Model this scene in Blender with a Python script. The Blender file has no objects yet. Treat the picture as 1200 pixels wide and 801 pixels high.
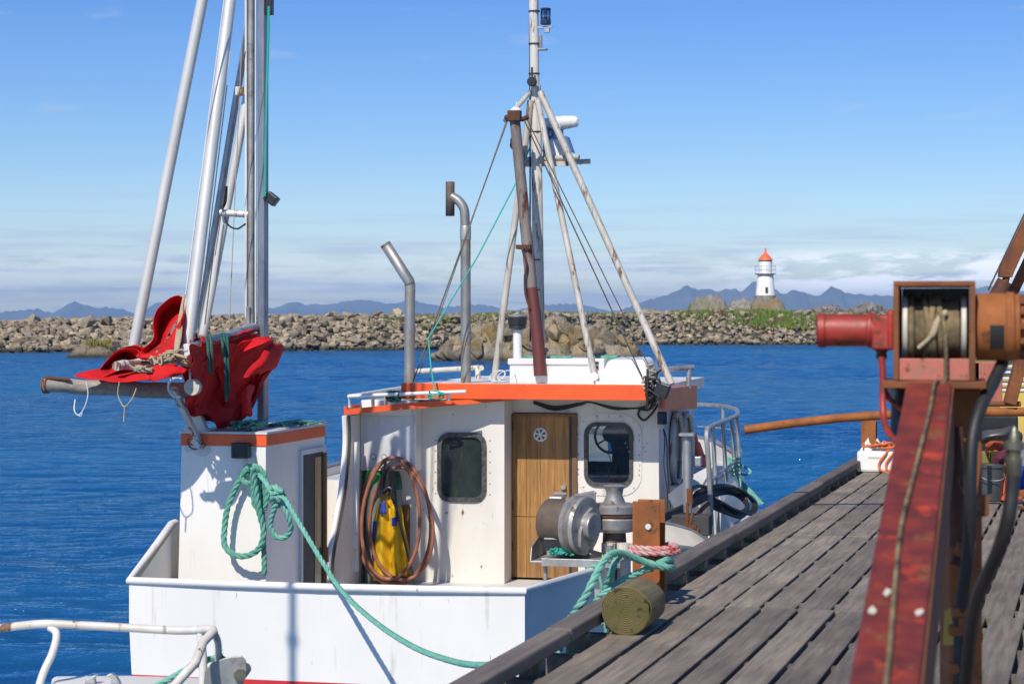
SKY_SAT=1.25; SKY_HUE=.508; SKY_VAL=1.0
SKY_TINT=[(0,(.95,1.0,1.18)),(.03,(.91,.965,1.15)),(.08,(.70,.83,1.05)),(.16,(.56,.72,1.01)),(.5,(.78,.87,1))]
CL_GREY=(4.7,5.3,7.2); CL_WHITE=(13.5,13.6,14.2)
HAZE=6.8e-5; HAZE_COL=(.40,.64,1.0); WATER_MAX=.85
import bpy, math, random
from mathutils import Vector, Matrix, Quaternion, noise
random.seed(7)
SC = bpy.context.scene
COL = SC.collection
R = math.radians
# ------------------------------------------------------------------ frames
F = 2400.0; EYE = 3.4; HY = 376.0
def P(px, py, D): return Vector(((px-600)/F*D, D, EYE-(py-HY)/F*D))
class Frame:
    def __init__(s, ox, oy, oz, yaw):
        s.o = Vector((ox, oy, oz)); s.yaw = yaw
        s.S = Vector((math.cos(yaw), -math.sin(yaw), 0)); s.Fw = Vector((math.sin(yaw), math.cos(yaw), 0))
    def loc(s, p):
        d = p-s.o; return Vector((d.dot(s.S), d.dot(s.Fw), d.z))
    def D(s, px, py, D): return s.loc(P(px, py, D))
    def _hit(s, px, py, ax, val):
        a = s.loc(Vector((0, 0, EYE))); b = s.loc(P(px, py, 10.0)); d = b-a
        t = (val-a[ax])/d[ax]; return a+d*t
    def u(s, px, py, u): return s._hit(px, py, 0, u)
    def v(s, px, py, v): return s._hit(px, py, 1, v)
    def z(s, px, py, z): return s._hit(px, py, 2, z)
BF = Frame(0.1125, 18.0, 0.0, R(13))           # the fishing boat
DKZ = 1.65
DF = Frame(1.079, 12.575, DKZ, R(16.04))       # the pier
WF = Frame(0, 0, 0, 0)
# ------------------------------------------------------------------ objects
def tag(o, label=None, cat=None, group=None, kind=None):
    if label: o['label'] = label
    if cat: o['category'] = cat
    if group: o['group'] = group
    if kind: o['kind'] = kind
    return o
def empty(name, loc=(0, 0, 0), rz=0.0):
    o = bpy.data.objects.new(name, None); COL.objects.link(o)
    o.location = loc; o.rotation_euler = (0, 0, rz); o.empty_display_size = .1
    return o
def thing(name, label, cat, fr=None, loc=(0, 0, 0), rz=0.0, group=None):
    if fr is not None: loc = fr.o; rz = -fr.yaw
    return tag(empty(name, loc, rz), label, cat, group)
def copy_tree(o, parent=None):
    c = o.copy(); COL.objects.link(c)
    if parent: c.parent = parent
    for ch in list(o.children): copy_tree(ch, c)
    return c
class MB:
    def __init__(s): s.vs = []; s.fs = []; s.sm = []; s.mi = []; s.m = 0
    def add(s, vs, fs, sm=False, m=None):
        b = len(s.vs); s.vs += [Vector(v) for v in vs]
        for f in fs: s.fs.append([b+i for i in f]); s.sm.append(sm); s.mi.append(s.m if m is None else m)
        return s
    def box(s, a, b, m=None):
        x0, x1 = sorted((a[0], b[0])); y0, y1 = sorted((a[1], b[1])); z0, z1 = sorted((a[2], b[2]))
        return s.add([(x0,y0,z0),(x1,y0,z0),(x1,y1,z0),(x0,y1,z0),(x0,y0,z1),(x1,y0,z1),(x1,y1,z1),(x0,y1,z1)],
                     [(0,3,2,1),(4,5,6,7),(0,1,5,4),(1,2,6,5),(2,3,7,6),(3,0,4,7)], m=m)
    def obox(s, c, size, rot=None, m=None):
        hx, hy, hz = size[0]/2, size[1]/2, size[2]/2
        vs = [Vector(q) for q in [(-hx,-hy,-hz),(hx,-hy,-hz),(hx,hy,-hz),(-hx,hy,-hz),(-hx,-hy,hz),(hx,-hy,hz),(hx,hy,hz),(-hx,hy,hz)]]
        if rot is not None: vs = [rot @ v for v in vs]
        c = Vector(c)
        return s.add([c+v for v in vs], [(0,3,2,1),(4,5,6,7),(0,1,5,4),(1,2,6,5),(2,3,7,6),(3,0,4,7)], m=m)
    def hexa(s, lo, hi, m=None):   # two quads, same winding
        return s.add(list(lo)+list(hi), [(0,3,2,1),(4,5,6,7),(0,1,5,4),(1,2,6,5),(2,3,7,6),(3,0,4,7)], m=m)
    def bar(s, a, b, w, h, up=(0, 0, 1), m=None, w2=None, h2=None):
        a = Vector(a); b = Vector(b); d = (b-a).normalized(); up = Vector(up)
        x = d.cross(up).normalized(); y = x.cross(d).normalized()
        w2 = w if w2 is None else w2; h2 = h if h2 is None else h2
        q = [(-1,-1),(1,-1),(1,1),(-1,1)]
        return s.hexa([a+x*i*w/2+y*j*h/2 for i, j in q], [b+x*i*w2/2+y*j*h2/2 for i, j in q], m=m)
    def prism(s, pts, off, sm=False, m=None):
        off = Vector(off); n = len(pts); a = [Vector(p) for p in pts]
        return s.add(a+[p+off for p in a], [list(range(n))[::-1], list(range(n, 2*n))]+[(i, (i+1) % n, n+(i+1) % n, n+i) for i in range(n)], sm, m)
    def tube(s, pts, r, n=10, caps=True, m=None, closed=False):
        pts = [Vector(p) for p in pts]; k = len(pts)
        rs = r if isinstance(r, (list, tuple)) else [r]*k
        T = []
        for i in range(k):
            if closed: t = pts[(i+1) % k]-pts[i-1]
            else: t = pts[min(i+1, k-1)]-pts[max(i-1, 0)]
            T.append(t.normalized() if t.length > 1e-9 else Vector((0, 0, 1)))
        ref = Vector((0, 0, 1)) if abs(T[0].z) < .9 else Vector((1, 0, 0))
        N = (ref-T[0]*ref.dot(T[0])).normalized(); vs = []
        for i in range(k):
            if i: N = (T[i-1].rotation_difference(T[i]) @ N); N = (N-T[i]*N.dot(T[i])).normalized()
            B = T[i].cross(N)
            for j in range(n):
                a = 2*math.pi*j/n; vs.append(pts[i]+(N*math.cos(a)+B*math.sin(a))*rs[i])
        fs = []
        for i in range(k if closed else k-1):
            i2 = (i+1) % k
            for j in range(n): fs.append((i*n+j, i*n+(j+1) % n, i2*n+(j+1) % n, i2*n+j))
        s.add(vs, fs, True, m)
        if caps and not closed:
            b = len(s.vs)-len(vs)
            s.fs.append([b+j for j in range(n)][::-1]); s.sm.append(False); s.mi.append(s.m if m is None else m)
            s.fs.append([b+(k-1)*n+j for j in range(n)]); s.sm.append(False); s.mi.append(s.m if m is None else m)
        return s
    def lathe(s, o, axis, prof, n=24, m=None, sm=True):
        """prof: list of (radius, distance along axis)"""
        o = Vector(o); ax = Vector(axis).normalized(); ref = Vector((0, 0, 1)) if abs(ax.z) < .9 else Vector((1, 0, 0))
        N = (ref-ax*ref.dot(ax)).normalized(); B = ax.cross(N)
        vs = []; k = len(prof)
        for r, d in prof:
            for j in range(n):
                a = 2*math.pi*j/n; vs.append(o+ax*d+(N*math.cos(a)+B*math.sin(a))*max(r, 1e-4))
        # split at hard corners: flat-ish duplicates are avoided by auto smooth later
        fs = [(i*n+j, i*n+(j+1) % n, (i+1)*n+(j+1) % n, (i+1)*n+j) for i in range(k-1) for j in range(n)]
        s.add(vs, fs, sm, m); b = len(s.vs)-len(vs)
        s.fs.append([b+j for j in range(n)][::-1]); s.sm.append(False); s.mi.append(s.m if m is None else m)
        s.fs.append([b+(k-1)*n+j for j in range(n)]); s.sm.append(False); s.mi.append(s.m if m is None else m)
        return s
    def grid(s, rows, sm=True, m=None):
        n = len(rows[0]); vs = [p for r in rows for p in r]
        return s.add(vs, [(i*n+j, i*n+j+1, (i+1)*n+j+1, (i+1)*n+j) for i in range(len(rows)-1) for j in range(n-1)], sm, m)
    def build(s, name, mats, parent=None, bevel=0, angle=35, solid=0, seg=2):
        me = bpy.data.meshes.new(name)
        me.from_pydata([tuple(v) for v in s.vs], [], s.fs)
        if not isinstance(mats, (list, tuple)): mats = [mats]
        for mt in mats: me.materials.append(mt)
        for p, q, i in zip(me.polygons, s.sm, s.mi): p.use_smooth = q; p.material_index = i
        if any(s.sm):
            try: me.set_sharp_from_angle(angle=R(angle))
            except Exception: pass
        me.update()
        o = bpy.data.objects.new(name, me); COL.objects.link(o)
        if parent is not None: o.parent = parent
        if solid:
            md = o.modifiers.new('thick', 'SOLIDIFY'); md.thickness = solid; md.offset = 0
        if bevel:
            md = o.modifiers.new('edge', 'BEVEL'); md.width = bevel; md.segments = seg; md.limit_method = 'ANGLE'; md.angle_limit = R(40)
        return o
def crv(pts, sub=8, closed=False):
    pts = [Vector(p) for p in pts]; n = len(pts); out = []
    rng = n if closed else n-1
    for i in range(rng):
        if closed: a, b, c, d = pts[i-1], pts[i], pts[(i+1) % n], pts[(i+2) % n]
        else:
            b, c = pts[i], pts[i+1]; a = pts[i-1] if i else b*2-c; d = pts[i+2] if i+2 < n else c*2-b
        for k in range(sub):
            t = k/sub
            out.append(.5*((2*b)+(c-a)*t+(2*a-5*b+4*c-d)*t*t+(3*b-a-3*c+d)*t**3))
    if not closed: out.append(pts[-1])
    return out
def resample(pts, step):
    out = [pts[0].copy()]; acc = 0.0
    for a, b in zip(pts, pts[1:]):
        L = (b-a).length
        if L < 1e-9: continue
        t = step-acc
        while t <= L: out.append(a.lerp(b, t/L)); t += step
        acc = L-(t-step)
    out.append(pts[-1].copy()); return out
def rope(mb, pts, r, pitch=None, sub=8, strands=3, closed=False):
    """laid rope: three helical strands round a smooth centre line"""
    pitch = pitch or r*7
    c = crv(pts, sub, closed)
    if closed: c.append(c[0].copy())
    c = resample(c, pitch/7)
    k = len(c); T = []
    for i in range(k):
        t = c[min(i+1, k-1)]-c[max(i-1, 0)]; T.append(t.normalized() if t.length > 1e-9 else Vector((0, 0, 1)))
    ref = Vector((0, 0, 1)) if abs(T[0].z) < .9 else Vector((1, 0, 0))
    N = (ref-T[0]*ref.dot(T[0])).normalized(); fr = []
    for i in range(k):
        if i: N = T[i-1].rotation_difference(T[i]) @ N; N = (N-T[i]*N.dot(T[i])).normalized()
        fr.append((N.copy(), T[i].cross(N)))
    for q in range(strands):
        ps = []
        for i in range(k):
            a = 2*math.pi*(i/7+q/strands); ps.append(c[i]+(fr[i][0]*math.cos(a)+fr[i][1]*math.sin(a))*r*.48)
        mb.tube(ps, r*.56, n=6)
    return mb
def arc(c, r, a0, a1, n, X, Y):
    c = Vector(c); X = Vector(X); Y = Vector(Y)
    return [c+X*(r*math.cos(R(a0+(a1-a0)*i/n)))+Y*(r*math.sin(R(a0+(a1-a0)*i/n))) for i in range(n+1)]
def rrect(cx, cz, hw, hh, r, n=5):
    out = []
    for sx, sz, a0 in ((1, 1, 0), (-1, 1, 90), (-1, -1, 180), (1, -1, 270)):
        for i in range(n+1):
            a = R(a0+90*i/n); out.append((cx+sx*(hw-r)+r*math.cos(a), cz+sz*(hh-r)+r*math.sin(a)))
    return out
# ------------------------------------------------------------------ materials
def _mat(name):
    m = bpy.data.materials.new(name); m.use_nodes = True; nt = m.node_tree
    return m, nt, nt.nodes['Principled BSDF']
def N(nt, t, **k):
    n = nt.nodes.new(t)
    for a, b in k.items(): setattr(n, a, b)
    return n
def rgb(r, g, b): return (r, g, b, 1)
def coords(nt, scale=(1, 1, 1), world=False, rot=(0, 0, 0)):
    mp = N(nt, 'ShaderNodeMapping'); mp.inputs['Scale'].default_value = scale; mp.inputs['Rotation'].default_value = rot
    if world: g = N(nt, 'ShaderNodeNewGeometry'); nt.links.new(g.outputs['Position'], mp.inputs[0])
    else: g = N(nt, 'ShaderNodeTexCoord'); nt.links.new(g.outputs['Object'], mp.inputs[0])
    return mp.outputs[0]
def nz(nt, vec, scale, detail=5, rough=.55, dist=0.0):
    n = N(nt, 'ShaderNodeTexNoise'); n.inputs['Scale'].default_value = scale; n.inputs['Detail'].default_value = detail
    n.inputs['Roughness'].default_value = rough; n.inputs['Distortion'].default_value = dist
    nt.links.new(vec, n.inputs['Vector']); return n.outputs['Fac']
def ramp(nt, fac, stops, interp='LINEAR'):
    r = N(nt, 'ShaderNodeValToRGB'); cr = r.color_ramp; cr.interpolation = interp
    while len(cr.elements) < len(stops): cr.elements.new(.5)
    for e, (p, c) in zip(cr.elements, stops): e.position = p; e.color = c if len(c) == 4 else (*c, 1)
    nt.links.new(fac, r.inputs[0]); return r.outputs[0]
def mix(nt, fac, a, b):
    m = N(nt, 'ShaderNodeMix', data_type='RGBA')
    for s, v in ((m.inputs[0], fac), (m.inputs[6], a), (m.inputs[7], b)):
        if hasattr(v, 'node'): nt.links.new(v, s)
        elif isinstance(v, (int, float)): s.default_value = v
        else: s.default_value = v if len(v) == 4 else (*v, 1)
    return m.outputs[2]
def math_(nt, op, a, b=0.0, clamp=False):
    m = N(nt, 'ShaderNodeMath', operation=op, use_clamp=clamp)
    for s, v in zip(m.inputs, (a, b)):
        if hasattr(v, 'node'): nt.links.new(v, s)
        else: s.default_value = v
    return m.outputs[0]
def bump(nt, bs, h, strength, dist=.01):
    b = N(nt, 'ShaderNodeBump'); b.inputs['Strength'].default_value = strength; b.inputs['Distance'].default_value = dist
    nt.links.new(h, b.inputs['Height']); nt.links.new(b.outputs[0], bs.inputs['Normal'])
BW = lambda a, b: [(a, (0, 0, 0)), (b, (1, 1, 1))]
def mk(name, c1, c2=None, scale=6, stretch=(1, 1, 1), rough=.5, metal=0, bmp=.15, bs_=None, spots=None, spots2=None, rv=.15, bdist=.01):
    """base colour wandering from c1 to c2, optional patches (colour, low, high, scale, stretch)"""
    m, nt, b = _mat(name); c2 = c2 or tuple(min(1, x*.8) for x in c1)
    vec = coords(nt, stretch)
    f = nz(nt, vec, scale); col = mix(nt, ramp(nt, f, BW(.35, .65)), c1, c2)
    f2 = nz(nt, coords(nt, stretch), scale*5.3, 4)
    col = mix(nt, math_(nt, 'MULTIPLY', ramp(nt, f2, BW(.4, .75)), .35), col, c2)
    rgh = math_(nt, 'ADD', math_(nt, 'MULTIPLY', f2, rv), rough-rv/2)
    mt = None
    for s in (spots, spots2):
        if s:
            c, lo, hi, sc, st = s[:5]
            k = ramp(nt, nz(nt, coords(nt, st), sc, 7, .62), BW(lo, hi))
            cc = mix(nt, ramp(nt, nz(nt, coords(nt), sc*4, 4), BW(.35, .65)), c, tuple(x*.55 for x in c))
            col = mix(nt, k, col, cc)
            rgh = math_(nt, 'ADD', rgh, math_(nt, 'MULTIPLY', k, .3 if len(s) < 6 else s[5]))
            if metal:
                inv = math_(nt, 'SUBTRACT', 1.0, k); mt = inv if mt is None else math_(nt, 'MULTIPLY', mt, inv)
    nt.links.new(col, b.inputs['Base Color']); nt.links.new(rgh, b.inputs['Roughness'])
    if mt is not None: nt.links.new(math_(nt, 'MULTIPLY', mt, metal), b.inputs['Metallic'])
    else: b.inputs['Metallic'].default_value = metal
    if bmp: bump(nt, b, nz(nt, coords(nt, stretch), bs_ or scale*3, 6, .6), bmp, bdist)
    return m
RUST = (.19, .065, .022); RUST_D = (.075, .03, .014)
M = {}
M['white'] = mk('white_boat_paint', (.75, .715, .645), (.65, .615, .54), 1.6, (1, 1, .35), .38, 0, .06, 3, spots=((.42, .34, .24), .61, .80, 2.6, (2.6, 2.6, .4)), spots2=((.30, .14, .06), .665, .72, 13, (1, 1, .5)))
M['white_clean'] = mk('white_hull_paint', (.80, .77, .71), (.73, .70, .645), .9, (1, 1, .5), .33, 0, .1, 1.2, spots=((.44, .39, .31), .60, .84, 2.6, (3, 3, .22)), spots2=((.30, .15, .07), .675, .72, 10, (1.8, 1.8, .4)), bdist=.02)
M['cream'] = mk('cream_paint', (.66, .63, .54), (.52, .48, .40), 2.2, (1, 1, .6), .5, 0, .08, spots=((.30, .22, .13), .64, .76, 5, (2, 2, .7)))
M['grey_side'] = mk('scuffed_white_gelcoat', (.66, .65, .63), (.48, .48, .48), 2.5, (1, 1, .35), .45, 0, .06, spots=((.9, .9, .9), .62, .75, 3, (3, 3, .6)))
M['orange'] = mk('orange_trim_paint', (.86, .115, .018), (.70, .085, .015), 2.0, (1, 1, 1), .42, 0, .06, spots=((.72, .50, .40), .70, .74, 9, (1, 1, 1)), spots2=((.20, .05, .02), .72, .78, 6, (1, 1, 1)))
M['boot'] = mk('red_antifouling', (.62, .022, .018), (.50, .02, .02), 2, (1, 1, 1), .5, 0, .05)
M['alu'] = mk('brushed_aluminium', (.76, .73, .67), (.62, .59, .53), 5, (1, 1, .25), .42, .3, .05, spots=((.40, .36, .30), .66, .8, 9, (1, 1, .4)))
M['alu_dull'] = mk('dull_galvanised_steel', (.50, .50, .49), (.33, .33, .32), 8, (1, 1, .6), .5, .7, .1, spots=((.30, .17, .09), .64, .74, 10, (1, 1, .5)))
M['alu_dark'] = mk('grey_mast_profile', (.20, .22, .26), (.30, .32, .35), 7, (1, 1, .25), .42, .75, .08, spots=((.16, .14, .12), .6, .7, 11, (1, 1, .3)))
M['steel_cast'] = mk('cast_winch_metal', (.42, .41, .39), (.28, .27, .25), 7, (1, 1, 1), .48, .55, .25, spots=((.12, .10, .085), .55, .68, 9, (1, 1, 1)))
M['exhaust'] = mk('sooty_exhaust_steel', (.40, .39, .37), (.27, .26, .24), 5, (1, 1, .7), .48, .6, .12, spots=((.22, .11, .035), .55, .68, 3, (1, 1, .5)))
M['soot'] = mk('soot_black_steel', (.085, .07, .06), (.14, .10, .075), 9, (1, 1, 1), .7, .2, .2)
M['mastpaint'] = mk('chipped_mast_paint', (.66, .63, .57), (.52, .48, .41), 6, (1, 1, .3), .5, 0, .12, spots=((.25, .13, .07), .56, .62, 7, (2, 2, .35)))
M['polepaint'] = mk('streaky_pole_paint', (.36, .33, .285), (.52, .485, .43), 8, (1, 1, .3), .55, 0, .12, spots=((.20, .12, .08), .55, .64, 7, (2, 2, .3)))
M['derrick'] = mk('worn_derrick_paint', (.13, .10, .085), (.22, .19, .17), 6, (1, 1, .25), .6, 0, .15, spots=((.11, .035, .025), .52, .6, 5, (2, 2, .4)))
M['maroon'] = mk('maroon_paint', (.15, .025, .022), (.10, .03, .025), 6, (1, 1, 1), .6, 0, .15)
M['rust'] = mk('rusty_steel', (.24, .078, .022), (.13, .045, .018), 6, (1, 1, .7), .78, .1, .4, spots=((.33, .13, .035), .55, .7, 9, (1, 1, .5), .1), bdist=.006)
M['rust_dark'] = mk('dark_rusty_steel', (.12, .045, .02), (.07, .028, .016), 8, (1, 1, .7), .8, .1, .4, bdist=.006)
M['rust_orange'] = mk('bright_orange_rust', (.36, .115, .022), (.20, .065, .018), 7, (1, 1, .8), .8, 0, .35, spots=((.08, .045, .03), .6, .68, 7, (1, 1, 1), .1), bdist=.006)
M['redrust'] = mk('red_paint_over_rust', (.24, .030, .016), (.10, .016, .013), 11, (1, 1, 1), .68, 0, .35, spots=((.56, .055, .02), .585, .67, 10, (1, 1, 1), .1), spots2=((.22, .07, .022), .585, .66, 14, (1, .7, 1), .3), bdist=.004)
M['redpaint'] = mk('faded_red_paint', (.42, .040, .022), (.22, .025, .018), 13, (1, 1, 1), .5, 0, .3, spots=((.15, .05, .02), .52, .62, 17, (1, 1, 1)), spots2=((.55, .16, .09), .70, .76, 13, (1, 1, 1)), bdist=.004)
M['pinkrust'] = mk('pinkish_rusted_paint', (.52, .12, .085), (.34, .14, .09), 14, (1, 1, 1), .6, 0, .3, spots=((.22, .085, .035), .56, .66, 26, (1, 1, 1)), bdist=.004)
M['rubber'] = mk('black_rubber', (.014, .014, .015), (.022, .022, .022), 8, rough=.55, bmp=.05)
M['black'] = mk('black_plastic', (.02, .02, .022), (.03, .03, .032), 8, rough=.35, bmp=.03)
M['seal'] = mk('window_rubber_seal', (.025, .025, .027), (.09, .09, .085), 25, rough=.5, bmp=.2)
M['navy'] = mk('dark_blue_plastic', (.015, .03, .08), (.02, .03, .06), 8, rough=.35, bmp=.03)
M['bluegrey'] = mk('blue_grey_plastic', (.19, .29, .47), (.14, .22, .37), 5, rough=.4, bmp=.03)
M['blue'] = mk('blue_fabric', (.02, .07, .42), (.02, .05, .3), 9, rough=.7, bmp=.2)
M['yellow'] = mk('yellow_oilskin', (.74, .46, .012), (.62, .33, .01), 6, rough=.4, bmp=.1, spots=((.10, .07, .02), .68, .76, 6, (1, 1, 1)))
M['yellowpaint'] = mk('yellow_wall_paint', (.66, .46, .09), (.56, .38, .08), 3, rough=.6, bmp=.1)
M['green_bottle'] = mk('green_bottle_paint', (.03, .58, .11), (.02, .42, .08), 7, rough=.35, bmp=.03)
M['grey_bottle'] = mk('grey_bottle_paint', (.22, .25, .21), (.16, .19, .16), 5, rough=.45, bmp=.05, spots=((.10, .07, .05), .64, .74, 9, (1, 1, 1)))
M['hose'] = mk('brown_rubber_hose', (.34, .13, .075), (.22, .085, .05), 9, rough=.55, bmp=.1)
M['rope_green'] = mk('mint_green_rope', (.09, .36, .255), (.20, .43, .34), 14, rough=.75, bmp=.5, bs_=220, bdist=.003)
M['rope_house'] = mk('dusty_green_rope', (.07, .27, .19), (.14, .36, .27), 12, rough=.8, bmp=.5, bs_=220, bdist=.003)
M['rope_thin'] = mk('thin_turquoise_line', (.02, .42, .33), (.04, .36, .28), 12, rough=.7, bmp=.2)
M['rope_dark'] = mk('dark_green_net_twine', (.012, .075, .055), (.02, .12, .09), 12, rough=.8, bmp=.3)
M['rope_pink'] = mk('faded_pink_rope', (.62, .19, .18), (.55, .36, .32), 12, rough=.85, bmp=.7, bs_=160, spots=((.70, .03, .04), .55, .62, 9, (1, 1, 1)), bdist=.004)
M['rope_tan'] = mk('tan_rope', (.46, .38, .25), (.34, .28, .18), 14, rough=.85, bmp=.5, bs_=150, bdist=.003)
M['rope_drum'] = mk('greasy_drum_rope', (.27, .20, .095), (.065, .045, .03), 14, rough=.8, bmp=.5, bs_=110, bdist=.003)
M['rope_white'] = mk('white_line', (.72, .72, .68), (.60, .60, .56), 14, rough=.8, bmp=.3)
M['rope_orange'] = mk('orange_cord', (.66, .16, .04), (.5, .13, .04), 14, rough=.8, bmp=.3)
M['wire'] = mk('greasy_wire', (.075, .06, .05), (.12, .10, .08), 20, rough=.55, metal=.3, bmp=.2)
M['tarp'] = mk('red_tarpaulin', (.62, .014, .014), (.50, .010, .013), 3, rough=.75, bmp=.8, bs_=13, bdist=.03, spots=((.42, .012, .014), .55, .7, 4, (1, 1, 1), .05))
M['styro'] = mk('white_foam', (.80, .80, .77), (.72, .72, .69), 6, rough=.7, bmp=.12, bs_=60, spots=((.4, .36, .3), .68, .78, 6, (1, 1, 1)))
M['plasticwhite'] = mk('white_fibreglass', (.73, .72, .70), (.67, .66, .64), 2, rough=.35, bmp=.03, spots=((.50, .45, .38), .72, .84, 4, (1, 1, 1)))
M['bucket'] = mk('dark_grey_bucket', (.07, .08, .085), (.05, .055, .06), 6, rough=.45, bmp=.05)
M['coneorange'] = mk('orange_plastic', (.78, .16, .07), (.66, .13, .07), 6, rough=.5, bmp=.05)
M['redbrown_net'] = mk('orange_net', (.46, .09, .03), (.30, .05, .02), 30, rough=.8, bmp=.8, bs_=60)
M['purple'] = mk('maroon_cloth', (.08, .012, .03), (.12, .02, .04), 9, rough=.8, bmp=.3)
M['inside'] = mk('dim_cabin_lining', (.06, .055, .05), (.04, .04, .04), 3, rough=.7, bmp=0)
M['label'] = mk('pale_label', (.62, .58, .46), (.46, .42, .32), 20, rough=.7, bmp=.1)
M['brass'] = mk('brass_fitting', (.30, .28, .17), (.20, .18, .12), 18, rough=.4, metal=.8, bmp=.1)
M['gauge'] = mk('gauge_face', (.62, .62, .58), (.5, .5, .46), 18, rough=.3, bmp=0)
def glass(name, tint, mixv):
    m, nt, b = _mat(name); nt.nodes.remove(b); out = nt.nodes['Material Output']
    t = N(nt, 'ShaderNodeBsdfTransparent'); t.inputs[0].default_value = rgb(*tint)
    g = N(nt, 'ShaderNodeBsdfGlossy'); g.inputs['Roughness'].default_value = .03; g.inputs[0].default_value = rgb(.9, .95, 1)
    f = N(nt, 'ShaderNodeFresnel'); f.inputs[0].default_value = 1.5
    mx = N(nt, 'ShaderNodeMixShader'); nt.links.new(math_(nt, 'ADD', f.outputs[0], mixv), mx.inputs[0])
    nt.links.new(t.outputs[0], mx.inputs[1]); nt.links.new(g.outputs[0], mx.inputs[2]); nt.links.new(mx.outputs[0], out.inputs[0])
    return m
M['glass'] = glass('window_glass', (.50, .58, .60), .03)
M['lampglass'] = glass('lamp_glass', (.45, .55, .68), .1)
def dirty_glass():
    m = mk('dirty_dark_glass', (.012, .018, .018), (.03, .045, .04), 3, (1, 1, .6), .13, 0, .03, spots=((.10, .12, .11), .60, .78, 7, (2, 1, .5), .25), spots2=((.03, .08, .03), .58, .72, 2.2, (1.6, 1, .6), .1))
    return m
M['dirtyglass'] = dirty_glass()
def wood(name, c1, c2, along, scale, rough, grain=.35, dark=(.05, .04, .03), greens=None, isl=.25):
    m, nt, b = _mat(name)
    st = [22, 22, 22]; st[along] = 1.2
    f = nz(nt, coords(nt, tuple(st)), scale, 8, .65, .3)
    col = mix(nt, ramp(nt, f, BW(.32, .68)), c1, c2)
    big = nz(nt, coords(nt), 1.1, 4)
    col = mix(nt, math_(nt, 'MULTIPLY', ramp(nt, big, BW(.42, .62)), .45), col, dark)
    cr = ramp(nt, nz(nt, coords(nt, tuple(x*1.7 for x in st)), scale*1.3, 6, .7, .5), BW(.62, .70))
    col = mix(nt, math_(nt, 'MULTIPLY', cr, .6), col, tuple(x*.4 for x in dark))
    if greens: col = mix(nt, math_(nt, 'MULTIPLY', ramp(nt, nz(nt, coords(nt), 2.4, 5), BW(.5, .66)), .6), col, greens)
    g = N(nt, 'ShaderNodeNewGeometry')
    hsv = N(nt, 'ShaderNodeHueSaturation'); nt.links.new(col, hsv.inputs['Color'])
    nt.links.new(math_(nt, 'ADD', math_(nt, 'MULTIPLY', g.outputs['Random Per Island'], isl*2), 1-isl), hsv.inputs['Value'])
    nt.links.new(hsv.outputs[0], b.inputs['Base Color']); b.inputs['Roughness'].default_value = rough
    bump(nt, b, f, grain, .008); return m
M['plank'] = wood('weathered_deck_planks', (.295, .242, .18), (.135, .11, .082), 1, 1.35, .75, .8, (.09, .070, .052), isl=.24)
M['kerbwood'] = wood('dark_weathered_timber', (.205, .170, .135), (.10, .082, .066), 1, 1.0, .75, .5, (.05, .04, .04), isl=.2)
M['chock'] = wood('mossy_chock_timber', (.20, .17, .12), (.11, .09, .065), 2, 1.0, .8, .4, (.08, .07, .04))
M['log'] = wood('mossy_log_wood', (.22, .17, .085), (.10, .08, .04), 1, 1.2, .85, .8, (.05, .04, .025), greens=(.115, .105, .03))
M['logend'] = wood('mossy_log_end', (.12, .095, .035), (.055, .045, .018), 0, 1.4, .85, .7, (.05, .045, .02), greens=(.09, .10, .02))
M['boomwood'] = wood('bleached_spar_wood', (.48, .43, .36), (.27, .23, .19), 0, 1.3, .8, .5, (.16, .12, .09))
M['door'] = wood('varnished_door_planks', (.46, .235, .065), (.19, .09, .027), 2, 1.3, .5, .35, (.10, .05, .02), isl=.2)
M['doorframe'] = wood('door_frame_timber', (.28, .14, .05), (.14, .07, .03), 2, 1.0, .6, .3, (.08, .04, .02))
M['board'] = wood('brown_board', (.26, .13, .035), (.16, .08, .03), 2, 1.0, .6, .3, (.08, .04, .02))

def log_end(c0, r0):
    m, nt, b = _mat('sawn_log_end')
    mp = N(nt, 'ShaderNodeMapping'); mp.inputs['Location'].default_value = (-c0[0], 0, -c0[2]); g = N(nt, 'ShaderNodeTexCoord'); nt.links.new(g.outputs['Object'], mp.inputs[0])
    w = N(nt, 'ShaderNodeTexWave', wave_type='RINGS', rings_direction='Y'); w.inputs['Scale'].default_value = 26; w.inputs['Distortion'].default_value = 2.2; w.inputs['Detail'].default_value = 4; w.inputs['Detail Scale'].default_value = 1.2
    nt.links.new(mp.outputs[0], w.inputs['Vector'])
    col = mix(nt, w.outputs['Fac'], (.17, .13, .05), (.075, .06, .022)); big = nz(nt, coords(nt), 9, 6)
    col = mix(nt, ramp(nt, big, BW(.40, .66)), col, (.085, .085, .02)); col = mix(nt, ramp(nt, nz(nt, coords(nt), 26, 5), BW(.56, .68)), col, (.03, .025, .012))
    nt.links.new(col, b.inputs['Base Color']); b.inputs['Roughness'].default_value = .9; bump(nt, b, math_(nt, 'ADD', w.outputs['Fac'], nz(nt, coords(nt), 60, 4)), .5, .004); return m
M['tarp'].node_tree.nodes['Principled BSDF'].inputs['Specular IOR Level'].default_value = .22
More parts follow.
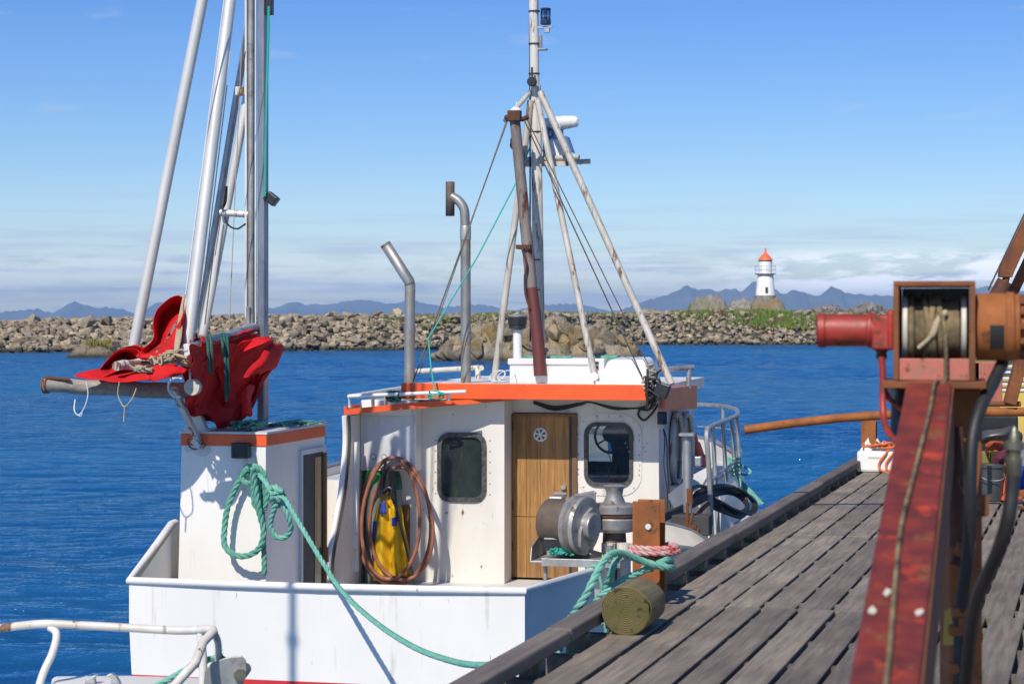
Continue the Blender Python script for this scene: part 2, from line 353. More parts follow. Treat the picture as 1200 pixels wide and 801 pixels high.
# ================================================================== SETTING
def lerp_tab(tab, x):
    if x <= tab[0][0]: return tab[0][1]
    for (a, va), (b, vb) in zip(tab, tab[1:]):
        if x <= b: return va+(vb-va)*(x-a)/(b-a)
    return tab[-1][1]
def water_mat():
    m, nt, b = _mat('sea_water')
    b.inputs['Base Color'].default_value = rgb(.004, .028, .085); b.inputs['Roughness'].default_value = .06
    b.inputs['IOR'].default_value = 1.333; b.inputs['Specular IOR Level'].default_value = .22
    big = nz(nt, coords(nt, (.35, 1, 1), True, (0, 0, R(-8))), .55, 3, .5)
    mid = nz(nt, coords(nt, (.6, 1, 1), True, (0, 0, R(6))), 2.6, 4, .6, .4)
    fine = nz(nt, coords(nt, (.6, 1, 1), True, (0, 0, R(-14))), 8.0, 3, .55, .3)
    patch = ramp(nt, nz(nt, coords(nt, (.012, .035, 1), True), 1.0, 3), BW(.38, .62))
    h = math_(nt, 'ADD', math_(nt, 'MULTIPLY', big, .45), math_(nt, 'MULTIPLY', mid, .34))
    h = math_(nt, 'ADD', h, math_(nt, 'MULTIPLY', fine, .13))
    b2 = N(nt, 'ShaderNodeBump'); b2.inputs['Distance'].default_value = 1.0
    nt.links.new(math_(nt, 'ADD', math_(nt, 'MULTIPLY', patch, .45), .50), b2.inputs['Strength'])
    nt.links.new(h, b2.inputs['Height']); nt.links.new(b2.outputs[0], b.inputs['Normal'])
    col = mix(nt, patch, (.006, .064, .175), (.014, .112, .265))
    nt.links.new(col, b.inputs['Base Color'])
    df = N(nt, 'ShaderNodeBsdfDiffuse'); gl = N(nt, 'ShaderNodeBsdfGlossy'); fr = N(nt, 'ShaderNodeFresnel'); mx = N(nt, 'ShaderNodeMixShader')
    nt.links.new(col, df.inputs[0]); gl.inputs['Roughness'].default_value = .07; gl.inputs[0].default_value = rgb(.62, .82, 1.0); fr.inputs[0].default_value = 1.33
    for n_ in (gl, fr): nt.links.new(b2.outputs[0], n_.inputs['Normal'])
    nt.links.new(math_(nt, 'MINIMUM', math_(nt, 'MULTIPLY', fr.outputs[0], 1.0), WATER_MAX), mx.inputs[0])
    nt.links.new(df.outputs[0], mx.inputs[1]); nt.links.new(gl.outputs[0], mx.inputs[2]); nt.links.new(mx.outputs[0], nt.nodes['Material Output'].inputs[0]); nt.nodes.remove(b)
    return m
M['water'] = water_mat()
w = MB(); w.add([(-20000, -200, -.16), (20000, -200, -.16), (20000, 19000, -.16), (-20000, 19000, -.16)], [(0, 1, 2, 3)])
tag(w.build('sea', M['water']), kind='structure')
# harbour water with real waves: a fan of quads, finer near the pier
def wave_sheet():
    nv = Vector; no = noise.noise; vs = []; fs = []; Ds = [4.0]
    while Ds[-1] < 305: d = Ds[-1]; Ds.append(d+max(.085, min(.42, .085+(d-25)*.0035)))
    prev = None
    blocks = [(4.0, 36, .16), (36, 85, .34), (85, 310, .62)]
    for d0, d1, dx in blocks:
        rows = [d for d in Ds if d0-1e-6 <= d <= d1+.5]; n = int(1.5*.5*2*d1/2/dx)+1; base = len(vs)
        for d in rows:
            half = d*.42
            for i in range(n+1):
                x = -half+2*half*i/n
                m = .55+.9*no(nv((x*.035, d*.02, 4)))
                h = no(nv((x*.9+d*.2, d*2.3-x*.12, 1)))*.072+no(nv((x*.42-d*.1, d*.95+x*.1, 7)))*.17+no(nv((x*.16, d*.33, 3)))*.14
                if d < 60: h += no(nv((x*1.9-d*.5, d*4.2, 11)))*.024
                vs.append((x, d, h*max(.35, m)))
        for j in range(len(rows)-1):
            o = base+j*(n+1)
            for i in range(n): fs.append((o+i, o+i+1, o+n+2+i, o+n+1+i))
    me = bpy.data.meshes.new('harbour_water'); me.from_pydata(vs, [], fs); me.materials.append(M['water'])
    me.polygons.foreach_set('use_smooth', [True]*len(fs)); me.update()
    o = bpy.data.objects.new('harbour_water', me); COL.objects.link(o); tag(o, kind='structure'); return o
wave_sheet()
# far mountains: solid ridged terrain
M['mountain'] = mk('mountain_rock', (.15, .165, .17), (.085, .10, .105), .0012, (1, 1, 3), .9, 0, 0)
def ridge(name, tab, D0, depth, seed, step=4):
    xs = [tab[0][0]+i*step for i in range(int((tab[-1][0]-tab[0][0])/step)+1)]; rows = []
    T = [(-1, -.004), (-.75, .18), (-.5, .42), (-.25, .74), (0, 1.0), (.4, .7), (1, -.02)]
    for t, k in T:
        row = []
        for x in xs:
            h = (HY-lerp_tab(tab, x))/F*D0+EYE
            j = noise.noise(Vector((x*.045, t*1.7, seed)))*.5+noise.noise(Vector((x*.15, t*3, seed+9)))*.28
            kk = k+(j*.38 if -1 < t < 0 or t == .4 else 0)
            if t == 0: h += (noise.noise(Vector((x*.17, 3, seed)))*2.6+noise.noise(Vector((x*.4, 3, seed)))*1.3)/F*D0*min(1, max(0, (HY-lerp_tab(tab, x))/10))
            D = D0+t*depth
            row.append(Vector(((x-600)/F*D0*(1+t*depth/D0*.6), D, max(h*max(kk, 0), -4 if k <= 0 else 0)-(4 if k <= 0 else 0))))
        rows.append(row)
    mb = MB(); mb.grid(rows, sm=False)
    return tag(mb.build(name, M['mountain']), kind='structure')
ridge('mountains', [(-500, 372), (-200, 360), (0, 366), (40, 362), (62, 367), (85, 353), (110, 360), (140, 361), (160, 368), (182, 356), (196, 352), (215, 362), (245, 370), (300, 366), (330, 358), (345, 352), (362, 357), (400, 354), (430, 351), (455, 356), (480, 352), (520, 360), (560, 356), (600, 363), (640, 357), (680, 356), (700, 362), (740, 367), (900, 372)], 17000, 1800, 3.3)
ridge('mountains', [(690, 376), (720, 367), (745, 356), (765, 350), (784, 345), (790, 341), (806, 334), (815, 340), (826, 338), (842, 341), (856, 338), (870, 341), (882, 330), (895, 334), (910, 340), (920, 345), (931, 338), (945, 344), (960, 347), (975, 335), (990, 343), (1010, 345), (1050, 347), (1100, 343), (1140, 338), (1165, 334), (1200, 341), (1300, 350), (1500, 368), (1700, 376)], 13500, 1500, 8.1)

# ---- rocks
def rock_mat(name, a, b_, c, mossy=None, sc=1.0):
    m, nt, bs = _mat(name)
    g = N(nt, 'ShaderNodeNewGeometry')
    f = nz(nt, coords(nt, (1, 1, 1), True), 1.1*sc, 6, .65)
    col = mix(nt, ramp(nt, f, BW(.35, .65)), a, b_)
    oi = N(nt, 'ShaderNodeObjectInfo')
    rnd = math_(nt, 'FRACT', math_(nt, 'ADD', g.outputs['Random Per Island'], oi.outputs['Random']))
    col = mix(nt, ramp(nt, rnd, [(.0, (0, 0, 0)), (1, (.85, .85, .85))]), col, c)
    sp = ramp(nt, nz(nt, coords(nt, (1, 1, .5), True), 3.3*sc, 5, .7), BW(.54, .62))
    col = mix(nt, math_(nt, 'MULTIPLY', sp, .5), col, (.075, .06, .045))
    if mossy:
        k = ramp(nt, nz(nt, coords(nt, (1, 1, 1), True), .35*sc, 5, .6), BW(.5, .6)); col = mix(nt, math_(nt, 'MULTIPLY', k, .7), col, mossy)
    # dark wet band just above the water
    s = N(nt, 'ShaderNodeSeparateXYZ'); nt.links.new(g.outputs['Position'], s.inputs[0])
    wet = ramp(nt, math_(nt, 'ADD', s.outputs['Z'], math_(nt, 'MULTIPLY', f, .5)), [(.45, (1, 1, 1)), (.95, (0, 0, 0))])
    col = mix(nt, wet, col, (.05, .045, .03))
    hsv = N(nt, 'ShaderNodeHueSaturation'); nt.links.new(col, hsv.inputs['Color'])
    r2 = math_(nt, 'FRACT', math_(nt, 'MULTIPLY', rnd, 7.31)); nt.links.new(math_(nt, 'ADD', math_(nt, 'MULTIPLY', r2, .7), .62), hsv.inputs['Value'])
    nt.links.new(hsv.outputs[0], bs.inputs['Base Color']); bs.inputs['Roughness'].default_value = .9
    bump(nt, bs, nz(nt, coords(nt, (1, 1, 1), True), 2.5*sc, 6, .7), .8, .25); return m
M['riprap'] = rock_mat('riprap_rock', (.35, .285, .20), (.20, .17, .13), (.42, .33, .215))
M['outcrop'] = rock_mat('outcrop_rock', (.30, .25, .18), (.16, .135, .10), (.30, .235, .15), (.26, .17, .04), 1.0)
M['greyrock'] = rock_mat('grey_rock', (.22, .205, .185), (.13, .12, .11), (.20, .18, .15), (.13, .12, .04), .6)
def rubble_mat():
    m = mk('rubble_ground', (.075, .065, .05), (.05, .045, .035), .8, rough=.95, bmp=.5, bdist=.2); return m
M['rubble'] = rubble_mat()
M['grass'] = mk('breakwater_grass', (.10, .21, .018), (.15, .19, .035), .35, rough=.85, bmp=0, spots=((.20, .15, .06), .52, .62, .5, (1, 1, 1)))
M['drygrass'] = mk('dry_grass', (.30, .24, .06), (.20, .17, .05), .9, rough=.85, bmp=0)
import bmesh
def hull_pts(rng, sx, sy, sz, n=15):
    pts = []
    for i in range(n):
        v = Vector((rng.gauss(0, 1), rng.gauss(0, 1), rng.gauss(0, 1))).normalized()
        v = Vector((max(-.72, min(.72, v.x)), max(-.72, min(.72, v.y)), max(-.7, min(.7, v.z))))*rng.uniform(.85, 1.15)
        pts.append(Vector((v.x*sx, v.y*sy, v.z*sz)))
    bm = bmesh.new()
    for p in pts: bm.verts.new(p)
    bmesh.ops.convex_hull(bm, input=bm.verts)
    loose = [v for v in bm.verts if not v.link_faces]; bmesh.ops.delete(bm, geom=loose, context='VERTS')
    bm.verts.index_update(); vs = [v.co.copy() for v in bm.verts]; fs = [[v.index for v in f.verts] for f in bm.faces]; bm.free()
    return vs, fs
rng = random.Random(11)
ROCKS = [hull_pts(rng, 1, rng.uniform(.7, 1), rng.uniform(.55, .85)) for _ in range(14)]
WATERLINE = [(-500, 200), (0, 219), (150, 224), (330, 232), (500, 243), (620, 260), (760, 292), (960, 290), (1100, 300), (1300, 310), (1700, 330)]
CRESTY = [(-500, 379), (0, 379), (90, 377), (170, 376), (280, 373), (350, 373), (450, 371), (520, 371), (600, 369), (660, 368), (720, 369), (800, 366), (860, 364), (950, 369), (1040, 370), (1200, 373), (1700, 374)]
def bw_point(px, t):
    """px: bearing of the spot (photo column), t: 0 waterline .. 1 crest .. 2 back"""
    D = lerp_tab(WATERLINE, px)+t*8.5; zc = EYE-(lerp_tab(CRESTY, px)-HY)/F*(lerp_tab(WATERLINE, px)+8.5)
    z = zc*(t if t <= 1 else 1.0 if t < 1.6 else (2.6-t)) - (.1 if t < .05 else 0)
    return Vector(((px-600)/F*D, D, z))
mb = MB(); rows = []
for t in [-.25, 0, .33, .66, 1, 1.6, 2.6, 3.2]:
    rows.append([bw_point(px, t)+Vector((0, 0, -.35-(1.2 if t < 0 or t > 3 else 0))) for px in range(-500, 1701, 12)])
mb.grid(rows, sm=False); tag(mb.build('breakwater_ground', M['rubble']), kind='structure')
def put(mb, k, c, s, rz, tilt):
    vs, fs = ROCKS[k]; q = Matrix.Rotation(rz, 3, 'Z') @ Matrix.Rotation(tilt, 3, 'X')
    mb.add([c+q @ (v*s) for v in vs], fs)
mb = MB()
for i in range(8600):
    px = rng.uniform(-480, 1650) if i % 4 == 0 else rng.uniform(-60, 1260); t = rng.uniform(-.06, 1.35)
    s = rng.uniform(.16, .34) if rng.random() < .45 else rng.uniform(.3, .66)*(1.15 if px < 400 else 1)
    put(mb, rng.randrange(14), bw_point(px, t)+Vector((0, rng.uniform(-.4, .4), rng.uniform(-.25, .12))), s, rng.uniform(0, 6.3), rng.uniform(-.6, .6))
tag(mb.build('riprap_rubble', M['riprap']), label='small broken stones filling the breakwater slope', cat='rubble', kind='stuff')
RM = []
for vs, fs in ROCKS:
    me = bpy.data.meshes.new('boulder'); me.from_pydata([tuple(v) for v in vs], [], fs); me.materials.append(M['riprap']); RM.append(me)
def boulder(p, s, label, group='boulders of the breakwater', me=None, rz=None, mat=None, name='boulder', cat='boulder'):
    me = me or RM[rng.randrange(14)]
    if mat: me = me.copy(); me.materials.clear(); me.materials.append(mat)
    o = bpy.data.objects.new(name, me); COL.objects.link(o)
    o.location = p; o.scale = s if isinstance(s, tuple) else (s, s, s); o.rotation_euler = (rng.uniform(-.4, .4), rng.uniform(-.4, .4), rng.uniform(0, 6.3) if rz is None else rz)
    tag(o, label, cat, group); return o
for i in range(280):
    kx = 1.55 if rng.random() < .14 else 1
    px = rng.uniform(-20, 1060) if i > 40 else rng.uniform(-20, 430); t = rng.choice((rng.uniform(.0, .25), rng.uniform(.2, .98), rng.uniform(.85, 1.2)))
    if 745 > px > 515 and t < .7: t = .9
    boulder(bw_point(px, t)+Vector((0, -.1, rng.uniform(-.05, .25))), (kx*rng.uniform(.62, 1.0), kx*rng.uniform(.6, .9), kx*rng.uniform(.5, .8)), 'angular grey brown boulder heaped on the stone breakwater')
c = P(102, 377, 228); boulder(c, (1.5, 1.1, 1.35), 'big pale squarish boulder standing proud on the breakwater crest', None)
# rocky outcrops rising from the sea
def outcrop(name, label, outline, D0, depth, mat, seed, cat='rock', amp=.7, zoff=0.0, base=0.0, sub=44):
    x0, x1 = outline[0][0], outline[-1][0]; rows = []; n = sub; m_ = 22
    for j in range(m_+1):
        t = j/m_; row = []
        for i in range(n+1):
            px = x0+(x1-x0)*i/n; D = D0+(t-.25)*depth
            top = EYE-(lerp_tab(outline, px)-HY)/F*D0
            prof = math.sin(min(1, t/.42)*math.pi/2)**.8 if t < .42 else max(0, math.cos((t-.42)/.58*math.pi/2))**.6
            e = max(0, min(1, min(i, n-i)/(n*.05)))
            X = (px-600)/F*D0
            q = Vector((X*.55, D*.55, seed))
            h = base+(top-base)*prof*e
            r = noise.ridged_multi_fractal(q*.55, .9, 2.1, 5, 1.0, 2.0)*.5-.55
            h += r*amp*(.35+.65*prof)+(noise.noise(Vector((X*.9+h*.5, D*.4, seed+2)))+.5*noise.noise(Vector((X*2.3-h*1.2, D*.9, seed+6))))*amp*.75*prof
            h = h if prof < .05 else round(h/.35)*.35*.45+h*.55
            st = noise.noise(Vector((X*1.4+h*.9, D*.3, seed+4)))*.35*amp
            row.append(Vector((X+st+noise.noise(q*2)*.25*amp, D+noise.noise(q*2.3+Vector((5, 1, 2)))*.5*amp, h if 0 < j < m_ else base-1.2)))
        rows.append(row)
    mb = MB(); mb.grid(rows, sm=False)
    rg = random.Random(int(seed*10)); big = (x1-x0)/F*D0
    for k in range(int(60+big*9) if big > 9 else 0):
        j = rg.randint(2, m_-8); i = rg.randint(2, n-2); p = rows[j][i]
        if p.z < -.1: continue
        s_ = min(.16*big, rg.uniform(.35, 1.0)*(.5+.06*big)); vs_, fs_ = ROCKS[rg.randrange(14)]
        q = Matrix.Rotation(rg.uniform(-.35, .35), 3, 'Z') @ Matrix.Rotation(-.45+rg.uniform(-.2, .2), 3, 'Y') @ Matrix.Rotation(rg.uniform(-.2, .4), 3, 'X')
        top_ = EYE-(lerp_tab(outline, (p.x/p.y*F+600))-HY)/F*p.y
        zc_ = min(p.z-.12*s_, top_-.62*s_)
        mb.add([Vector((p.x, p.y-.1, zc_))+q @ Vector((v.x*s_*.62, v.y*s_, v.z*s_*1.15)) for v in vs_], fs_)
    o = mb.build(name, mat); tag(o, label, cat); return o
outcrop('rock_outcrop', 'long jagged ochre rock outcrop rising from the water in front of the breakwater',
        [(508, 424), (516, 410), (535, 396), (560, 384), (580, 378), (610, 374), (650, 377), (680, 380), (700, 382), (720, 388), (735, 396), (742, 405), (748, 416), (756, 424)], 172, 9, M['outcrop'], 1.7, cat='rock outcrop', amp=.95, sub=90)
outcrop('rock_islet', 'low tawny rock islet tufted with dry grass near the left end of the breakwater',
        [(78, 418), (88, 409), (98, 402), (108, 404), (117, 401), (127, 408), (134, 418)], 188, 4, M['outcrop'], 5.7, cat='rock outcrop', amp=.35)
outcrop('rock_mound', 'broad rounded grey rock standing on the breakwater left of the lighthouse',
        [(806, 366), (811, 356), (818, 349), (830, 346.5), (843, 347), (849, 351), (853, 360), (855, 366)], 306, 7, M['greyrock'], 9.1, cat='rock', amp=.6, base=3.6)
outcrop('rock_mound', 'low cracked grey rock between the lighthouse and the broad rounded rock',
        [(853, 366), (858, 354), (868, 350), (880, 351), (887, 354), (893, 360), (896, 366)], 305, 6, M['greyrock'], 19.1, cat='rock', amp=.65, base=3.6)
outcrop('rock_mound', 'rocky knoll with ochre patches that carries the lighthouse',
        [(878, 368), (882, 354), (888, 349.5), (900, 351), (911, 349), (917, 353), (921, 360), (923, 368)], 302.5, 7, M['outcrop'], 29.1, cat='rock', amp=.3, base=3.6)
outcrop('rock_mound', 'sloping rock with green top right of the lighthouse on the breakwater',
        [(935, 372), (948, 364), (962, 359), (975, 357), (985, 362), (1000, 363), (1012, 356), (1024, 356), (1036, 362), (1060, 366), (1075, 374)], 306, 8, M['greyrock'], 39.1, cat='rock', amp=.5, base=3.2, sub=70)
outcrop('rock_mound', 'low lichened rock on the breakwater crest far left of the lighthouse',
        [(744, 372), (750, 364), (762, 360), (775, 364), (783, 367), (788, 362), (796, 366), (800, 372)], 306, 6, M['greyrock'], 49.1, cat='rock', amp=.5, base=3.2)
# grass on the crest: thousands of blades as one mass
def blades(mb, c, n, spread, h, w):
    for _ in range(n):
        p = c+Vector((rng.uniform(-spread, spread), rng.uniform(-spread, spread)*.8, 0)); a = rng.uniform(0, 6.3); hh = h*rng.uniform(.5, 1.2)
        d = Vector((math.cos(a), math.sin(a), 0))*w*rng.uniform(.6, 1.4); tip = p+Vector((rng.uniform(-.3, .3)*hh, rng.uniform(-.3, .3)*hh, hh))
        mb.add([p-d, p+d, tip], [(0, 1, 2)])
mb = MB()
for i in range(1500):
    px = rng.choice((rng.uniform(560, 745), rng.uniform(790, 960), rng.uniform(790, 960), rng.uniform(990, 1060), rng.uniform(450, 620)))
    t = rng.uniform(.9, 1.5) if rng.random() < .8 else rng.uniform(.6, 1.0)
    p = bw_point(px, t)+Vector((0, 0, .0)); blades(mb, p, 9, .8, .42, .09)
for i in range(230):
    px = rng.gauss(915, 22); t = rng.uniform(.45, 1.0); blades(mb, bw_point(px, t)+Vector((0, 0, .2)), 10, .6, .6, .09)
tag(mb.build('breakwater_grass', M['grass']), label='green grass growing along the crest of the breakwater', cat='grass', kind='stuff')
mb = MB()
for i in range(160):
    p = P(rng.uniform(100, 128), 0, 189+rng.uniform(-1, 1)); p.z = rng.uniform(.5, 1.35); blades(mb, p, 8, .35, .5, .06)
tag(mb.build('dry_grass', M['drygrass']), label='dry yellow grass growing on the low islet', cat='grass', kind='stuff')
# ---- lighthouse
LD = 305.0; lc = P(897, 346, LD); pxm = LD/F
M['lh_white'] = mk('lighthouse_white_paint', (.84, .82, .77), (.78, .76, .71), .8, rough=.5, bmp=0)
M['lh_roof'] = mk('lighthouse_roof_paint', (.82, .17, .06), (.72, .13, .05), .8, rough=.45, bmp=0)
M['stone'] = mk('granite_base_stone', (.27, .25, .21), (.17, .155, .13), 1.5, rough=.9, bmp=.5, bdist=.1)
LH = thing('lighthouse', 'small white lighthouse with an orange conical roof on the rocky breakwater', 'lighthouse', loc=(lc.x, lc.y, lc.z))
def zz(y): return (346-y)*pxm
mb = MB(); mb.lathe((0, 0, zz(359)), (0, 0, 1), [(12.6*pxm, 0), (12.2*pxm, 13*pxm)], 20); mb.build('stone_base', M['stone'], LH)
mb = MB(); mb.lathe((0, 0, 0), (0, 0, 1), [(11.6*pxm, 0), (9.3*pxm, 24*pxm), (9.0*pxm, 25.6*pxm)], 24); mb.build('tower', M['lh_white'], LH)
mb = MB(); mb.lathe((0, 0, zz(321.2)), (0, 0, 1), [(9.3*pxm, -.10), (12.3*pxm, 0), (12.3*pxm, .07)], 24); gal = mb.build('gallery', M['rust_dark'], LH)
mb = MB()
for k in range(12):
    a = k*math.pi/6; x, y = math.cos(a)*12.3*pxm, math.sin(a)*12.3*pxm; mb.tube([(x, y, zz(321)), (x, y, zz(311.5))], .02, 6)
for yy in (311.5, 316): mb.tube([(math.cos(k*math.pi/12)*12.3*pxm, math.sin(k*math.pi/12)*12.3*pxm, zz(yy)) for k in range(24)], .018, 6, closed=True)
mb.build('railing', M['alu_dull'], gal)
mb = MB(); mb.lathe((0, 0, zz(320.4)), (0, 0, 1), [(7.8*pxm, 0), (7.8*pxm, 14.5*pxm)], 20); mb.build('lantern_room', M['lh_white'], LH)
mb = MB(); mb.lathe((0, 0, zz(306)), (0, 0, 1), [(7.0*pxm, 0), (7.0*pxm, 1.6*pxm)], 20); mb.lathe((0, 0, zz(306.4)), (0, 0, 1), [(7.95*pxm, 0), (7.95*pxm, 1.2*pxm)], 20); mb.build('lantern_window', M['dirtyglass'], LH)
mb = MB(); mb.lathe((0, 0, zz(304.9)), (0, 0, 1), [(8.9*pxm, 0), (8.7*pxm, .5*pxm), (5.0*pxm, 5.2*pxm), (1.6*pxm, 8.6*pxm), (1.2*pxm, 11*pxm), (.9*pxm, 12.6*pxm), (.1, 14.5*pxm)], 24); mb.build('roof', M['lh_roof'], LH)
mb = MB()
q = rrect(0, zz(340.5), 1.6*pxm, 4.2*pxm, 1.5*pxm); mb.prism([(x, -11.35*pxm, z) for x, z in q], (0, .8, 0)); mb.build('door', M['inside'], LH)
# ---- pier
PIER = thing('wooden_pier', 'weathered grey plank pier with a low timber kerb along its water side', 'pier', DF)
def deck_row(mb, g0, g1, h0, h1, step=.2166, gap=.022, z=0.0, jit=.5):
    g = g0
    while g < g1-.05:
        a = g+gap/2; b = min(g+step-gap/2, g1)
        dz = rng.uniform(-.004, .004); x0 = rng.uniform(-.012, .012)*jit
        mb.box((a, h0+x0, z-.05+dz), (b, h1+rng.uniform(-.012, .012)*jit, z+dz)); g += step
    return mb
mb = MB()
deck_row(mb, -.2166, 4.6, .012, 4.4); deck_row(mb, -.2166, 4.6, 4.41, 8.6); deck_row(mb, -.2166, 4.6, 8.61, 12.8)
deck_row(mb, -.2166-.0*.2166+.02, 4.6, -4.0, -.012, step=.222, gap=.028, z=.012); deck_row(mb, -.2166, 4.6, -9.2, -4.02, step=.222, gap=.034)
deck_row(mb, -.2166, 4.6, -15.0, -9.22, step=.222, gap=.034)
mb.build('deck', M['plank'], PIER, bevel=.004, seg=1)
mb = MB()
h = -14.88
while h < 12.8:
    mb.box((-.395, h, -.20), (4.595, h+.085, -.0075)); h += .76
mb.build('joists', M['kerbwood'], PIER)
mb = MB(); hs = [(-15, -9.3), (-9.29, -6.3), (-6.29, -1.95), (-1.94, 3.2), (3.21, 8.2), (8.21, 12.85)]
for i, (a, b) in enumerate(hs):
    dz = (i % 2)*.006; mb.box((-.378+rng.uniform(-.006, .006), a, .055+dz), (-.238, b, .128+dz))
mb.build('kerb_beam', M['kerbwood'], PIER, bevel=.012)
for h in [-14, -12.8, -11.6, -10.4, -9.2, -8, -7, -6, -5, -4.2, -3.4, -2.56, -1.62, -.7, .2]+[1.08+.76*k for k in range(16)]:
    mb = MB(); mb.box((-.352, h, -.049), (-.242, h+.11, .0545)); mb.build('chock', M['chock'], PIER)
for name, a, b in (('edge_beam', (-.40, -15, -.34), (-.26, 12.8, -.2005)), ('edge_beam', (4.45, -15, -.34), (4.6, 12.8, -.2005)), ('edge_beam', (2.0, -15, -.40), (2.2, 12.8, -.2005))):
    mb = MB(); mb.box(a, b); mb.build(name, M['kerbwood'], PIER)
for h in (-13, -9, -5, -1, 3, 7, 11):
    for g in (-.33, 2.1, 4.5):
        mb = MB(); mb.lathe((g, h, -4.5), (0, 0, 1), [(.14, 0), (.125, 4.155 if g != 2.1 else 4.095)], 14); mb.build('piling', M['kerbwood'], PIER)
# ------------------------------------------------------------------ light, sky, camera
SUN_AZ, SUN_EL = R(21), R(45)      # azimuth: left of straight-behind the camera
Ls = Vector((-math.sin(SUN_AZ)*math.cos(SUN_EL), -math.cos(SUN_AZ)*math.cos(SUN_EL), math.sin(SUN_EL)))
sd = bpy.data.lights.new('sun', 'SUN'); sd.energy = 4.9; sd.angle = R(.53); sd.color = (1.0, .935, .835)
so = bpy.data.objects.new('sun', sd); COL.objects.link(so); so.location = (0, 0, 30); so.rotation_euler = (-Ls).to_track_quat('-Z', 'Y').to_euler()
W = bpy.data.worlds.new('World'); SC.world = W; W.use_nodes = True; nt = W.node_tree
bg = nt.nodes['Background']
sky = N(nt, 'ShaderNodeTexSky', sky_type='NISHITA'); sky.sun_disc = False; sky.sun_elevation = SUN_EL; sky.sun_rotation = R(201)
sky.air_density = 1.0; sky.dust_density = .15; sky.ozone_density = 3.0; sky.altitude = 0
tc = N(nt, 'ShaderNodeTexCoord'); sep = N(nt, 'ShaderNodeSeparateXYZ'); nt.links.new(tc.outputs['Generated'], sep.inputs[0])
def wmap(sc, loc=(0, 0, 0)):
    mp = N(nt, 'ShaderNodeMapping'); mp.inputs['Scale'].default_value = sc; mp.inputs['Location'].default_value = loc
    nt.links.new(tc.outputs['Generated'], mp.inputs[0]); return mp.outputs[0]
skc = sky.outputs[0]
hs_ = N(nt, 'ShaderNodeHueSaturation'); hs_.inputs['Saturation'].default_value = SKY_SAT; hs_.inputs['Hue'].default_value = SKY_HUE; hs_.inputs['Value'].default_value = SKY_VAL
nt.links.new(skc, hs_.inputs['Color']); skc = hs_.outputs[0]
Z = sep.outputs['Z']
tint = ramp(nt, Z, SKY_TINT)
mt_ = N(nt, 'ShaderNodeMix', data_type='RGBA', blend_type='MULTIPLY'); mt_.inputs[0].default_value = 1
nt.links.new(skc, mt_.inputs[6]); nt.links.new(tint, mt_.inputs[7]); skc = mt_.outputs[2]
band = ramp(nt, Z, [(0, (1, 1, 1)), (.024, (1, 1, 1)), (.045, (.38, .38, .38)), (.07, (0, 0, 0))])
n1 = nz(nt, wmap((4.2, 4.2, 80)), 2.2, 7, .58, .25)
streak = math_(nt, 'MULTIPLY', ramp(nt, n1, BW(.47, .60)), band)
n2 = nz(nt, wmap((11, 11, 52), (3.3, 1, 2.6)), 2.0, 8, .62, .2)
big2 = ramp(nt, math_(nt, 'DIVIDE', sep.outputs['X'], sep.outputs['Y']), [(.09, (0, 0, 0)), (.15, (1, 1, 1))])
puffband = ramp(nt, Z, [(.010, (0, 0, 0)), (.016, (1, 1, 1)), (.029, (.9, .9, .9)), (.036, (0, 0, 0))])
puff = math_(nt, 'MULTIPLY', math_(nt, 'MULTIPLY', ramp(nt, n2, BW(.43, .52)), puffband), math_(nt, 'ADD', math_(nt, 'MULTIPLY', big2, .78), .22))
n3 = nz(nt, wmap((7, 7, 34), (9, 4, 1)), 2.4, 5, .6)
hi = math_(nt, 'MULTIPLY', ramp(nt, n3, BW(.60, .74)), ramp(nt, Z, [(.05, (0, 0, 0)), (.10, (.6, .6, .6)), (.3, (.5, .5, .5))]))
c0 = mix(nt, math_(nt, 'MULTIPLY', streak, .7), skc, CL_GREY)
c0 = mix(nt, math_(nt, 'MULTIPLY', puff, .95), c0, CL_WHITE)
c0 = mix(nt, math_(nt, 'MULTIPLY', hi, .6), c0, CL_GREY)
nt.links.new(c0, bg.inputs[0]); bg.inputs[1].default_value = .12
cd = bpy.data.cameras.new('camera'); cam = bpy.data.objects.new('camera', cd); COL.objects.link(cam)
cam.location = (0, 0, EYE); cam.rotation_euler = (R(90), 0, 0); cd.sensor_width = 36; cd.lens = 72.0; cd.shift_y = -(400.5-HY)/1200
cd.clip_start = .1; cd.clip_end = 60000
cd.dof.use_dof = True; cd.dof.focus_distance = 21.0; cd.dof.aperture_fstop = 6.3
SC.camera = cam
vs = SC.view_settings; vs.view_transform = 'Standard'; vs.look = 'None'; vs.exposure = 0.0; vs.gamma = 1.0; vs.use_curve_mapping = False
# ---- sea air
if HAZE:
    hz = MB(); hz.box((-19500, -190, -1.0-6), (19500, 18900, 285)); m = bpy.data.materials.new('sea_air'); m.use_nodes = True; t = m.node_tree
    for n_ in list(t.nodes): t.nodes.remove(n_)
    o_ = N(t, 'ShaderNodeOutputMaterial'); v_ = N(t, 'ShaderNodeVolumePrincipled'); v_.inputs['Density'].default_value = HAZE
    v_.inputs['Color'].default_value = rgb(*HAZE_COL); t.links.new(v_.outputs[0], o_.inputs['Volume'])
    ho = hz.build('haze', m); tag(ho, kind='stuff')
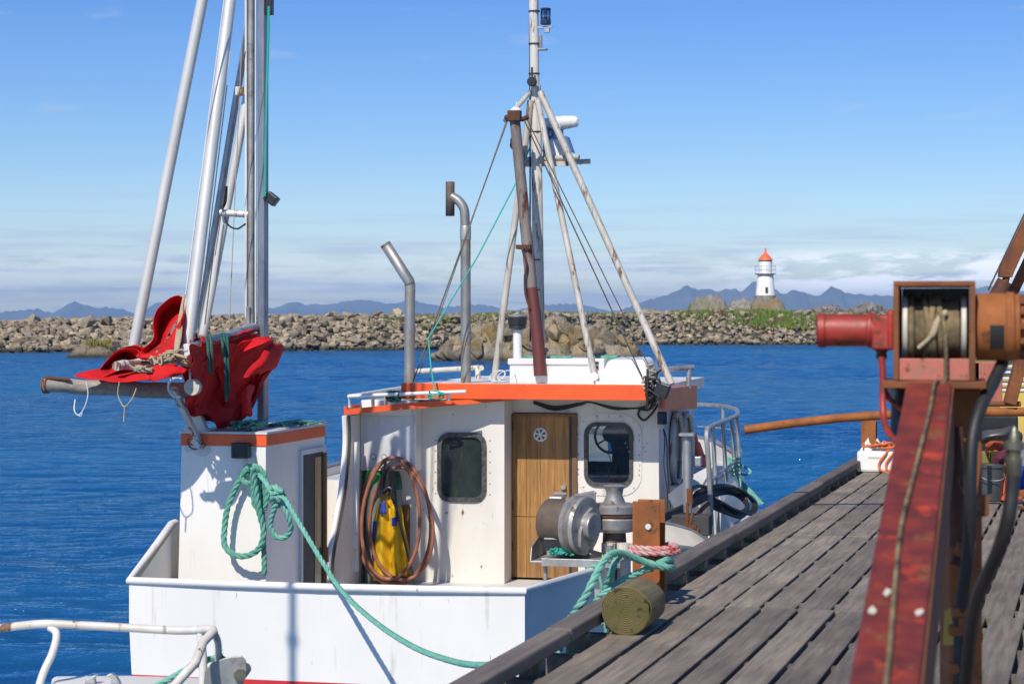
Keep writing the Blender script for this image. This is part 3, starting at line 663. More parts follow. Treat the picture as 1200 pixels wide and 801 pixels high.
# ================================================================== FISHING BOAT
BOAT = thing('fishing_boat', 'white fishing boat with orange trimmed wheelhouse and masts moored along the pier', 'fishing boat', BF)
CU = -1.865
ST = [  # v, half beams at sheer/rub/waterline/bilge, starboard sheer z, port sheer z, rub z
 (0.0, 1.865, 1.865, 1.84, 1.4, 1.03, 1.015, .62), (.7, 1.90, 1.90, 1.88, 1.5, 1.00, 1.26, .60), (1.15, 1.93, 1.93, 1.91, 1.6, .98, 1.42, .60), (2.45, 2.02, 2.03, 2.0, 1.7, .925, 1.44, .58),
 (2.47, 2.02, 2.03, 2.0, 1.7, .50, 1.44, .42), (4.5, 2.40, 2.44, 2.36, 2.0, .50, 1.40, .42), (6.8, 2.60, 2.75, 2.60, 2.2, .55, 1.40, .45), (7.25, 2.60, 2.80, 2.62, 2.2, 1.48, 1.48, .85),
 (9.0, 2.60, 2.82, 2.55, 2.1, 1.50, 1.50, .88), (10.8, 2.48, 2.62, 2.25, 1.7, 1.54, 1.54, .95), (12.5, 1.95, 1.95, 1.45, .9, 1.62, 1.62, 1.0), (13.8, 1.15, 1.05, .65, .3, 1.70, 1.70, 1.05), (14.8, .10, .08, .04, .02, 1.80, 1.80, 1.1)]
WLZ = .155
def section(s, side):
    v, h0, h1, h2, h3, zs, zp, zr = s; zt = zs if side > 0 else zp
    return [Vector((CU+side*h0, v, zt)), Vector((CU+side*h1, v, min(zr, zt-.04))), Vector((CU+side*h2, v, WLZ)), Vector((CU+side*h3, v, -.5)), Vector((CU, v, -.8))]
def hull_rows(lo, hi):
    out = []
    for side in (1, -1):
        rows = [section(s, side)[lo:hi] for s in ST]
        if side < 0: rows = [r[::-1] for r in rows]
        out.append(rows)
    return out
mb = MB()
for rows in hull_rows(0, 3): mb.grid(rows, sm=False)
s0 = section(ST[0], 1)[:3]; p0 = section(ST[0], -1)[:3]
mb.add([p0[0], s0[0], s0[1], p0[1], s0[2], p0[2]], [(0, 1, 2, 3), (3, 2, 4, 5)])
HULL = mb.build('hull', M['white_clean'], BOAT)
mb = MB()
for rows in hull_rows(2, 5): mb.grid(rows, sm=False)
s0 = section(ST[0], 1)[2:]; p0 = section(ST[0], -1)[2:]
mb.add([p0[0], s0[0], s0[1], p0[1], s0[2]], [(0, 1, 2, 3), (3, 2, 4)]); mb.build('bottom_paint', M['boot'], BOAT)
# inside of the bulwarks and decks
mb = MB(); t = .06
for side in (1, -1):
    rows = []
    for s in ST[:-1]:
        a = section(s, side)[0]; h = s[1]-t
        rows.append([Vector((CU+side*h, max(s[0], t), a.z-.005)), Vector((CU+side*h, max(s[0], t), .28 if s[0] < 7.2 else 1.35))])
    if side > 0: rows = [r[::-1] for r in rows]
    mb.grid(rows, sm=False)
mb.add([(CU-1.80, t, 1.01), (CU+1.80, t, 1.02), (CU+1.80, t, .28), (CU-1.80, t, .28)], [(0, 1, 2, 3)])
mb.build('bulwark_lining', M['white'], HULL)
mb = MB()
mb.prism([(CU-s[1]+.03, s[0]+(.05 if s[0] == 0 else 0), .24) for s in ST[:8]]+[(CU+s[1]-.03, s[0]+(.05 if s[0] == 0 else 0), .24) for s in ST[:8][::-1]], (0, 0, .05)); mb.build('deck', M['grey_side'], BOAT)
mb = MB()
mb.prism([(CU-s[1]+.03, s[0], 1.32) for s in ST[7:-1]]+[(CU+s[1]-.03, s[0], 1.32) for s in ST[7:-1][::-1]], (0, 0, .06)); mb.build('foredeck', M['grey_side'], BOAT)
mb = MB(); mb.box((CU-2.58, 7.24, .28), (CU+2.58, 7.30, 1.385)); mb.build('foredeck_bulkhead', M['white'], BOAT)
# cap rails (rounded steel section)
def cap(pts, r=.034):
    mb = MB(); mb.tube(pts, r, 12); return mb
mb = MB()
st = [section(s, 1)[0] for s in ST[:4]][::-1]; tr = [Vector((CU+1.865, 0, 1.03)), Vector((CU+.9, -.012, 1.018)), Vector((CU, -.02, 1.012)), Vector((CU-.9, -.012, 1.012)), Vector((CU-1.865, 0, 1.015))]
pt = [section(s, -1)[0] for s in ST[1:8]]
def flat_rail(pts, w=.085, hgt=.055):
    m_ = MB()
    for a, b in zip(pts, pts[1:]): m_.bar(a, b, w, hgt)
    for p in pts[1:-1]: m_.lathe(p-Vector((0, 0, hgt/2)), (0, 0, 1), [(w/2, 0), (w/2, hgt)], 14)
    return m_
mb.tube(st+tr[1:]+pt, .036, 12, True)
mb.build('cap_rail', M['white_clean'], HULL)
mb = MB(); mb.tube([section(s, 1)[0]+Vector((.0, 0, 0)) for s in ST[4:7]], .03, 10); mb.tube([section(s, 1)[0] for s in ST[7:]]+[section(s, -1)[0] for s in ST[7:-1]][::-1], .035, 10)
mb.build('cap_rail', M['alu_dull'], HULL)
mb = MB(); mb.tube([section(s, 1)[1]+Vector((.03, 0, 0)) for s in ST[4:]], .05, 10); mb.tube([section(s, -1)[1]-Vector((.03, 0, 0)) for s in ST[4:]], .05, 10); mb.build('rubbing_strake', M['grey_side'], HULL)
# ---------------- stern house
AV = 1.0; SU = BF.v(311.5, 500, AV).x; ZT = 2.315
PU = BF.v(207, 620, AV).x-.0; PUt = BF.v(213, 510, AV).x
FV = BF.u(380, 500, SU).y
SH = empty('stern_house'); SH.parent = BOAT
ztrim = BF.v(311, 523, AV).z
mb = MB()
lo = [(PU, AV, .28), (SU, AV, .28), (SU, FV, .28), (PU, FV, .28)]; hi = [(PUt, AV, ztrim), (SU, AV, ztrim), (SU, FV, ztrim), (PUt, FV, ztrim)]
mb.hexa(lo, hi)
SH2 = mb.build('walls', M['white_clean'], SH)
mb = MB(); hi2 = [(PUt-.012, AV-.012, ztrim), (SU+.012, AV-.012, ztrim), (SU+.012, FV+.012, ztrim), (PUt-.012, FV+.012, ztrim)]
mb.hexa([(x, y, ztrim+.001) for x, y, z in hi2], [(x+(.01 if x < -3 else 0), y, ZT) for x, y, z in hi2]); mb.build('orange_band', M['orange'], SH, bevel=.008)
mb = MB(); mb.prism([(PUt-.02, AV-.02, ZT+.001), (SU+.02, AV-.02, ZT+.001), (SU+.02, FV+.02, ZT+.001), (PUt-.02, FV+.02, ZT+.001)], (0, 0, .022)); mb.build('roof', M['grey_side'], SH)
# door opening in the starboard side (dark, recessed look built as a frame round a dark doorway box)
d0 = BF.u(352, 540, SU).y; d1 = BF.u(378, 540, SU).y; dzt = BF.u(352, 533, SU).z
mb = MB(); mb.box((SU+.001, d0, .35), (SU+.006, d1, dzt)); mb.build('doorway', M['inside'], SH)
mb = MB(); mb.box((SU, d0-.05, dzt), (SU+.03, d1+.03, dzt+.05)); mb.box((SU, d0-.05, .30), (SU+.03, d0, dzt-.001)); mb.build('door_frame', M['grey_side'], SH)
mb = MB(); mb.box((SU+.007, d0+.42, .36), (SU+.012, d1-.03, dzt-.05)); mb.build('door_leaf', M['dirtyglass'], SH)
mb = MB(); mb.box((SU, d1, .30), (SU+.04, d1+.035, dzt-.02)); mb.box((SU+.04, d1-.0, .9), (SU+.06, d1+.04, 1.05)); mb.build('door_post', M['door'], SH)
# flood lamp under the trim
mb = MB(); c = BF.v(285, 527, AV); mb.box((c.x-.085, AV-.11, c.z-.075), (c.x+.085, AV-.012, c.z+.075)); fl = mb.build('flood_lamp', M['black'], SH, bevel=.012)
mb = MB(); mb.box((c.x-.065, AV-.1155, c.z-.055), (c.x+.065, AV-.1105, c.z+.055)); mb.build('lens', M['dirtyglass'], fl)
# welded seam strip near the port corner and scrape patch
c = BF.v(233, 524, AV); rr = random.Random(3)
mb = MB(); pts = [(c.x+.16*math.cos(a)*rr.uniform(.6, 1.2), AV-.004, c.z+.075*math.sin(a)*rr.uniform(.5, 1.3)) for a in [i*math.pi/9 for i in range(18)]]; mb.prism(pts, (0, .003, 0)); mb.build('scraped_patch', M['grey_side'], SH)
# rope hook
c = BF.v(294, 549, AV); mb = MB(); mb.tube([(c.x, AV, c.z), (c.x, AV-.12, c.z+.01)], .035, 10); mb.build('rope_hook', M['rust'], SH)
# ---------------- aft mast (twin aluminium profile)
MV = 2.0; mp = BF.v(301, 500, MV); mbase = ZT+.02; MT = 6.2
MAST = empty('aft_mast'); MAST.parent = BOAT
ua = BF.v(297, 500, MV).x; ub = BF.v(307, 500, MV).x; wpx = BF.v(310, 400, MV).x-BF.v(300, 400, MV).x
top = BF.v(300, -60, MV).z
mb = MB()
x0 = BF.v(289.5, 400, MV).x; x1 = BF.v(300.5, 400, MV).x; x2 = BF.v(302.5, 400, MV).x; x3 = BF.v(311, 400, MV).x
mb.box((x2-.0, MV-.03, mbase), (x3, MV+.10, top)); mb.build('mast_profile', M['alu_dark'], MAST, bevel=.01)
mb = MB(); zb = BF.v(295, 395, MV).z; mb.tube([((x0+x1)/2, MV-.02, zb), ((x0+x1)/2, MV-.02, top)], (x1-x0)*.36, 12); mb.build('mast_track', M['steel_cast'], MAST)
mb = MB(); mb.box((x0-.004, MV-.055, zb+.2), (x0+.016, MV+.03, top)); mb.box((x1+.004, MV-.05, zb+.1), (x1+.014, MV-.03, top)); mb.build('sail_track', M['alu'], MAST)
mb = MB()
mb.box((x0-.02, MV-.075, mbase), (x3+.02, MV-.03, mbase+.01)); mb.box((x0-.05, MV-.1, mbase), (x3+.05, MV+.15, mbase+.015)); mb.build('mast_step', M['alu_dull'], MAST)
mb = MB(); c = BF.v(293, 388, MV); mb.tube([(c.x, c.y-.06, c.z), (c.x+.01, c.y-.08, c.z+.25)], .022, 8); mb.lathe((c.x, c.y-.10, c.z), (0, 1, 0), [(.05, 0), (.05, .05)], 14); mb.tube([(c.x+.03, c.y-.08, c.z+.05), (c.x+.05, c.y-.07, c.z-.15), (c.x, c.y-.07, c.z-.2)], .016, 8); mb.build('halyard_blocks', M['alu_dull'], MAST)
mb = MB(); c = BF.v(315, 233, MV); mb.obox((c.x+.03, MV, c.z), (.13, .10, .10), Matrix.Rotation(R(38), 3, 'Y')); mb.bar((x3, MV, c.z-.02), (c.x+.02, MV, c.z), .02, .02); mb.build('deck_lamp', M['black'], MAST, bevel=.01)
mb = MB(); c = BF.v(316, 6, MV); mb.obox((c.x, MV, c.z), (.07, .07, .20)); mb.tube([(x3, MV, c.z-.02), (c.x, MV, c.z)], .015, 6); mb.build('top_block', M['black'], MAST, bevel=.01)
# aluminium poles of the aft rig
def pole(name, a, b, r, mat, cap_=True, parent=None, n=14):
    mb = MB(); mb.tube([a, b], r, n); return mb.build(name, M[mat], parent or BOAT)
TOPP = BF.v(290, -75, 1.4)
pole('rig_pole', BF.v(157, 405, 1.5), BF.v(249, -60, 1.5), .056, 'alu')
pole('rig_pole', BF.v(217, 424, .35), BF.v(277, -60, .9), .058, 'alu')
a = BF.v(238, 392, 2.0); b_ = BF.v(302, 60, 2.05)
pole('rig_pole', a, BF.v(290, 112, 2.1), .045, 'alu')
pole('rig_pole', BF.v(232, 388, 2.3), BF.v(291, 30, 2.3), .038, 'alu_dull')
mb = MB(); c0 = BF.v(258, 249, 1.95); c1 = BF.v(291, 251, 1.98); mb.tube([c0, c1], .035, 12); sp = mb.build('spreader', M['alu'], BOAT)
mb = MB(); mb.obox(BF.v(284, 107, 2.0), (.14, .06, .09)); mb.build('clamp', M['mastpaint'], BOAT, bevel=.01)
mb = MB(); mb.tube(crv([BF.v(265, 218, 1.9), BF.v(264, 235, 1.9), BF.v(260, 245, 1.9)]), .018, 8); mb.tube(crv([BF.v(263, 254, 1.9), BF.v(268, 264, 1.9), BF.v(278, 268, 1.9), BF.v(288, 262, 1.95)]), .009, 6); mb.build('cable', M['rubber'], sp)
for i, (x0_, y0_, x1_, y1_, v_, r_, m_) in enumerate([(217, 350, 268, -40, .6, .007, 'rope_white'), (205, 408, 219, 350, .6, .013, 'rope_white'), (232, 385, 266, 100, 1.7, .006, 'wire'), (268, 395, 283, 60, 1.9, .005, 'rope_tan'), (240, 380, 256, 250, 1.9, .006, 'wire'), (224, 380, 270, 60, 1.2, .006, 'rope_white'), (252, 300, 288, 60, 1.6, .004, 'wire')]):
    mb = MB(); mb.tube([BF.v(x0_, y0_, v_), BF.v(x1_, y1_, v_)], r_, 6); mb.build('stay', M[m_], BOAT)
mb = MB(); rope(mb, [BF.v(315, 8, 1.9), BF.v(314, 60, 1.9), BF.v(312, 130, 1.9), BF.v(310.5, 230, 1.93)], .014); mb.build('halyard', M['rope_thin'], BOAT)
# slanting strut from the booms down to the stern house
S0 = BF.v(203, 455, .35); S1 = BF.v(232, 515, AV-.03)
mb = MB(); mb.bar(S0, S1, .055, .05); mb.bar(S1+Vector((-.03, 0, .0)), S1+Vector((.05, -.02, -.07)), .1, .05); mb.build('strut', M['mastpaint'], BOAT)
mb = MB(); c = BF.v(228, 516, AV); mb.hexa([(c.x-.12, AV, ZT+.02), (c.x+.12, AV, ZT+.02), (c.x+.12, AV+.1, ZT+.02), (c.x-.12, AV+.1, ZT+.02)], [(c.x-.03, AV+.02, ZT+.24), (c.x+.03, AV+.02, ZT+.24), (c.x+.03, AV+.07, ZT+.24), (c.x-.03, AV+.07, ZT+.24)]); mb.build('strut_foot', M['white'], BOAT)
mb = MB(); c = BF.v(229, 517, AV-.07); mb.tube(arc(c, .075, 150, 390, 14, (1, 0, 0), (0, 0, 1)), .008, 6); mb.build('shackle', M['soot'], BOAT)
# spars
def spar(name, a, b, r0, r1, mat, parent=None):
    mb = MB(); n = 9; pts = [a.lerp(b, i/(n-1))+Vector((0, 0, .008*math.sin(i*2.1))) for i in range(n)]
    mb.tube(pts, [r0+(r1-r0)*i/(n-1) for i in range(n)], 18); return mb.build(name, M[mat], parent or BOAT)
LB = spar('wooden_boom', BF.v(50, 451, -.05), BF.v(236, 459, .95), .066, .08, 'boomwood')
mb = MB()
for k, (px, rr_) in enumerate(((52.5, .071), (56, .072))):
    q = BF.v(px, 451, -.03); mb.tube([q+Vector((0, math.cos(a)*rr_, math.sin(a)*rr_)) for a in [i*math.pi/8 for i in range(16)]], .009, 6, closed=True)
mb.bar(BF.v(54, 442, -.05), BF.v(82, 444, .05), .05, .02); mb.build('boom_band', M['rust'], LB)
# short spar with pale end, silver boom on top of the tarpaulin, end caps
spar('short_spar', BF.v(136, 429, -.05), BF.v(200, 421, .7), .045, .05, 'mastpaint')
mb = MB(); mb.obox(BF.v(170, 426.5, .12), (.36, .10, .055), Matrix.Rotation(R(2), 3, 'Y')); mb.build('spar_fitting', M['maroon'], BOAT, bevel=.01)
spar('boom', BF.v(218, 410, .25), BF.v(298, 383, MV-.05), .055, .05, 'alu_dull')
mb = MB(); c = BF.v(217.5, 410, .22); mb.lathe(c, (0, 1, 0), [(.055, 0), (.06, .01), (.06, .05), (.03, .09)], 18); mb.build('boom_end_cap', M['plasticwhite'], BOAT)
spar('boom', BF.v(224, 454, .10), BF.v(229, 453, .42), .068, .066, 'boomwood')
mb = MB(); c = BF.v(224.5, 453.5, .06); mb.lathe(c, (0, 1, 0), [(.074, 0), (.078, .012), (.078, .05)], 22); ec = mb.build('boom_end_disc', M['label'], BOAT)
mb = MB(); mb.tube([c+Vector((-.01, -.01, .06)), c+Vector((-.012, -.01, .17))], .011, 6); mb.tube(arc(c+Vector((-.13, -.02, 0)), .09, 60, 290, 16, (1, 0, 0), (0, 0, 1)), .012, 8); mb.build('ring', M['rope_white'], ec)
# ---------------- wheelhouse
VL, VR, VF = 6.05, 6.50, 5.74
uW = BF.v(431, 500, VL).x            # inner side of the port wing
uC = BF.v(591, 500, VL).x; uD = BF.v(600.5, 500, VR).x; uR = BF.v(772, 500, VR).x
zF0 = BF.v(620, 468, VF).z; zF1 = BF.v(620, 449.5, VF).z     # fascia bottom / top
WH = empty('wheelhouse'); WH.parent = BOAT
def plate_hole(mb, x0, x1, z0, z1, hole, y, th):
    """upright wall sheet in the x/z plane with one opening (list of x,z anticlockwise)"""
    cx = sum(p[0] for p in hole)/len(hole); cz = sum(p[1] for p in hole)/len(hole); out = []
    for x, z in hole:
        dx, dz = x-cx, z-cz; k = 1e9
        if dx > 1e-9: k = min(k, (x1-cx)/dx)
        if dx < -1e-9: k = min(k, (x0-cx)/dx)
        if dz > 1e-9: k = min(k, (z1-cz)/dz)
        if dz < -1e-9: k = min(k, (z0-cz)/dz)
        out.append((cx+dx*k, cz+dz*k))
    n = len(hole)
    # insert rectangle corners: move nearest projected point to each corner
    for X, Z_ in ((x0, z0), (x1, z0), (x1, z1), (x0, z1)):
        i = min(range(n), key=lambda i: (out[i][0]-X)**2+(out[i][1]-Z_)**2); out[i] = (X, Z_)
    vs = [(x, y, z) for x, z in out]+[(x, y, z) for x, z in hole]+[(x, y+th, z) for x, z in hole]+[(x, y+th, z) for x, z in out]
    fs = []
    for i in range(n):
        j = (i+1) % n
        fs += [(i, j, n+j, n+i), (n+i, n+j, 2*n+j, 2*n+i), (2*n+i, 2*n+j, 3*n+j, 3*n+i), (3*n+i, 3*n+j, j, i)]
    mb.add(vs, fs)
def ring_frame(hole_in, hole_out, y0, y1, mat, name, parent):
    n = len(hole_in); mb = MB()
    vs = [(x, y0, z) for x, z in hole_out]+[(x, y0, z) for x, z in hole_in]+[(x, y1, z) for x, z in hole_out]+[(x, y1, z) for x, z in hole_in]; fs = []
    for i in range(n):
        j = (i+1) % n; fs += [(i, j, n+j, n+i), (2*n+j, 2*n+i, 3*n+i, 3*n+j), (i, 2*n+i, 2*n+j, j), (n+i, n+j, 3*n+j, 3*n+i)]
    mb.add(vs, fs); return mb.build(name, M[mat], parent)
def win(px0, px1, py0, py1, v, r=.13):
    a = BF.v(px0, py0, v); b = BF.v(px1, py1, v); cx, cz = (a.x+b.x)/2, (a.z+b.z)/2; return cx, cz, abs(b.x-a.x)/2, abs(a.z-b.z)/2
# port part of the aft wall
cx, cz, hw, hh = win(516, 567, 509.5, 585, VL)
zwl = BF.v(591, 476, VL).z
mb = MB(); plate_hole(mb, uW, uC, .28, 2.46, rrect(cx, cz, hw, hh, .12), VL, .05)
mb.box((uC-.05, VL+.051, .28), (uC, VR, 2.46))
wl = mb.build('aft_wall', M['white'], WH)
W1 = ring_frame(rrect(cx, cz, hw-.02, hh-.02, .105), rrect(cx, cz, hw+.035, hh+.035, .15), VL-.022, VL+.02, 'seal', 'window', WH)
mb = MB(); mb.prism([(x, VL+.012, z) for x, z in rrect(cx, cz, hw-.015, hh-.015, .11)], (0, .006, 0)); mb.build('pane', M['dirtyglass'], W1)
mb = MB()
for k in range(6):
    z = cz-hh+.06+k*(2*hh-.12)/5; mb.lathe((cx+hw+.075, VL-.004, z), (0, 1, 0), [(.008, 0), (.011, .004)], 8); mb.lathe((cx-hw-.06, VL-.004, z), (0, 1, 0), [(.008, 0), (.011, .004)], 8)
mb.build('bolts', M['alu_dull'], W1)
# starboard part with the clear window
cx, cz, hw, hh = win(687.5, 739.5, 497, 568, VR)
uP = BF.v(676, 500, VR).x
mb = MB(); plate_hole(mb, uP, uR, .28, 2.46, rrect(cx, cz, hw, hh, .13), VR, .05); mb.box((uD, VR+.0, 2.30), (uP-.001, VR+.05, 2.46)); mb.build('aft_wall', M['white'], WH)
fr_o = []
for x, z in rrect(cx, cz-.0, hw+.13, hh+.13, .25): fr_o.append((x, z))
PLT = ring_frame(rrect(cx, cz, hw+.02, hh+.02, .14), fr_o, VR-.010, VR-.001, 'white', 'window_flange', WH)
mb = MB()
for i, (x, z) in enumerate(rrect(cx, cz, hw+.10, hh+.10, .22, 2)+[(cx+hw+.10, cz+hh*k) for k in (-.5, 0, .5)]+[(cx-hw-.10, cz+hh*k) for k in (-.5, 0, .5)]+[(cx+k*hw*.5, cz+hh+.1) for k in (-1, 0, 1)]):
    mb.lathe((x, VR-.016, z), (0, 1, 0), [(.007, 0), (.011, .006)], 8)
for i in range(6):
    for j in range(2): mb.lathe((uR-.40+j*.16+i*.02, VR-.008, 2.0-.05*((i+j) % 3)-.05), (0, 1, 0), [(.006, 0), (.009, .007)], 8)
mb.build('rivets', M['alu_dull'], PLT)
W2 = ring_frame(rrect(cx, cz, hw-.018, hh-.018, .11), rrect(cx, cz, hw+.028, hh+.028, .15), VR-.03, VR+.02, 'seal', 'window', WH)
mb = MB(); mb.prism([(x, VR+.012, z) for x, z in rrect(cx, cz, hw-.012, hh-.012, .115)], (0, .005, 0)); mb.build('pane', M['glass'], W2)
# starboard side and front of the wheelhouse, with openings
VFW = 9.5
def side_wall(x, y0, y1, z0, z1, holes, th, mb):
    ys = sorted({y0, y1}|{h[0] for h in holes}|{h[1] for h in holes}); zs_ = sorted({z0, z1}|{h[2] for h in holes}|{h[3] for h in holes})
    for a, b in zip(ys, ys[1:]):
        for c, d in zip(zs_, zs_[1:]):
            if any(h[0] <= a and b <= h[1] and h[2] <= c and d <= h[3] for h in holes): continue
            mb.box((x, a, c), (x+th, b, d))
H1 = (BF.u(791, 500, uR).y, BF.u(796.5, 500, uR).y, 1.25, 2.16); 
mb = MB(); x = uR-.05
lean = .12
mb.hexa([(uR-.05, VR+.001, .28), (uR+.02, VR+.001, .28), (uR+.02, VFW, .28), (uR-.05, VFW, .28)], [(uR-.06, VR+.001, 2.46), (uR-.01, VR+.001, 2.46), (uR-.01, VFW, 2.46), (uR-.06, VFW, 2.46)])
mb.build('side_wall', M['grey_side'], WH); mb = MB(); mb.box((uW-.02, VL+.06, .28), (uW+.03, VFW, 2.46)); mb.build('side_wall', M['grey_side'], WH)
mb = MB(); fx0 = BF.v(690, 500, VFW).x; fx1 = BF.v(718, 500, VFW).x
fz0 = BF.v(700, 540, VFW).z; fz1 = BF.v(700, 498, VFW).z
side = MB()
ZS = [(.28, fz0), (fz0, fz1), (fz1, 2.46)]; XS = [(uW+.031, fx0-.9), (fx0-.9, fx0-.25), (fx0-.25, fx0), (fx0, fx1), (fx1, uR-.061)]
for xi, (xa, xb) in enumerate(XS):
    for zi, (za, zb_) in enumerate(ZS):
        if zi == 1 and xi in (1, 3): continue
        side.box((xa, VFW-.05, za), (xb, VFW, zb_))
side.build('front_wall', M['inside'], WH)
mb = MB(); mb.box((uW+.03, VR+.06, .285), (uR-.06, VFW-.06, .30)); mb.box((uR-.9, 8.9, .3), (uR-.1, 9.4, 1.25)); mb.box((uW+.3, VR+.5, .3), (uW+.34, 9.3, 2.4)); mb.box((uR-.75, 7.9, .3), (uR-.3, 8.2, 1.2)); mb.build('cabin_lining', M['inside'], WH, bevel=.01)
c = BF.v(716, 511, 7.3); mb = MB(); mb.tube([c+Vector((.20*math.cos(a), 0, .20*math.sin(a))) for a in [i*math.pi/14 for i in range(28)]], .016, 8, closed=True)
for k in range(3): a = math.pi/2+k*2*math.pi/3; mb.tube([c, c+Vector((.2*math.cos(a), 0, .2*math.sin(a)))], .010, 6)
mb.lathe(c+Vector((0, -.03, .03)), (0, 1, 0), [(.10, 0), (.11, .03), (.05, .08)], 18); mb.tube([c, c+Vector((0, .6, -.5))], .03, 8); mb.build('steering_wheel', M['black'], WH)
mb = MB(); c = BF.v(725, 527, 7.1); mb.obox(c, (.15, .05, .10)); mb.build('control_box', M['pinkrust'], WH, bevel=.02)
mb = MB(); mb.tube(crv([BF.v(711, 528, 7.0), BF.v(716, 540, 7.0), BF.v(713, 552, 7.0), BF.v(716, 566, 7.0)]), .006, 6); mb.build('coiled_cord', M['rope_white'], WH)
mb = MB(); mb.tube([BF.v(722, 543, 7.0), BF.v(722, 566, 7.0)], .010, 6); mb.build('grab_chain', M['yellowpaint'], WH)
# wing and its curved white edge
e = [BF.u(x_, y_, uW-.06) for x_, y_ in ((404, 487), (405, 515), (403, 545), (399, 580), (393, 615), (386, 650), (383, 690), (383, 720))]
e = crv([Vector((uW-.06, p.y, p.z)) for p in e], 4)
mb = MB(); n = len(e)
A = [Vector((uW-.001, p.y+.03, p.z)) for p in e]; B = [Vector((uW-.001, VL+.10, p.z)) for p in e]; C_ = [Vector((uW-.06, p.y, p.z)) for p in e]; D_ = [Vector((uW-.06, VL+.10, p.z)) for p in e]
mb.grid([list(r) for r in zip(A, B)], sm=False); mb.grid([list(r)[::-1] for r in zip(C_, D_)], sm=False); mb.build('port_wing', M['white'], WH)
mb = MB(); mb.tube([p+Vector((-.005, 0, 0)) for p in e], .032, 8); mb.build('wing_edge', M['white_clean'], WH)
mb = MB(); y_ = BF.u(415, 560, uW).y; mb.box((uW, y_-.03, BF.u(415, 642, uW).z), (uW+.045, y_+.06, BF.u(418, 517, uW).z)); mb.bar((uW+.02, VL-.52, .45), (uW+.02, VL-.45, .95), .04, .05); mb.build('wing_stiffener', M['white_clean'], WH)
# wall cabinet
a = BF.v(431.5, 482, VL-.30); b = BF.v(487, 552, VL-.30)
mb = MB(); mb.box((uW+.002, VL-.30, b.z), (b.x, VL-.001, 2.46)); cb = mb.build('wall_locker', M['white'], WH, bevel=.008)
mb = MB(); mb.box((uW+.04, VL-.312, b.z+.03), (b.x-.03, VL-.301, 2.28)); mb.build('locker_lid', M['grey_side'], cb, bevel=.005)
# roof: slab + fascias
uL = BF.v(470, 460, VF).x; uRt = BF.v(757, 458, VF).x
mb = MB(); mb.box((uL+.0, VF+.03, zF0+.03), (uRt+.14, VFW+.25, zF1-.02)); mb.build('roof', M['white'], WH)
mb = MB(); mb.box((uL, VF, zF0), (uRt, VF+.028, zF1)); mb.build('fascia', M['orange'], WH, bevel=.006)
fy0 = BF.u(776, 470, uRt+.18).y; xs_ = uRt+.16
mb = MB(); z_a = BF.u(780, 479.5, xs_).z; z_b = BF.u(784, 453.5, xs_).z
yA = BF.u(776, 470, xs_).y; yB = BF.u(812.5, 470, xs_).y
mb.hexa([(xs_, yA, z_a-.0), (xs_+.03, yA, z_a), (xs_+.05, yB, BF.u(812, 478.5, xs_).z), (xs_+.02, yB, BF.u(812, 478.5, xs_).z)], [(xs_, yA, z_b), (xs_+.03, yA, z_b), (xs_+.05, yB, BF.u(811, 451, xs_).z), (xs_+.02, yB, BF.u(811, 451, xs_).z)]); mb.build('fascia', M['orange'], WH, bevel=.006)
mb = MB(); mb.prism([(uRt, VF+.03, zF0+.04), (xs_, yA, zF0+.04), (xs_, yB, zF0+.06), (uRt, yB, zF0+.06)], (0, 0, .05)); mb.build('roof_edge', M['white'], WH)
# port canopy: slopes out to the aft port corner
cA = BF.u(404, 486, uW-.07); cB = BF.v(604, 469.0, VL-.16); ctl = BF.u(404, 479, uW-.07)
mids = [(0, 486, 479.5), (.35, 479.6, 472.2), (.65, 474.6, 468.6), (.85, 471, 467.0), (1, 468.6, 466.8)]
mb = MB(); rowsA = []
for k, yb, yt in mids:
    q = cA.lerp(cB, k); px = 404+(604-404)*k; pb = BF.v(px, yb, q.y); ptt = BF.v(px, yt, q.y); rowsA.append((pb, ptt))
for (a0, a1), (b0, b1) in zip(rowsA, rowsA[1:]):
    o_ = Vector((0, .03, 0)); mb.hexa([a0, b0, b0+o_, a0+o_], [a1, b1, b1+o_, a1+o_])
mb.build('canopy_fascia', M['orange'], WH)
mb = MB()
for (a0, a1), (b0, b1) in zip(rowsA, rowsA[1:]):
    za, zb2 = a0.z+.01, b0.z+.01
    a_ = Vector((a0.x, a0.y+.031, za)); b2 = Vector((b0.x, b0.y+.031, zb2)); mb.hexa([a_, b2, Vector((b0.x, VL+.3, zb2+.02)), Vector((a0.x, VL+.3, za+.02))], [p+Vector((0, 0, .03)) for p in (a_, b2, Vector((b0.x, VL+.3, zb2+.02)), Vector((a0.x, VL+.3, za+.02)))])
mb.build('canopy', M['white'], WH)
mb = MB(); mb.box((uW-.09, cA.y+.035, cA.z), (uW-.062, VFW, cA.z+.10)); mb.build('canopy_fascia', M['orange'], WH)
mb = MB(); mb.box((uW-.06, VL+.3, 2.30), (uL+.02, VFW+.2, 2.40)); mb.build('side_roof', M['white'], WH)
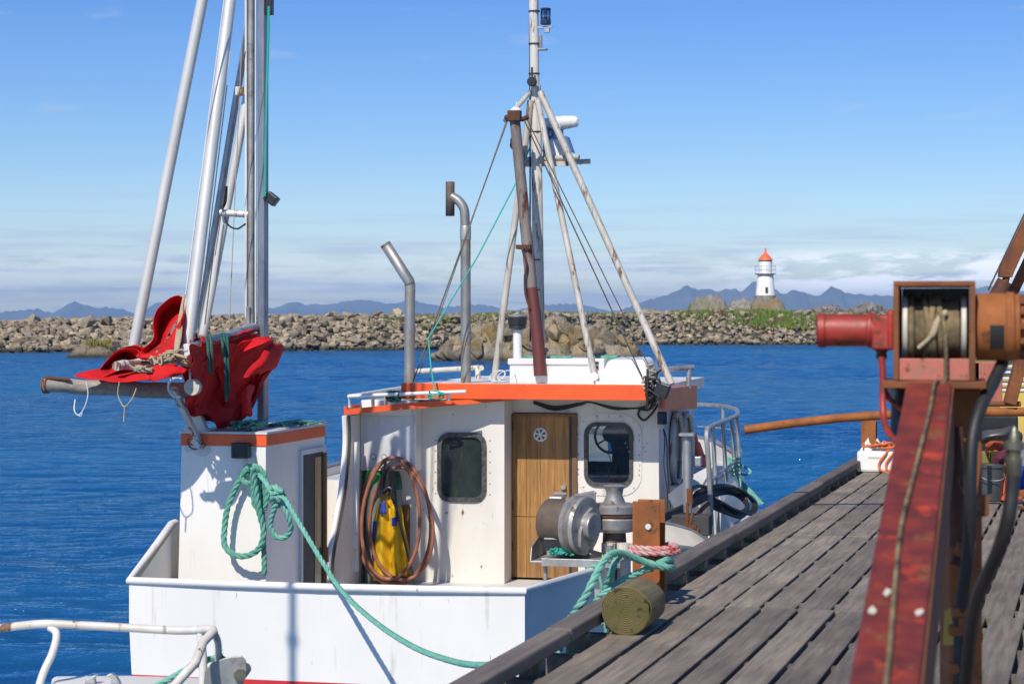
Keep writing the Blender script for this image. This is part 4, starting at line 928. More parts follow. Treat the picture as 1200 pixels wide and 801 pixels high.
# door
dx0 = BF.v(600.5, 500, VR).x; dx1 = BF.v(667.5, 500, VR).x; dzt = BF.v(630, 487.5, VR).z; dzs = BF.v(630, 605, VR).z
DOOR = empty('door'); DOOR.parent = BOAT
def planks(mb, xa, xb, za, zb_, y, n=4):
    w_ = (xb-xa)/n
    for k in range(n): mb.box((xa+k*w_+.0015, y+(k % 2)*.0015, za), (xa+(k+1)*w_-.0015, y+.04, zb_))
mb = MB(); planks(mb, dx0, dx1, dzs+.004, dzt, VR-.02); mb.build('upper_leaf', M['door'], DOOR)
mb = MB(); planks(mb, dx0, dx1, .32, dzs-.004, VR-.02); mb.build('lower_leaf', M['door'], DOOR)
mb = MB(); mb.box((dx1, VR-.03, .30), (dx1+.035, VR-.001, 2.30)); mb.build('dark_gap', M['black'], DOOR)
mb = MB(); mb.box((dx1+.036, VR-.045, .30), (uP+.01, VR-.001, dzt+.03)); mb.box((dx0-.01, VR-.05, dzt+.002), (uP+.01, VR-.001, dzt+.035)); mb.box((uC+.002, VR-.09, .30), (dx0-.002, VR+.0, dzt+.03)); mb.build('door_frame', M['doorframe'], DOOR, bevel=.004)
c = BF.v(633, 509, VR-.03); mb = MB(); mb.lathe(c, (0, 1, 0), [(.078, 0), (.085, .006), (.085, .012)], 28); vt = mb.build('vent_rosette', M['plasticwhite'], DOOR)
mb = MB()
for k in range(6):
    a = k*math.pi/3+.3; mb.prism([c+Vector((math.cos(a+s*.26)*rr_, -.0025, math.sin(a+s*.26)*rr_)) for s, rr_ in ((-.35, .022), (-1, .066), (1, .066), (.35, .022))], (0, .002, 0))
mb.build('vent_slots', M['black'], vt)
mb = MB(); c = BF.v(659, 577, VR-.03); mb.box((c.x-.10, VR-.045, c.z-.02), (c.x+.05, VR-.021, c.z+.008)); mb.lathe((c.x+.02, VR-.07, c.z+.07), (0, 1, 0), [(.03, 0), (.03, .05)], 12); mb.build('latch', M['alu_dull'], DOOR)
mb = MB()
for py in (500, 592, 640, 680): c = BF.v(600, py, VR-.03); mb.box((c.x-.012, VR-.06, c.z-.05), (c.x+.012, VR-.021, c.z+.05))
mb.build('hinges', M['rust_dark'], DOOR)
# cables under the fascia
mb = MB()
for k in range(3):
    dz = k*.02; mb.tube(crv([BF.v(625, 470+k, VR-.04), BF.v(650, 476+k*2, VR-.05), BF.v(680, 472+k, VR-.04), BF.v(692, 471, VR-.04), BF.v(720, 477+k, VR-.05), BF.v(745, 478, VR-.05), BF.v(760, 474+3*k, VR-.1), BF.v(772, 466, VR-.2)]), .011, 6)
mb.tube(crv([BF.v(750, 478, VR-.05), BF.v(748, 486, VR-.05), BF.v(755, 492, VR-.05), BF.v(764, 484, VR-.1), BF.v(771, 474, VR-.1)]), .014, 6); mb.build('cables', M['rubber'], WH)
mb = MB(); c = BF.v(776, 488, VR-.1); mb.lathe(c, (0, 0, 1), [(.055, -.09), (.06, -.08), (.06, .04), (.045, .06)], 16); mb.build('side_lantern', M['navy'], WH)
mb = MB(); mb.lathe(c+Vector((0, 0, -.14)), (0, 0, 1), [(.06, 0), (.055, .05)], 16); mb.build('lantern_base', M['label'], WH)
for (x_, y_, L) in ((778, 505, 1), (783, 505, 2)):
    mb = MB(); mb.tube(crv([BF.v(776, 496, VR-.12), BF.v(777+2*L, 515, VR-.08), BF.v(774+4*L, 545, VR-.06), BF.v(780+2*L, 575, VR-.04), BF.v(778+4*L, 600, VR-.04)]), .007, 6); mb.build('cable', M['rubber'], WH)
mb = MB(); rr = random.Random(5)
for k in range(12):
    p = [BF.v(762+rr.uniform(-6, 14), 440+rr.uniform(-8, 40), VF-.05-rr.uniform(0, .12)) for _ in range(4)]; mb.tube(crv(p, 5), rr.choice((.006, .009, .012)), 6)
mb.build('cable_tangle', M['rubber'], WH)
mb = MB()
for k in range(7):
    p = [BF.v(756+rr.uniform(-4, 14), 428+k*4+rr.uniform(-4, 6), VF-.05-rr.uniform(0, .12)) for _ in range(4)]; mb.tube(crv(p, 5), .011, 6)
mb.build('rope_tangle', M['rope_tan'], WH)
mb = MB(); mb.obox(BF.v(776, 457, VF-.1), (.16, .12, .17), Matrix.Rotation(R(20), 3, 'Y')); mb.build('work_lamp', M['black'], WH, bevel=.015)
# oblong side window frames on the starboard wall
def loop(px0, px1, py0, py1, x):
    y0 = BF.u(px0, 520, x).y; y1 = BF.u(px1, 520, x).y; zt_ = BF.u((px0+px1)/2, py0, x).z; zb_ = BF.u((px0+px1)/2, py1, x).z
    return [(x, y, z) for y, z in rrect((y0+y1)/2, (zt_+zb_)/2, (y1-y0)/2, (zt_-zb_)/2, (y1-y0)/2*.95, 6)]
for (a_, b__) in ((788, 799), (800, 811)):
    lp = loop(a_, b__, 484, 566, uR+.04); mb = MB(); mb.tube(lp, .035, 8, closed=True); fr = mb.build('side_window', M['mastpaint'], WH)
    mb = MB(); mb.prism([(x-.02, y, z) for x, y, z in lp], (.006, 0, 0)); mb.build('pane', M['dirtyglass'], fr)
# ---------------- on the roof
def roofz(px, v=VF): return zF1
ra = BF.v(597, 430, 6.3); rb = BF.v(694, 447, 6.3)
mb = MB(); zb0 = zF1-.02; zt0 = BF.v(640, 421.5, 6.3).z
mb.box((ra.x, 6.3, zb0), (rb.x, 7.3, zt0)); lk = mb.build('roof_locker', M['plasticwhite'], BOAT, bevel=.015)
mb = MB(); mb.box((ra.x-.02, 6.28, zt0-.06), (rb.x+.02, 7.32, zt0+.015)); mb.build('lid', M['plasticwhite'], lk, bevel=.015)
mb = MB(); a = BF.v(690, 447, 6.15); b = BF.v(709, 420, 6.15); mb.box((a.x, 6.1, zb0), (b.x, 6.29, b.z)); pb = mb.build('junction_box', M['plasticwhite'], BOAT, bevel=.01)
mb = MB(); c = BF.v(700, 430, 6.09); mb.box((c.x-.012, 6.08, c.z-.02), (c.x+.012, 6.099, c.z+.02)); mb.box((c.x-.022, 6.08, c.z+.045), (c.x+.014, 6.099, c.z+.065)); mb.build('marks', M['black'], pb)
a = BF.v(700, 447, 6.0); b = BF.v(762, 447, 6.0); zt1 = BF.v(730, 421, 6.1).z
mb = MB(); mb.hexa([(a.x, 5.95, zb0), (b.x, 5.95, zb0), (b.x, 6.9, zb0), (a.x, 6.9, zb0)], [(a.x+.10, 6.1, zt1), (b.x-.05, 6.1, zt1), (b.x-.05, 6.8, zt1+.02), (a.x+.10, 6.8, zt1+.02)]); hb = mb.build('hatch_cover', M['plasticwhite'], BOAT, bevel=.06, seg=4)
mb = MB(); mb.box((a.x-.01, 5.93, zb0), (b.x+.02, 5.955, zb0+.05)); mb.build('hatch_coaming', M['plasticwhite'], hb, bevel=.008)
# vent pipe with dark mushroom cap
VP = empty('roof_vent'); VP.parent = BOAT
p = BF.v(606.5, 421, 6.7); t1 = BF.v(606.5, 386, 6.7).z
mb = MB(); mb.lathe((p.x, p.y, zt0), (0, 0, 1), [(.056, 0), (.054, t1-zt0)], 18); mb.build('pipe', M['plasticwhite'], VP)
hc = 17*.0098
mb = MB(); mb.lathe((p.x, p.y, t1-.005), (0, 0, 1), [(.055, 0), (.11, .02), (.105, .06), (.115, .065), (.118, .15), (.10, .175), (.03, .18)], 22); cp = mb.build('cap', M['black'], VP)
mb = MB(); mb.lathe((p.x, p.y, t1+.155), (0, 0, 1), [(.119, 0), (.121, .02), (.10, .03)], 22); mb.build('cap_rim', M['alu_dull'], cp)
# exhausts
EX = empty('exhaust_pipe'); EX.parent = BOAT
v_ = 6.3; rz_ = .064
b0 = BF.v(479.5, 470, v_); b1 = BF.v(480.5, 333, v_); b2 = BF.v(455, 286, v_)
mb = MB(); mb.tube([Vector((b0.x, v_, 2.3)), b1+Vector((0, 0, -.03)), b1], rz_, 20); mb.build('riser', M['exhaust'], EX)
mb = MB(); d = (b2-b1).normalized(); d2 = Vector((d.x, -.25, d.z)).normalized(); b2 = b1+d2*((b2-b1).length*1.02)
mb.tube([b1+Vector((0, 0, -.01)), b1+Vector((-.01, 0, .035)), b2], rz_*.98, 20, caps=False); ob = mb.build('outlet', M['soot'] if False else M['exhaust'], EX, solid=.006)
mb = MB(); mb.tube([b2-d2*.22, b2-d2*.02], rz_*.9, 18); mb.build('soot_lining', M['soot'], ob)
mb = MB(); mb.tube([b2-d2*.02, b2+d2*.004], rz_*1.03, 20, caps=False); mb.build('outlet_rim', M['soot'], ob)
EX2 = empty('exhaust_pipe'); EX2.parent = BOAT
v_ = 6.6; b0 = BF.v(546, 449, v_); b1 = BF.v(544.5, 243, v_); b2 = BF.v(529, 229, v_)
mb = MB(); mb.tube([Vector((b0.x, v_, zF1-.03)), BF.v(545.5, 280, v_)], .062, 20); mb.build('riser', M['exhaust'], EX2)
mb = MB(); mb.tube([BF.v(545.5, 281, v_)]+crv([BF.v(545, 262, v_), BF.v(544, 246, v_), BF.v(538, 236, v_), BF.v(529, 230, v_)], 5), .058, 20); mb.build('elbow', M['exhaust'], EX2)
mb = MB(); c0 = BF.v(545.5, 279, v_); mb.lathe(c0, (0, 0, 1), [(.066, -.02), (.068, .0), (.068, .13), (.062, .15)], 20); mb.build('clamp_sleeve', M['alu_dull'], EX2)
c0 = BF.v(527.5, 253, v_); c1 = BF.v(527.5, 213, v_)
mb = MB(); mb.tube([c0, c1], .052, 20, caps=False); tp = mb.build('tee', M['soot'], EX2, solid=.006); mb = MB(); mb.tube([c0+Vector((0, 0, .02)), c1-Vector((0, 0, .03))], .044, 16); mb.build('soot_lining', M['soot'], tp)
# roof rails
def rail(name, paths, r, mat, parent=None):
    mb = MB()
    for p in paths: mb.tube(p, r, 10)
    return mb.build(name, M[mat], parent or BOAT)
cv = cA.y+.06
r1 = BF.u(409, 464, uW-.02)
rail('canopy_rail', [[BF.u(410, 477, uW-.02), r1, BF.v(546, 458.5, 5.55)], [r1, BF.u(487, 451.5, uW-.02)], [BF.v(437, 475, 5.65), BF.v(437, 462.5, 5.5)], [BF.v(452, 473, 5.6), BF.v(452, 462, 5.5)], [BF.v(526, 468, 5.6), BF.v(526, 459.5, 5.55)]], .022, 'plasticwhite')
rail('roof_rail', [[BF.v(484, 452, 8.6), BF.v(484, 435, 8.6), BF.v(564, 430.5, 8.4), BF.v(564, 431, 8.2)], [BF.v(560, 449, 8.3), BF.v(560, 431, 8.4)]], .035, 'mastpaint')
rail('roof_rail', [[BF.v(765, 434, 7.4), BF.v(812, 430, 7.9)], [BF.v(807, 431, 7.85), BF.v(807, 455, 7.85)]], .034, 'alu_dull')
# green net and line heaps on the roof and canopy
rr = random.Random(21)
def scribble(name, mat, cpx, cpy, v, rx, ry, n, r, parent, dv=.12, zmin=None):
    mb = MB()
    for k in range(n):
        pts = []
        for _ in range(5):
            q = BF.v(cpx+rr.uniform(-rx, rx), cpy+rr.uniform(-ry, ry), v+rr.uniform(-dv, dv)); pts.append(q)
        mb.tube(crv(pts, 5), r, 5)
    return mb.build(name, M[mat], parent)
scribble('net_line', 'rope_dark', 461, 464, 5.55, 9, 6, 30, .011, BOAT)
scribble('net_line', 'rope_thin', 512, 463, 5.5, 13, 6, 5, .008, BOAT)
scribble('net_line', 'rope_house', 655, 420, 6.6, 13, 2, 26, .018, BOAT)
scribble('net_line', 'rope_house', 622, 419, 6.7, 8, 2, 14, .018, BOAT)
mb = MB(); mb.obox(BF.v(712, 421, 7.1), (.30, .3, .10)); mb.build('tray', M['rope_house'], BOAT, bevel=.02)
for (c_, rx) in ((583, 9), (593, 10), (585, 6)):
    mb = MB(); q = BF.v(c_, 446, 6.2); mb.tube([q+Vector((rx*.0098*math.cos(a), .15*math.sin(a), .06*math.sin(a)+.06)) for a in [i*math.pi/12 for i in range(24)]], .006, 5, closed=True); mb.build('wire_coil', M['rope_white'], BOAT)
# ---------------- main mast
MM = empty('main_mast'); MM.parent = BOAT
vm = 6.9
b0 = BF.v(631.5, 447, vm); t0 = BF.v(627, 105, vm); tt = BF.v(624.5, -40, vm)
mb = MB(); mb.tube([Vector((b0.x, vm, zF1-.02)), t0], .060, 16); mb.tube([t0-Vector((0, 0, .1)), tt], .057, 16); mb.build('mast_tube', M['mastpaint'], MM)
mb = MB(); mb.tube([BF.v(636.5, 447, vm-.02), BF.v(631, 100, vm-.02)], .030, 12); mb.build('mast_tube', M['polepaint'], MM)
mb = MB(); mb.tube([BF.v(621.5, 400, vm+.05), BF.v(620.8, -40, vm+.05)], .010, 6); mb.tube([BF.v(630.5, 90, vm+.05), BF.v(629.8, -40, vm+.05)], .010, 6); mb.build('mast_cable', M['rubber'], MM)
for nm, x_a, y_a, va, x_b, y_b, vb, r_ in (('mast_leg', 579, 447, 6.6, 622, 118, 6.85, .042), ('mast_leg', 697, 441, 6.0, 630, 118, 6.8, .038), ('mast_leg', 787, 450, 6.1, 633, 108, 6.85, .042)):
    mb = MB(); mb.tube([BF.v(x_a, y_a, va), BF.v(x_b, y_b, vb)], r_, 14); lg = mb.build(nm, M['polepaint'], MM)
    if x_a == 697: mb = MB(); mb.lathe(BF.v(696, 441, 5.94), (0, 1, 0), [(.05, 0), (.05, .05)], 16); mb.build('foot_eye', M['plasticwhite'], lg)
mb = MB(); mb.tube([BF.v(592, 142, 6.5), BF.v(621, 108, 6.85)], .03, 10); mb.build('brace', M['polepaint'], MM)
mb = MB()
for y_ in (14, 52, 87, 155, 305, 340, 392): q = BF.v(626 if y_ < 100 else 629, y_, vm); mb.lathe((q.x, q.y, q.z), (0, 0, 1), [(.072, 0), (.072, .012)], 14)
mb.build('bands', M['rubber'], MM)
# block at mast top
def sheave(c, r, parent, name='pulley_block'):
    mb = MB(); mb.lathe(c+Vector((0, -.035, 0)), (0, 1, 0), [(r*.8, 0), (r, .01), (r, .02), (r*.7, .028), (r*.7, .042), (r, .05), (r, .06), (r*.8, .07)], 20); mb.tube([c+Vector((0, -.045, 0)), c+Vector((0, .045, 0))], r*.25, 10)
    o = mb.build(name, M['black'], parent); mb = MB(); mb.tube([c+Vector((0, 0, r)), c+Vector((0, 0, r+.12))], .014, 8); mb.build('shackle', M['rust_dark'], o); return o
sheave(BF.v(623.5, 96, 6.75), .058, MM); sheave(BF.v(603.5, 170, 6.4), .060, MM); sheave(BF.v(603.5, 165, 6.45), .055, MM)
# navigation lamp
q = BF.v(639.5, 30, vm); NL = empty('masthead_lamp'); NL.parent = BOAT
mb = MB(); mb.lathe(BF.v(639.5, 25.5, vm), (0, 0, 1), [(.055, 0), (.062, .01), (.062, .14), (.055, .15), (.03, .16)], 20); mb.build('lens', M['lampglass'], NL)
mb = MB(); mb.lathe(BF.v(639.5, 25.5, vm), (0, 0, 1), [(.064, -.035), (.066, -.02), (.064, .012)], 20); mb.lathe(BF.v(639.5, 11.5, vm), (0, 0, 1), [(.064, 0), (.064, .014), (.03, .022)], 20); mb.lathe(BF.v(639.5, 25, vm), (0, 0, 1), [(.02, 0), (.02, .13)], 10); mb.build('housing', M['navy'], NL)
mb = MB(); mb.box((BF.v(630, 33, vm).x, vm-.02, BF.v(630, 33.5, vm).z), (BF.v(647, 33, vm).x, vm+.02, BF.v(630, 31.5, vm).z)); mb.obox(BF.v(641, 35, vm), (.06, .05, .07)); mb.box((BF.v(631, 58.5, vm).x, vm-.06, BF.v(631, 59, vm).z), (BF.v(641, 58, vm).x, vm+.06, BF.v(631, 57.5, vm).z)); mb.tube([BF.v(633.5, 57, vm), BF.v(633.5, 42, vm)], .022, 8); mb.build('bracket', M['alu_dull'], NL)
# radar on its platform
RD = empty('radar'); RD.parent = BOAT; vr = 7.35
mb = MB(); a = BF.v(615, 187, vr-.35); b = BF.v(679, 187, vr-.35)
for dv in (0, .7):
    mb.tube([Vector((a.x, vr-.35+dv, a.z)), Vector((b.x, vr-.35+dv, a.z+.02))], .032, 10)
mb.box((a.x+.04, vr-.33, a.z-.02), (b.x-.1, vr+.33, a.z)); mb.box((a.x, vr-.38, a.z-.09), (a.x+.55, vr-.35, a.z-.03)); mb.build('platform', M['polepaint'], RD)
q = BF.v(654, 186, vr)
mb = MB(); mb.hexa([(q.x-.15, vr-.15, a.z+.02), (q.x+.13, vr-.15, a.z+.02), (q.x+.13, vr+.2, a.z+.02), (q.x-.15, vr+.2, a.z+.02)], [(q.x-.12, vr-.12, a.z+.27), (q.x+.10, vr-.12, a.z+.27), (q.x+.10, vr+.16, a.z+.27), (q.x-.12, vr+.16, a.z+.27)]); mb.build('scanner_base', M['plasticwhite'], RD, bevel=.03, seg=3)
mb = MB(); mb.lathe((q.x-.01, vr, a.z+.27), (0, 0, 1), [(.11, 0), (.11, .03), (.08, .05), (.075, .12)], 18); mb.box((q.x-.155, vr-.18, a.z+.05), (q.x-.145, vr+.15, a.z+.40)); mb.hexa([(q.x-.16, vr-.16, a.z+.12), (q.x-.151, vr-.10, a.z+.12), (q.x-.151, vr+.1, a.z+.12), (q.x-.16, vr+.1, a.z+.12)], [(q.x-.17, vr-.16, a.z+.42), (q.x-.10, vr-.10, a.z+.42), (q.x-.10, vr+.1, a.z+.42), (q.x-.17, vr+.1, a.z+.42)]); mb.build('motor_housing', M['bluegrey'], RD, bevel=.01)
mb = MB(); d0_ = Vector((q.x-.10, vr-.3, a.z+.44)); n_ = 10; rows = []
sc_ = Vector((math.cos(R(-30)), math.sin(R(-30)), 0))
mb.lathe((q.x, vr, a.z+.44), (0, 0, 1), [(.08, -.05), (.10, -.03), (.10, .0)], 18)
qs = [(-.55, .055), (-.53, .09), (-.45, .11), (.45, .11), (.53, .09), (.55, .055)]
mb.tube([Vector((q.x+.02, vr, a.z+.475))+sc_*s for s, _ in [(-.30, 0), (-.26, 0), (-.1, 0), (.1, 0), (.26, 0), (.30, 0)]], [.03, .07, .085, .085, .07, .03], 16); mb.build('scanner_bar', M['plasticwhite'], RD)
mb = MB(); mb.hexa([(q.x+.135, vr-.12, a.z+.12), (q.x+.20, vr-.14, a.z+.10), (q.x+.20, vr+.1, a.z+.10), (q.x+.135, vr+.1, a.z+.12)], [(q.x+.10, vr-.12, a.z+.30), (q.x+.125, vr-.14, a.z+.30), (q.x+.125, vr+.1, a.z+.30), (q.x+.10, vr+.1, a.z+.30)]); mb.build('side_fin', M['bluegrey'], RD)
# derrick boom with yard
DB = empty('derrick_boom'); DB.parent = BOAT
a = BF.v(633, 440, 6.25); m1 = BF.v(628, 330, 6.3); b = BF.v(603, 138, 6.4)
mb = MB(); mb.tube([BF.v(623, 338, 6.31), BF.v(619, 296, 6.33), b], [.071, .070, .064], 16); mb.build('boom', M['derrick'], DB)
mb = MB(); mb.tube([a, BF.v(630, 395, 6.26), BF.v(623, 337.5, 6.31)], [.076, .075, .072], 16); mb.tube([BF.v(630, 412, 6.2), BF.v(640, 410, 6.5)], .03, 8); mb.build('boom_heel', M['maroon'], DB)
mb = MB(); mb.tube([BF.v(592, 137, 6.38), BF.v(597, 139, 6.36), BF.v(603, 136, 6.36), BF.v(612, 140, 6.36), BF.v(619, 137, 6.4)], .03, 10); mb.obox(BF.v(603, 136, 6.34), (.16, .1, .13)); mb.build('yard', M['rust_dark'], DB, bevel=.01)
mb = MB(); mb.lathe(BF.v(603.5, 131, 6.3), (0, 1, 0), [(.05, 0), (.065, .02), (.065, .06)], 18); mb.tube([BF.v(605, 125, 6.32), BF.v(605.5, 119, 6.32)], .009, 6); mb.build('head_fitting', M['plasticwhite'], DB)
mb = MB(); mb.box((BF.v(606, 289, 6.3).x, 6.22, BF.v(606, 292, 6.3).z), (BF.v(623, 289, 6.3).x, 6.40, BF.v(606, 287, 6.3).z)); mb.tube(crv([BF.v(612, 292, 6.2), BF.v(617, 310, 6.2), BF.v(615, 325, 6.2), BF.v(616, 345, 6.2), BF.v(621, 362, 6.2)]), .014, 8); mb.build('fitting', M['rust_dark'], DB)
mb = MB()
for k in range(5): mb.tube(crv([BF.v(632+k*2, 408, 6.4), BF.v(640-k, 414+k, 6.35), BF.v(636+k, 425, 6.3), BF.v(641-k, 440, 6.3)]), .013, 6)
mb.build('lashing', M['rope_tan'], DB)
mb = MB()
for (xa, ya, va, xb, yb, vb, r_) in ((596, 138, 6.4, 484, 447, 5.75, .009), (595, 137, 6.4, 491, 438, 5.75, .006), (614, 140, 6.36, 755, 446, 5.9, .009), (617, 139, 6.4, 766, 440, 5.95, .007)):
    mb2 = MB(); mb2.tube([BF.v(xa, ya, va), BF.v(xb, yb, vb)], r_, 6); mb2.build('wire_stay', M['wire'], BOAT)
mb = MB(); mb.tube([BF.v(621, 172, 6.8), BF.v(608, 208, 6.5), BF.v(560, 300, 6.1), BF.v(502, 396, 5.7)]+[BF.v(505, 430, 5.6), BF.v(510, 462, 5.5)], .009, 6); mb.build('signal_line', M['rope_thin'], BOAT)
# ---------------- bow rail
ZR = 2.15
BR = empty('bow_rail'); BR.parent = BOAT
rp = [BF.z(829, 502, ZR), BF.z(838, 497, ZR), BF.z(856, 490, ZR), BF.z(864, 485, ZR), BF.z(863, 480, ZR), BF.z(853, 476.5, ZR), BF.z(840, 475, ZR), BF.z(816, 473.5, ZR)]
rc = crv(rp, 8)
mb = MB(); mb.tube(rc, .03, 10); mb.build('top_rail', M['alu_dull'], BR)
def on_rail(px):
    best = min(range(len(rc)), key=lambda i: abs((BF.o+BF.S*rc[i].x+BF.Fw*rc[i].y).x/(BF.o+BF.S*rc[i].x+BF.Fw*rc[i].y).y*F+600-px)+(0 if i < len(rc)*.55 else 30)); return rc[best]
mb = MB(); q = rc[0]; mb.tube(crv([Vector((q.x, q.y, q.z)), Vector((q.x+.0, q.y-.07, q.z-.10)), Vector((q.x+.03, q.y-.08, q.z-.5)), Vector((q.x+.07, q.y-.05, .62))], 6), .030, 10); q = rc[6]; mb.tube([q, Vector((q.x+.08, q.y, .65))], .026, 10); mb.build('end_post', M['alu_dull'], BR)
for px in (846, 858, 863.5):
    q = on_rail(px); mb = MB(); mb.tube([q, Vector((q.x+.04, q.y, 1.4))], .026, 10); mb.build('post', M['alu_dull'], BR)
q = rc[int(len(rc)*.78)]; mb = MB(); mb.tube([q, Vector((q.x, q.y, 1.5))], .026, 10); mb.build('post', M['alu_dull'], BR)
mb = MB(); mb.tube([Vector((p.x+.02, p.y, p.z-.33)) for p in rc[int(len(rc)*.42):]], .014, 8); mb.tube([Vector((p.x+.04, p.y, p.z-.62+.003*i)) for i, p in enumerate(rc[:int(len(rc)*.6)])], .018, 8); mb.build('lower_rail', M['alu_dull'], BR)
# ---------------- hauler and capstan on the starboard side deck
HA = empty('line_hauler'); HA.parent = BOAT; vh = 3.3
px_m = 1/ (F/21.2)
# tray
a = BF.v(620, 655, vh-.25); tz = BF.v(660, 655, vh-.1).z
mb = MB(); L0 = BF.v(621, 655, vh-.3); R0 = BF.v(727, 655, vh-.3)
mb.hexa([(L0.x, vh-.3, tz-.02), (R0.x, vh-.3, tz), (R0.x, vh+.35, tz), (L0.x-.0, vh+.35, tz-.02)], [(L0.x, vh-.3, tz), (R0.x, vh-.3, tz+.02), (R0.x, vh+.35, tz+.02), (L0.x, vh+.35, tz)])
mb.box((L0.x+.12, vh-.305, tz-.05), (R0.x, vh-.29, tz+.03)); mb.hexa([(L0.x, vh-.30, tz), (L0.x+.012, vh-.30, tz), (L0.x+.012, vh+.35, tz), (L0.x, vh+.35, tz)], [(L0.x-.0, vh-.25, tz+.14), (L0.x+.012, vh-.25, tz+.14), (L0.x+.012, vh+.35, tz+.26), (L0.x, vh+.35, tz+.26)]); mb.box((L0.x, vh+.34, tz), (L0.x+.5, vh+.355, tz+.26)); mb.build('tray', M['alu_dull'], HA, bevel=.004)
mb = MB(); q = BF.v(639, 660, vh-.2); mb.tube([(q.x, q.y, tz-.02), (q.x, q.y, .3)], .022, 10); mb.build('leg', M['alu_dull'], HA); mb = MB(); q = BF.v(700, 665, vh); mb.box((q.x-.12, q.y-.05, .3), (q.x+.12, q.y+.2, tz-.03)); mb.build('leg', M['alu_dull'], HA)
ax = Vector((.93, -.34, -.05)).normalized()       # drum axis: points to the right and towards the camera
c0 = BF.v(641, 610, vh+.05)
def dr(d): return c0+ax*d
mb = MB(); mb.lathe(c0, ax, [(.22, 0), (.238, .02), (.242, .15), (.232, .30), (.22, .33)], 30); mb.build('drum', M['soot'], HA)
mb = MB(); mb.lathe(dr(.31), ax, [(.24, 0), (.30, .01), (.305, .06), (.27, .085), (.28, .10), (.305, .13), (.295, .17), (.25, .18)], 36); mb.build('flange', M['steel_cast'], HA)
mb = MB(); mb.lathe(dr(.48), ax, [(.14, 0), (.14, .09), (.13, .10)], 28); e_ = ax.cross(Vector((0, 0, 1))).normalized(); up_ = e_.cross(ax).normalized()
cc = dr(.45)
mb.prism([cc+e_*x+up_*z for x, z in ((-.14, .10), (-.05, .19), (.08, .12), (.17, -.05), (.16, -.20), (.06, -.30), (-.10, -.26), (-.16, -.08))], ax*.07); mb.build('motor', M['steel_cast'], HA, bevel=.012)
mb = MB(); cc = dr(.36)
for k in range(7): a_ = R(20+k*14); mb.obox(cc+up_*(.24*math.sin(a_+.5))+e_*(.24*math.cos(a_+.5))+ax*.06, (.05, .05, .05), Matrix.Rotation(a_, 3, 'Y'))
mb.build('gear_teeth', M['steel_cast'], HA, bevel=.008)
mb = MB(); g0 = BF.v(683, 575, vh+.1); mb.hexa([BF.v(672, 592, vh+.2), BF.v(699, 600, vh+.1), BF.v(699, 600, vh+.25), BF.v(672, 592, vh+.32)], [BF.v(672, 579, vh+.2), BF.v(698, 574, vh+.1), BF.v(698, 574, vh+.25), BF.v(672, 579, vh+.32)]); mb.obox(BF.v(653, 583, vh+.3), (.16, .2, .05)); mb.build('guard', M['steel_cast'], HA, bevel=.02)
mb = MB(); mb.obox(BF.v(660, 635, vh), (.36, .4, .14)); mb.build('pedestal', M['black'], HA, bevel=.02)
mb = MB(); mb.bar(BF.v(690, 645, vh-.25), BF.v(714, 652, vh-.27), .05, .035); mb.build('warning_plate', M['black'], HA)
mb = MB(); q = BF.v(709.5, 651, vh-.30)
for k in range(3): mb.obox(q+Vector((-.03+k*.022, 0, -k*.002)), (.012, .01, .03))
mb.build('warning_marks', M['yellow'], HA)
mb = MB(); q = BF.v(715, 655, vh-.3); mb.tube([q+Vector((0, 0, -.02)), q+Vector((0, 0, .14))], .03, 12); mb.build('pin', M['alu_dull'], HA)
CP = empty('capstan'); CP.parent = BOAT; vc = 3.75
q = BF.v(720, 620, vc); zb = lambda y: BF.v(720, y, vc).z
mb = MB(); mb.lathe((q.x, vc, 0), (0, 0, 1), [(.10, zb(600)), (.13, zb(596)), (.125, zb(590)), (.085, zb(580)), (.095, zb(573)), (.125, zb(569)), (.11, zb(568))], 28); mb.build('head', M['steel_cast'], CP)
mb = MB(); mb.lathe((q.x, vc, 0), (0, 0, 1), [(.24, zb(601)), (.26, zb(600)), (.26, zb(592)), (.24, zb(590)), (.12, zb(589))], 32); mb.build('upper_disc', M['steel_cast'], CP)
mb = MB(); mb.lathe((q.x, vc, 0), (0, 0, 1), [(.23, zb(604.5)), (.265, zb(604)), (.265, zb(601.5)), (.2, zb(601))], 32); mb.build('gap_ring', M['rust_dark'], CP)
mb = MB(); mb.lathe((q.x, vc, 0), (0, 0, 1), [(.20, zb(622)), (.25, zb(618)), (.265, zb(607)), (.25, zb(605))], 32); mb.build('lower_disc', M['steel_cast'], CP)
mb = MB(); mb.lathe((q.x, vc, 0), (0, 0, 1), [(.15, .35), (.13, zb(640)), (.12, zb(622))], 24); mb.build('column', M['soot'], CP)
mb = MB()
for px in (713, 731): w_ = BF.v(px, 640, vc-.2); mb.tube([(w_.x, w_.y, .4), (w_.x, w_.y, BF.v(px, 636, vc-.2).z)], .075, 16)
mb.build('motor_cans', M['mastpaint'], CP)
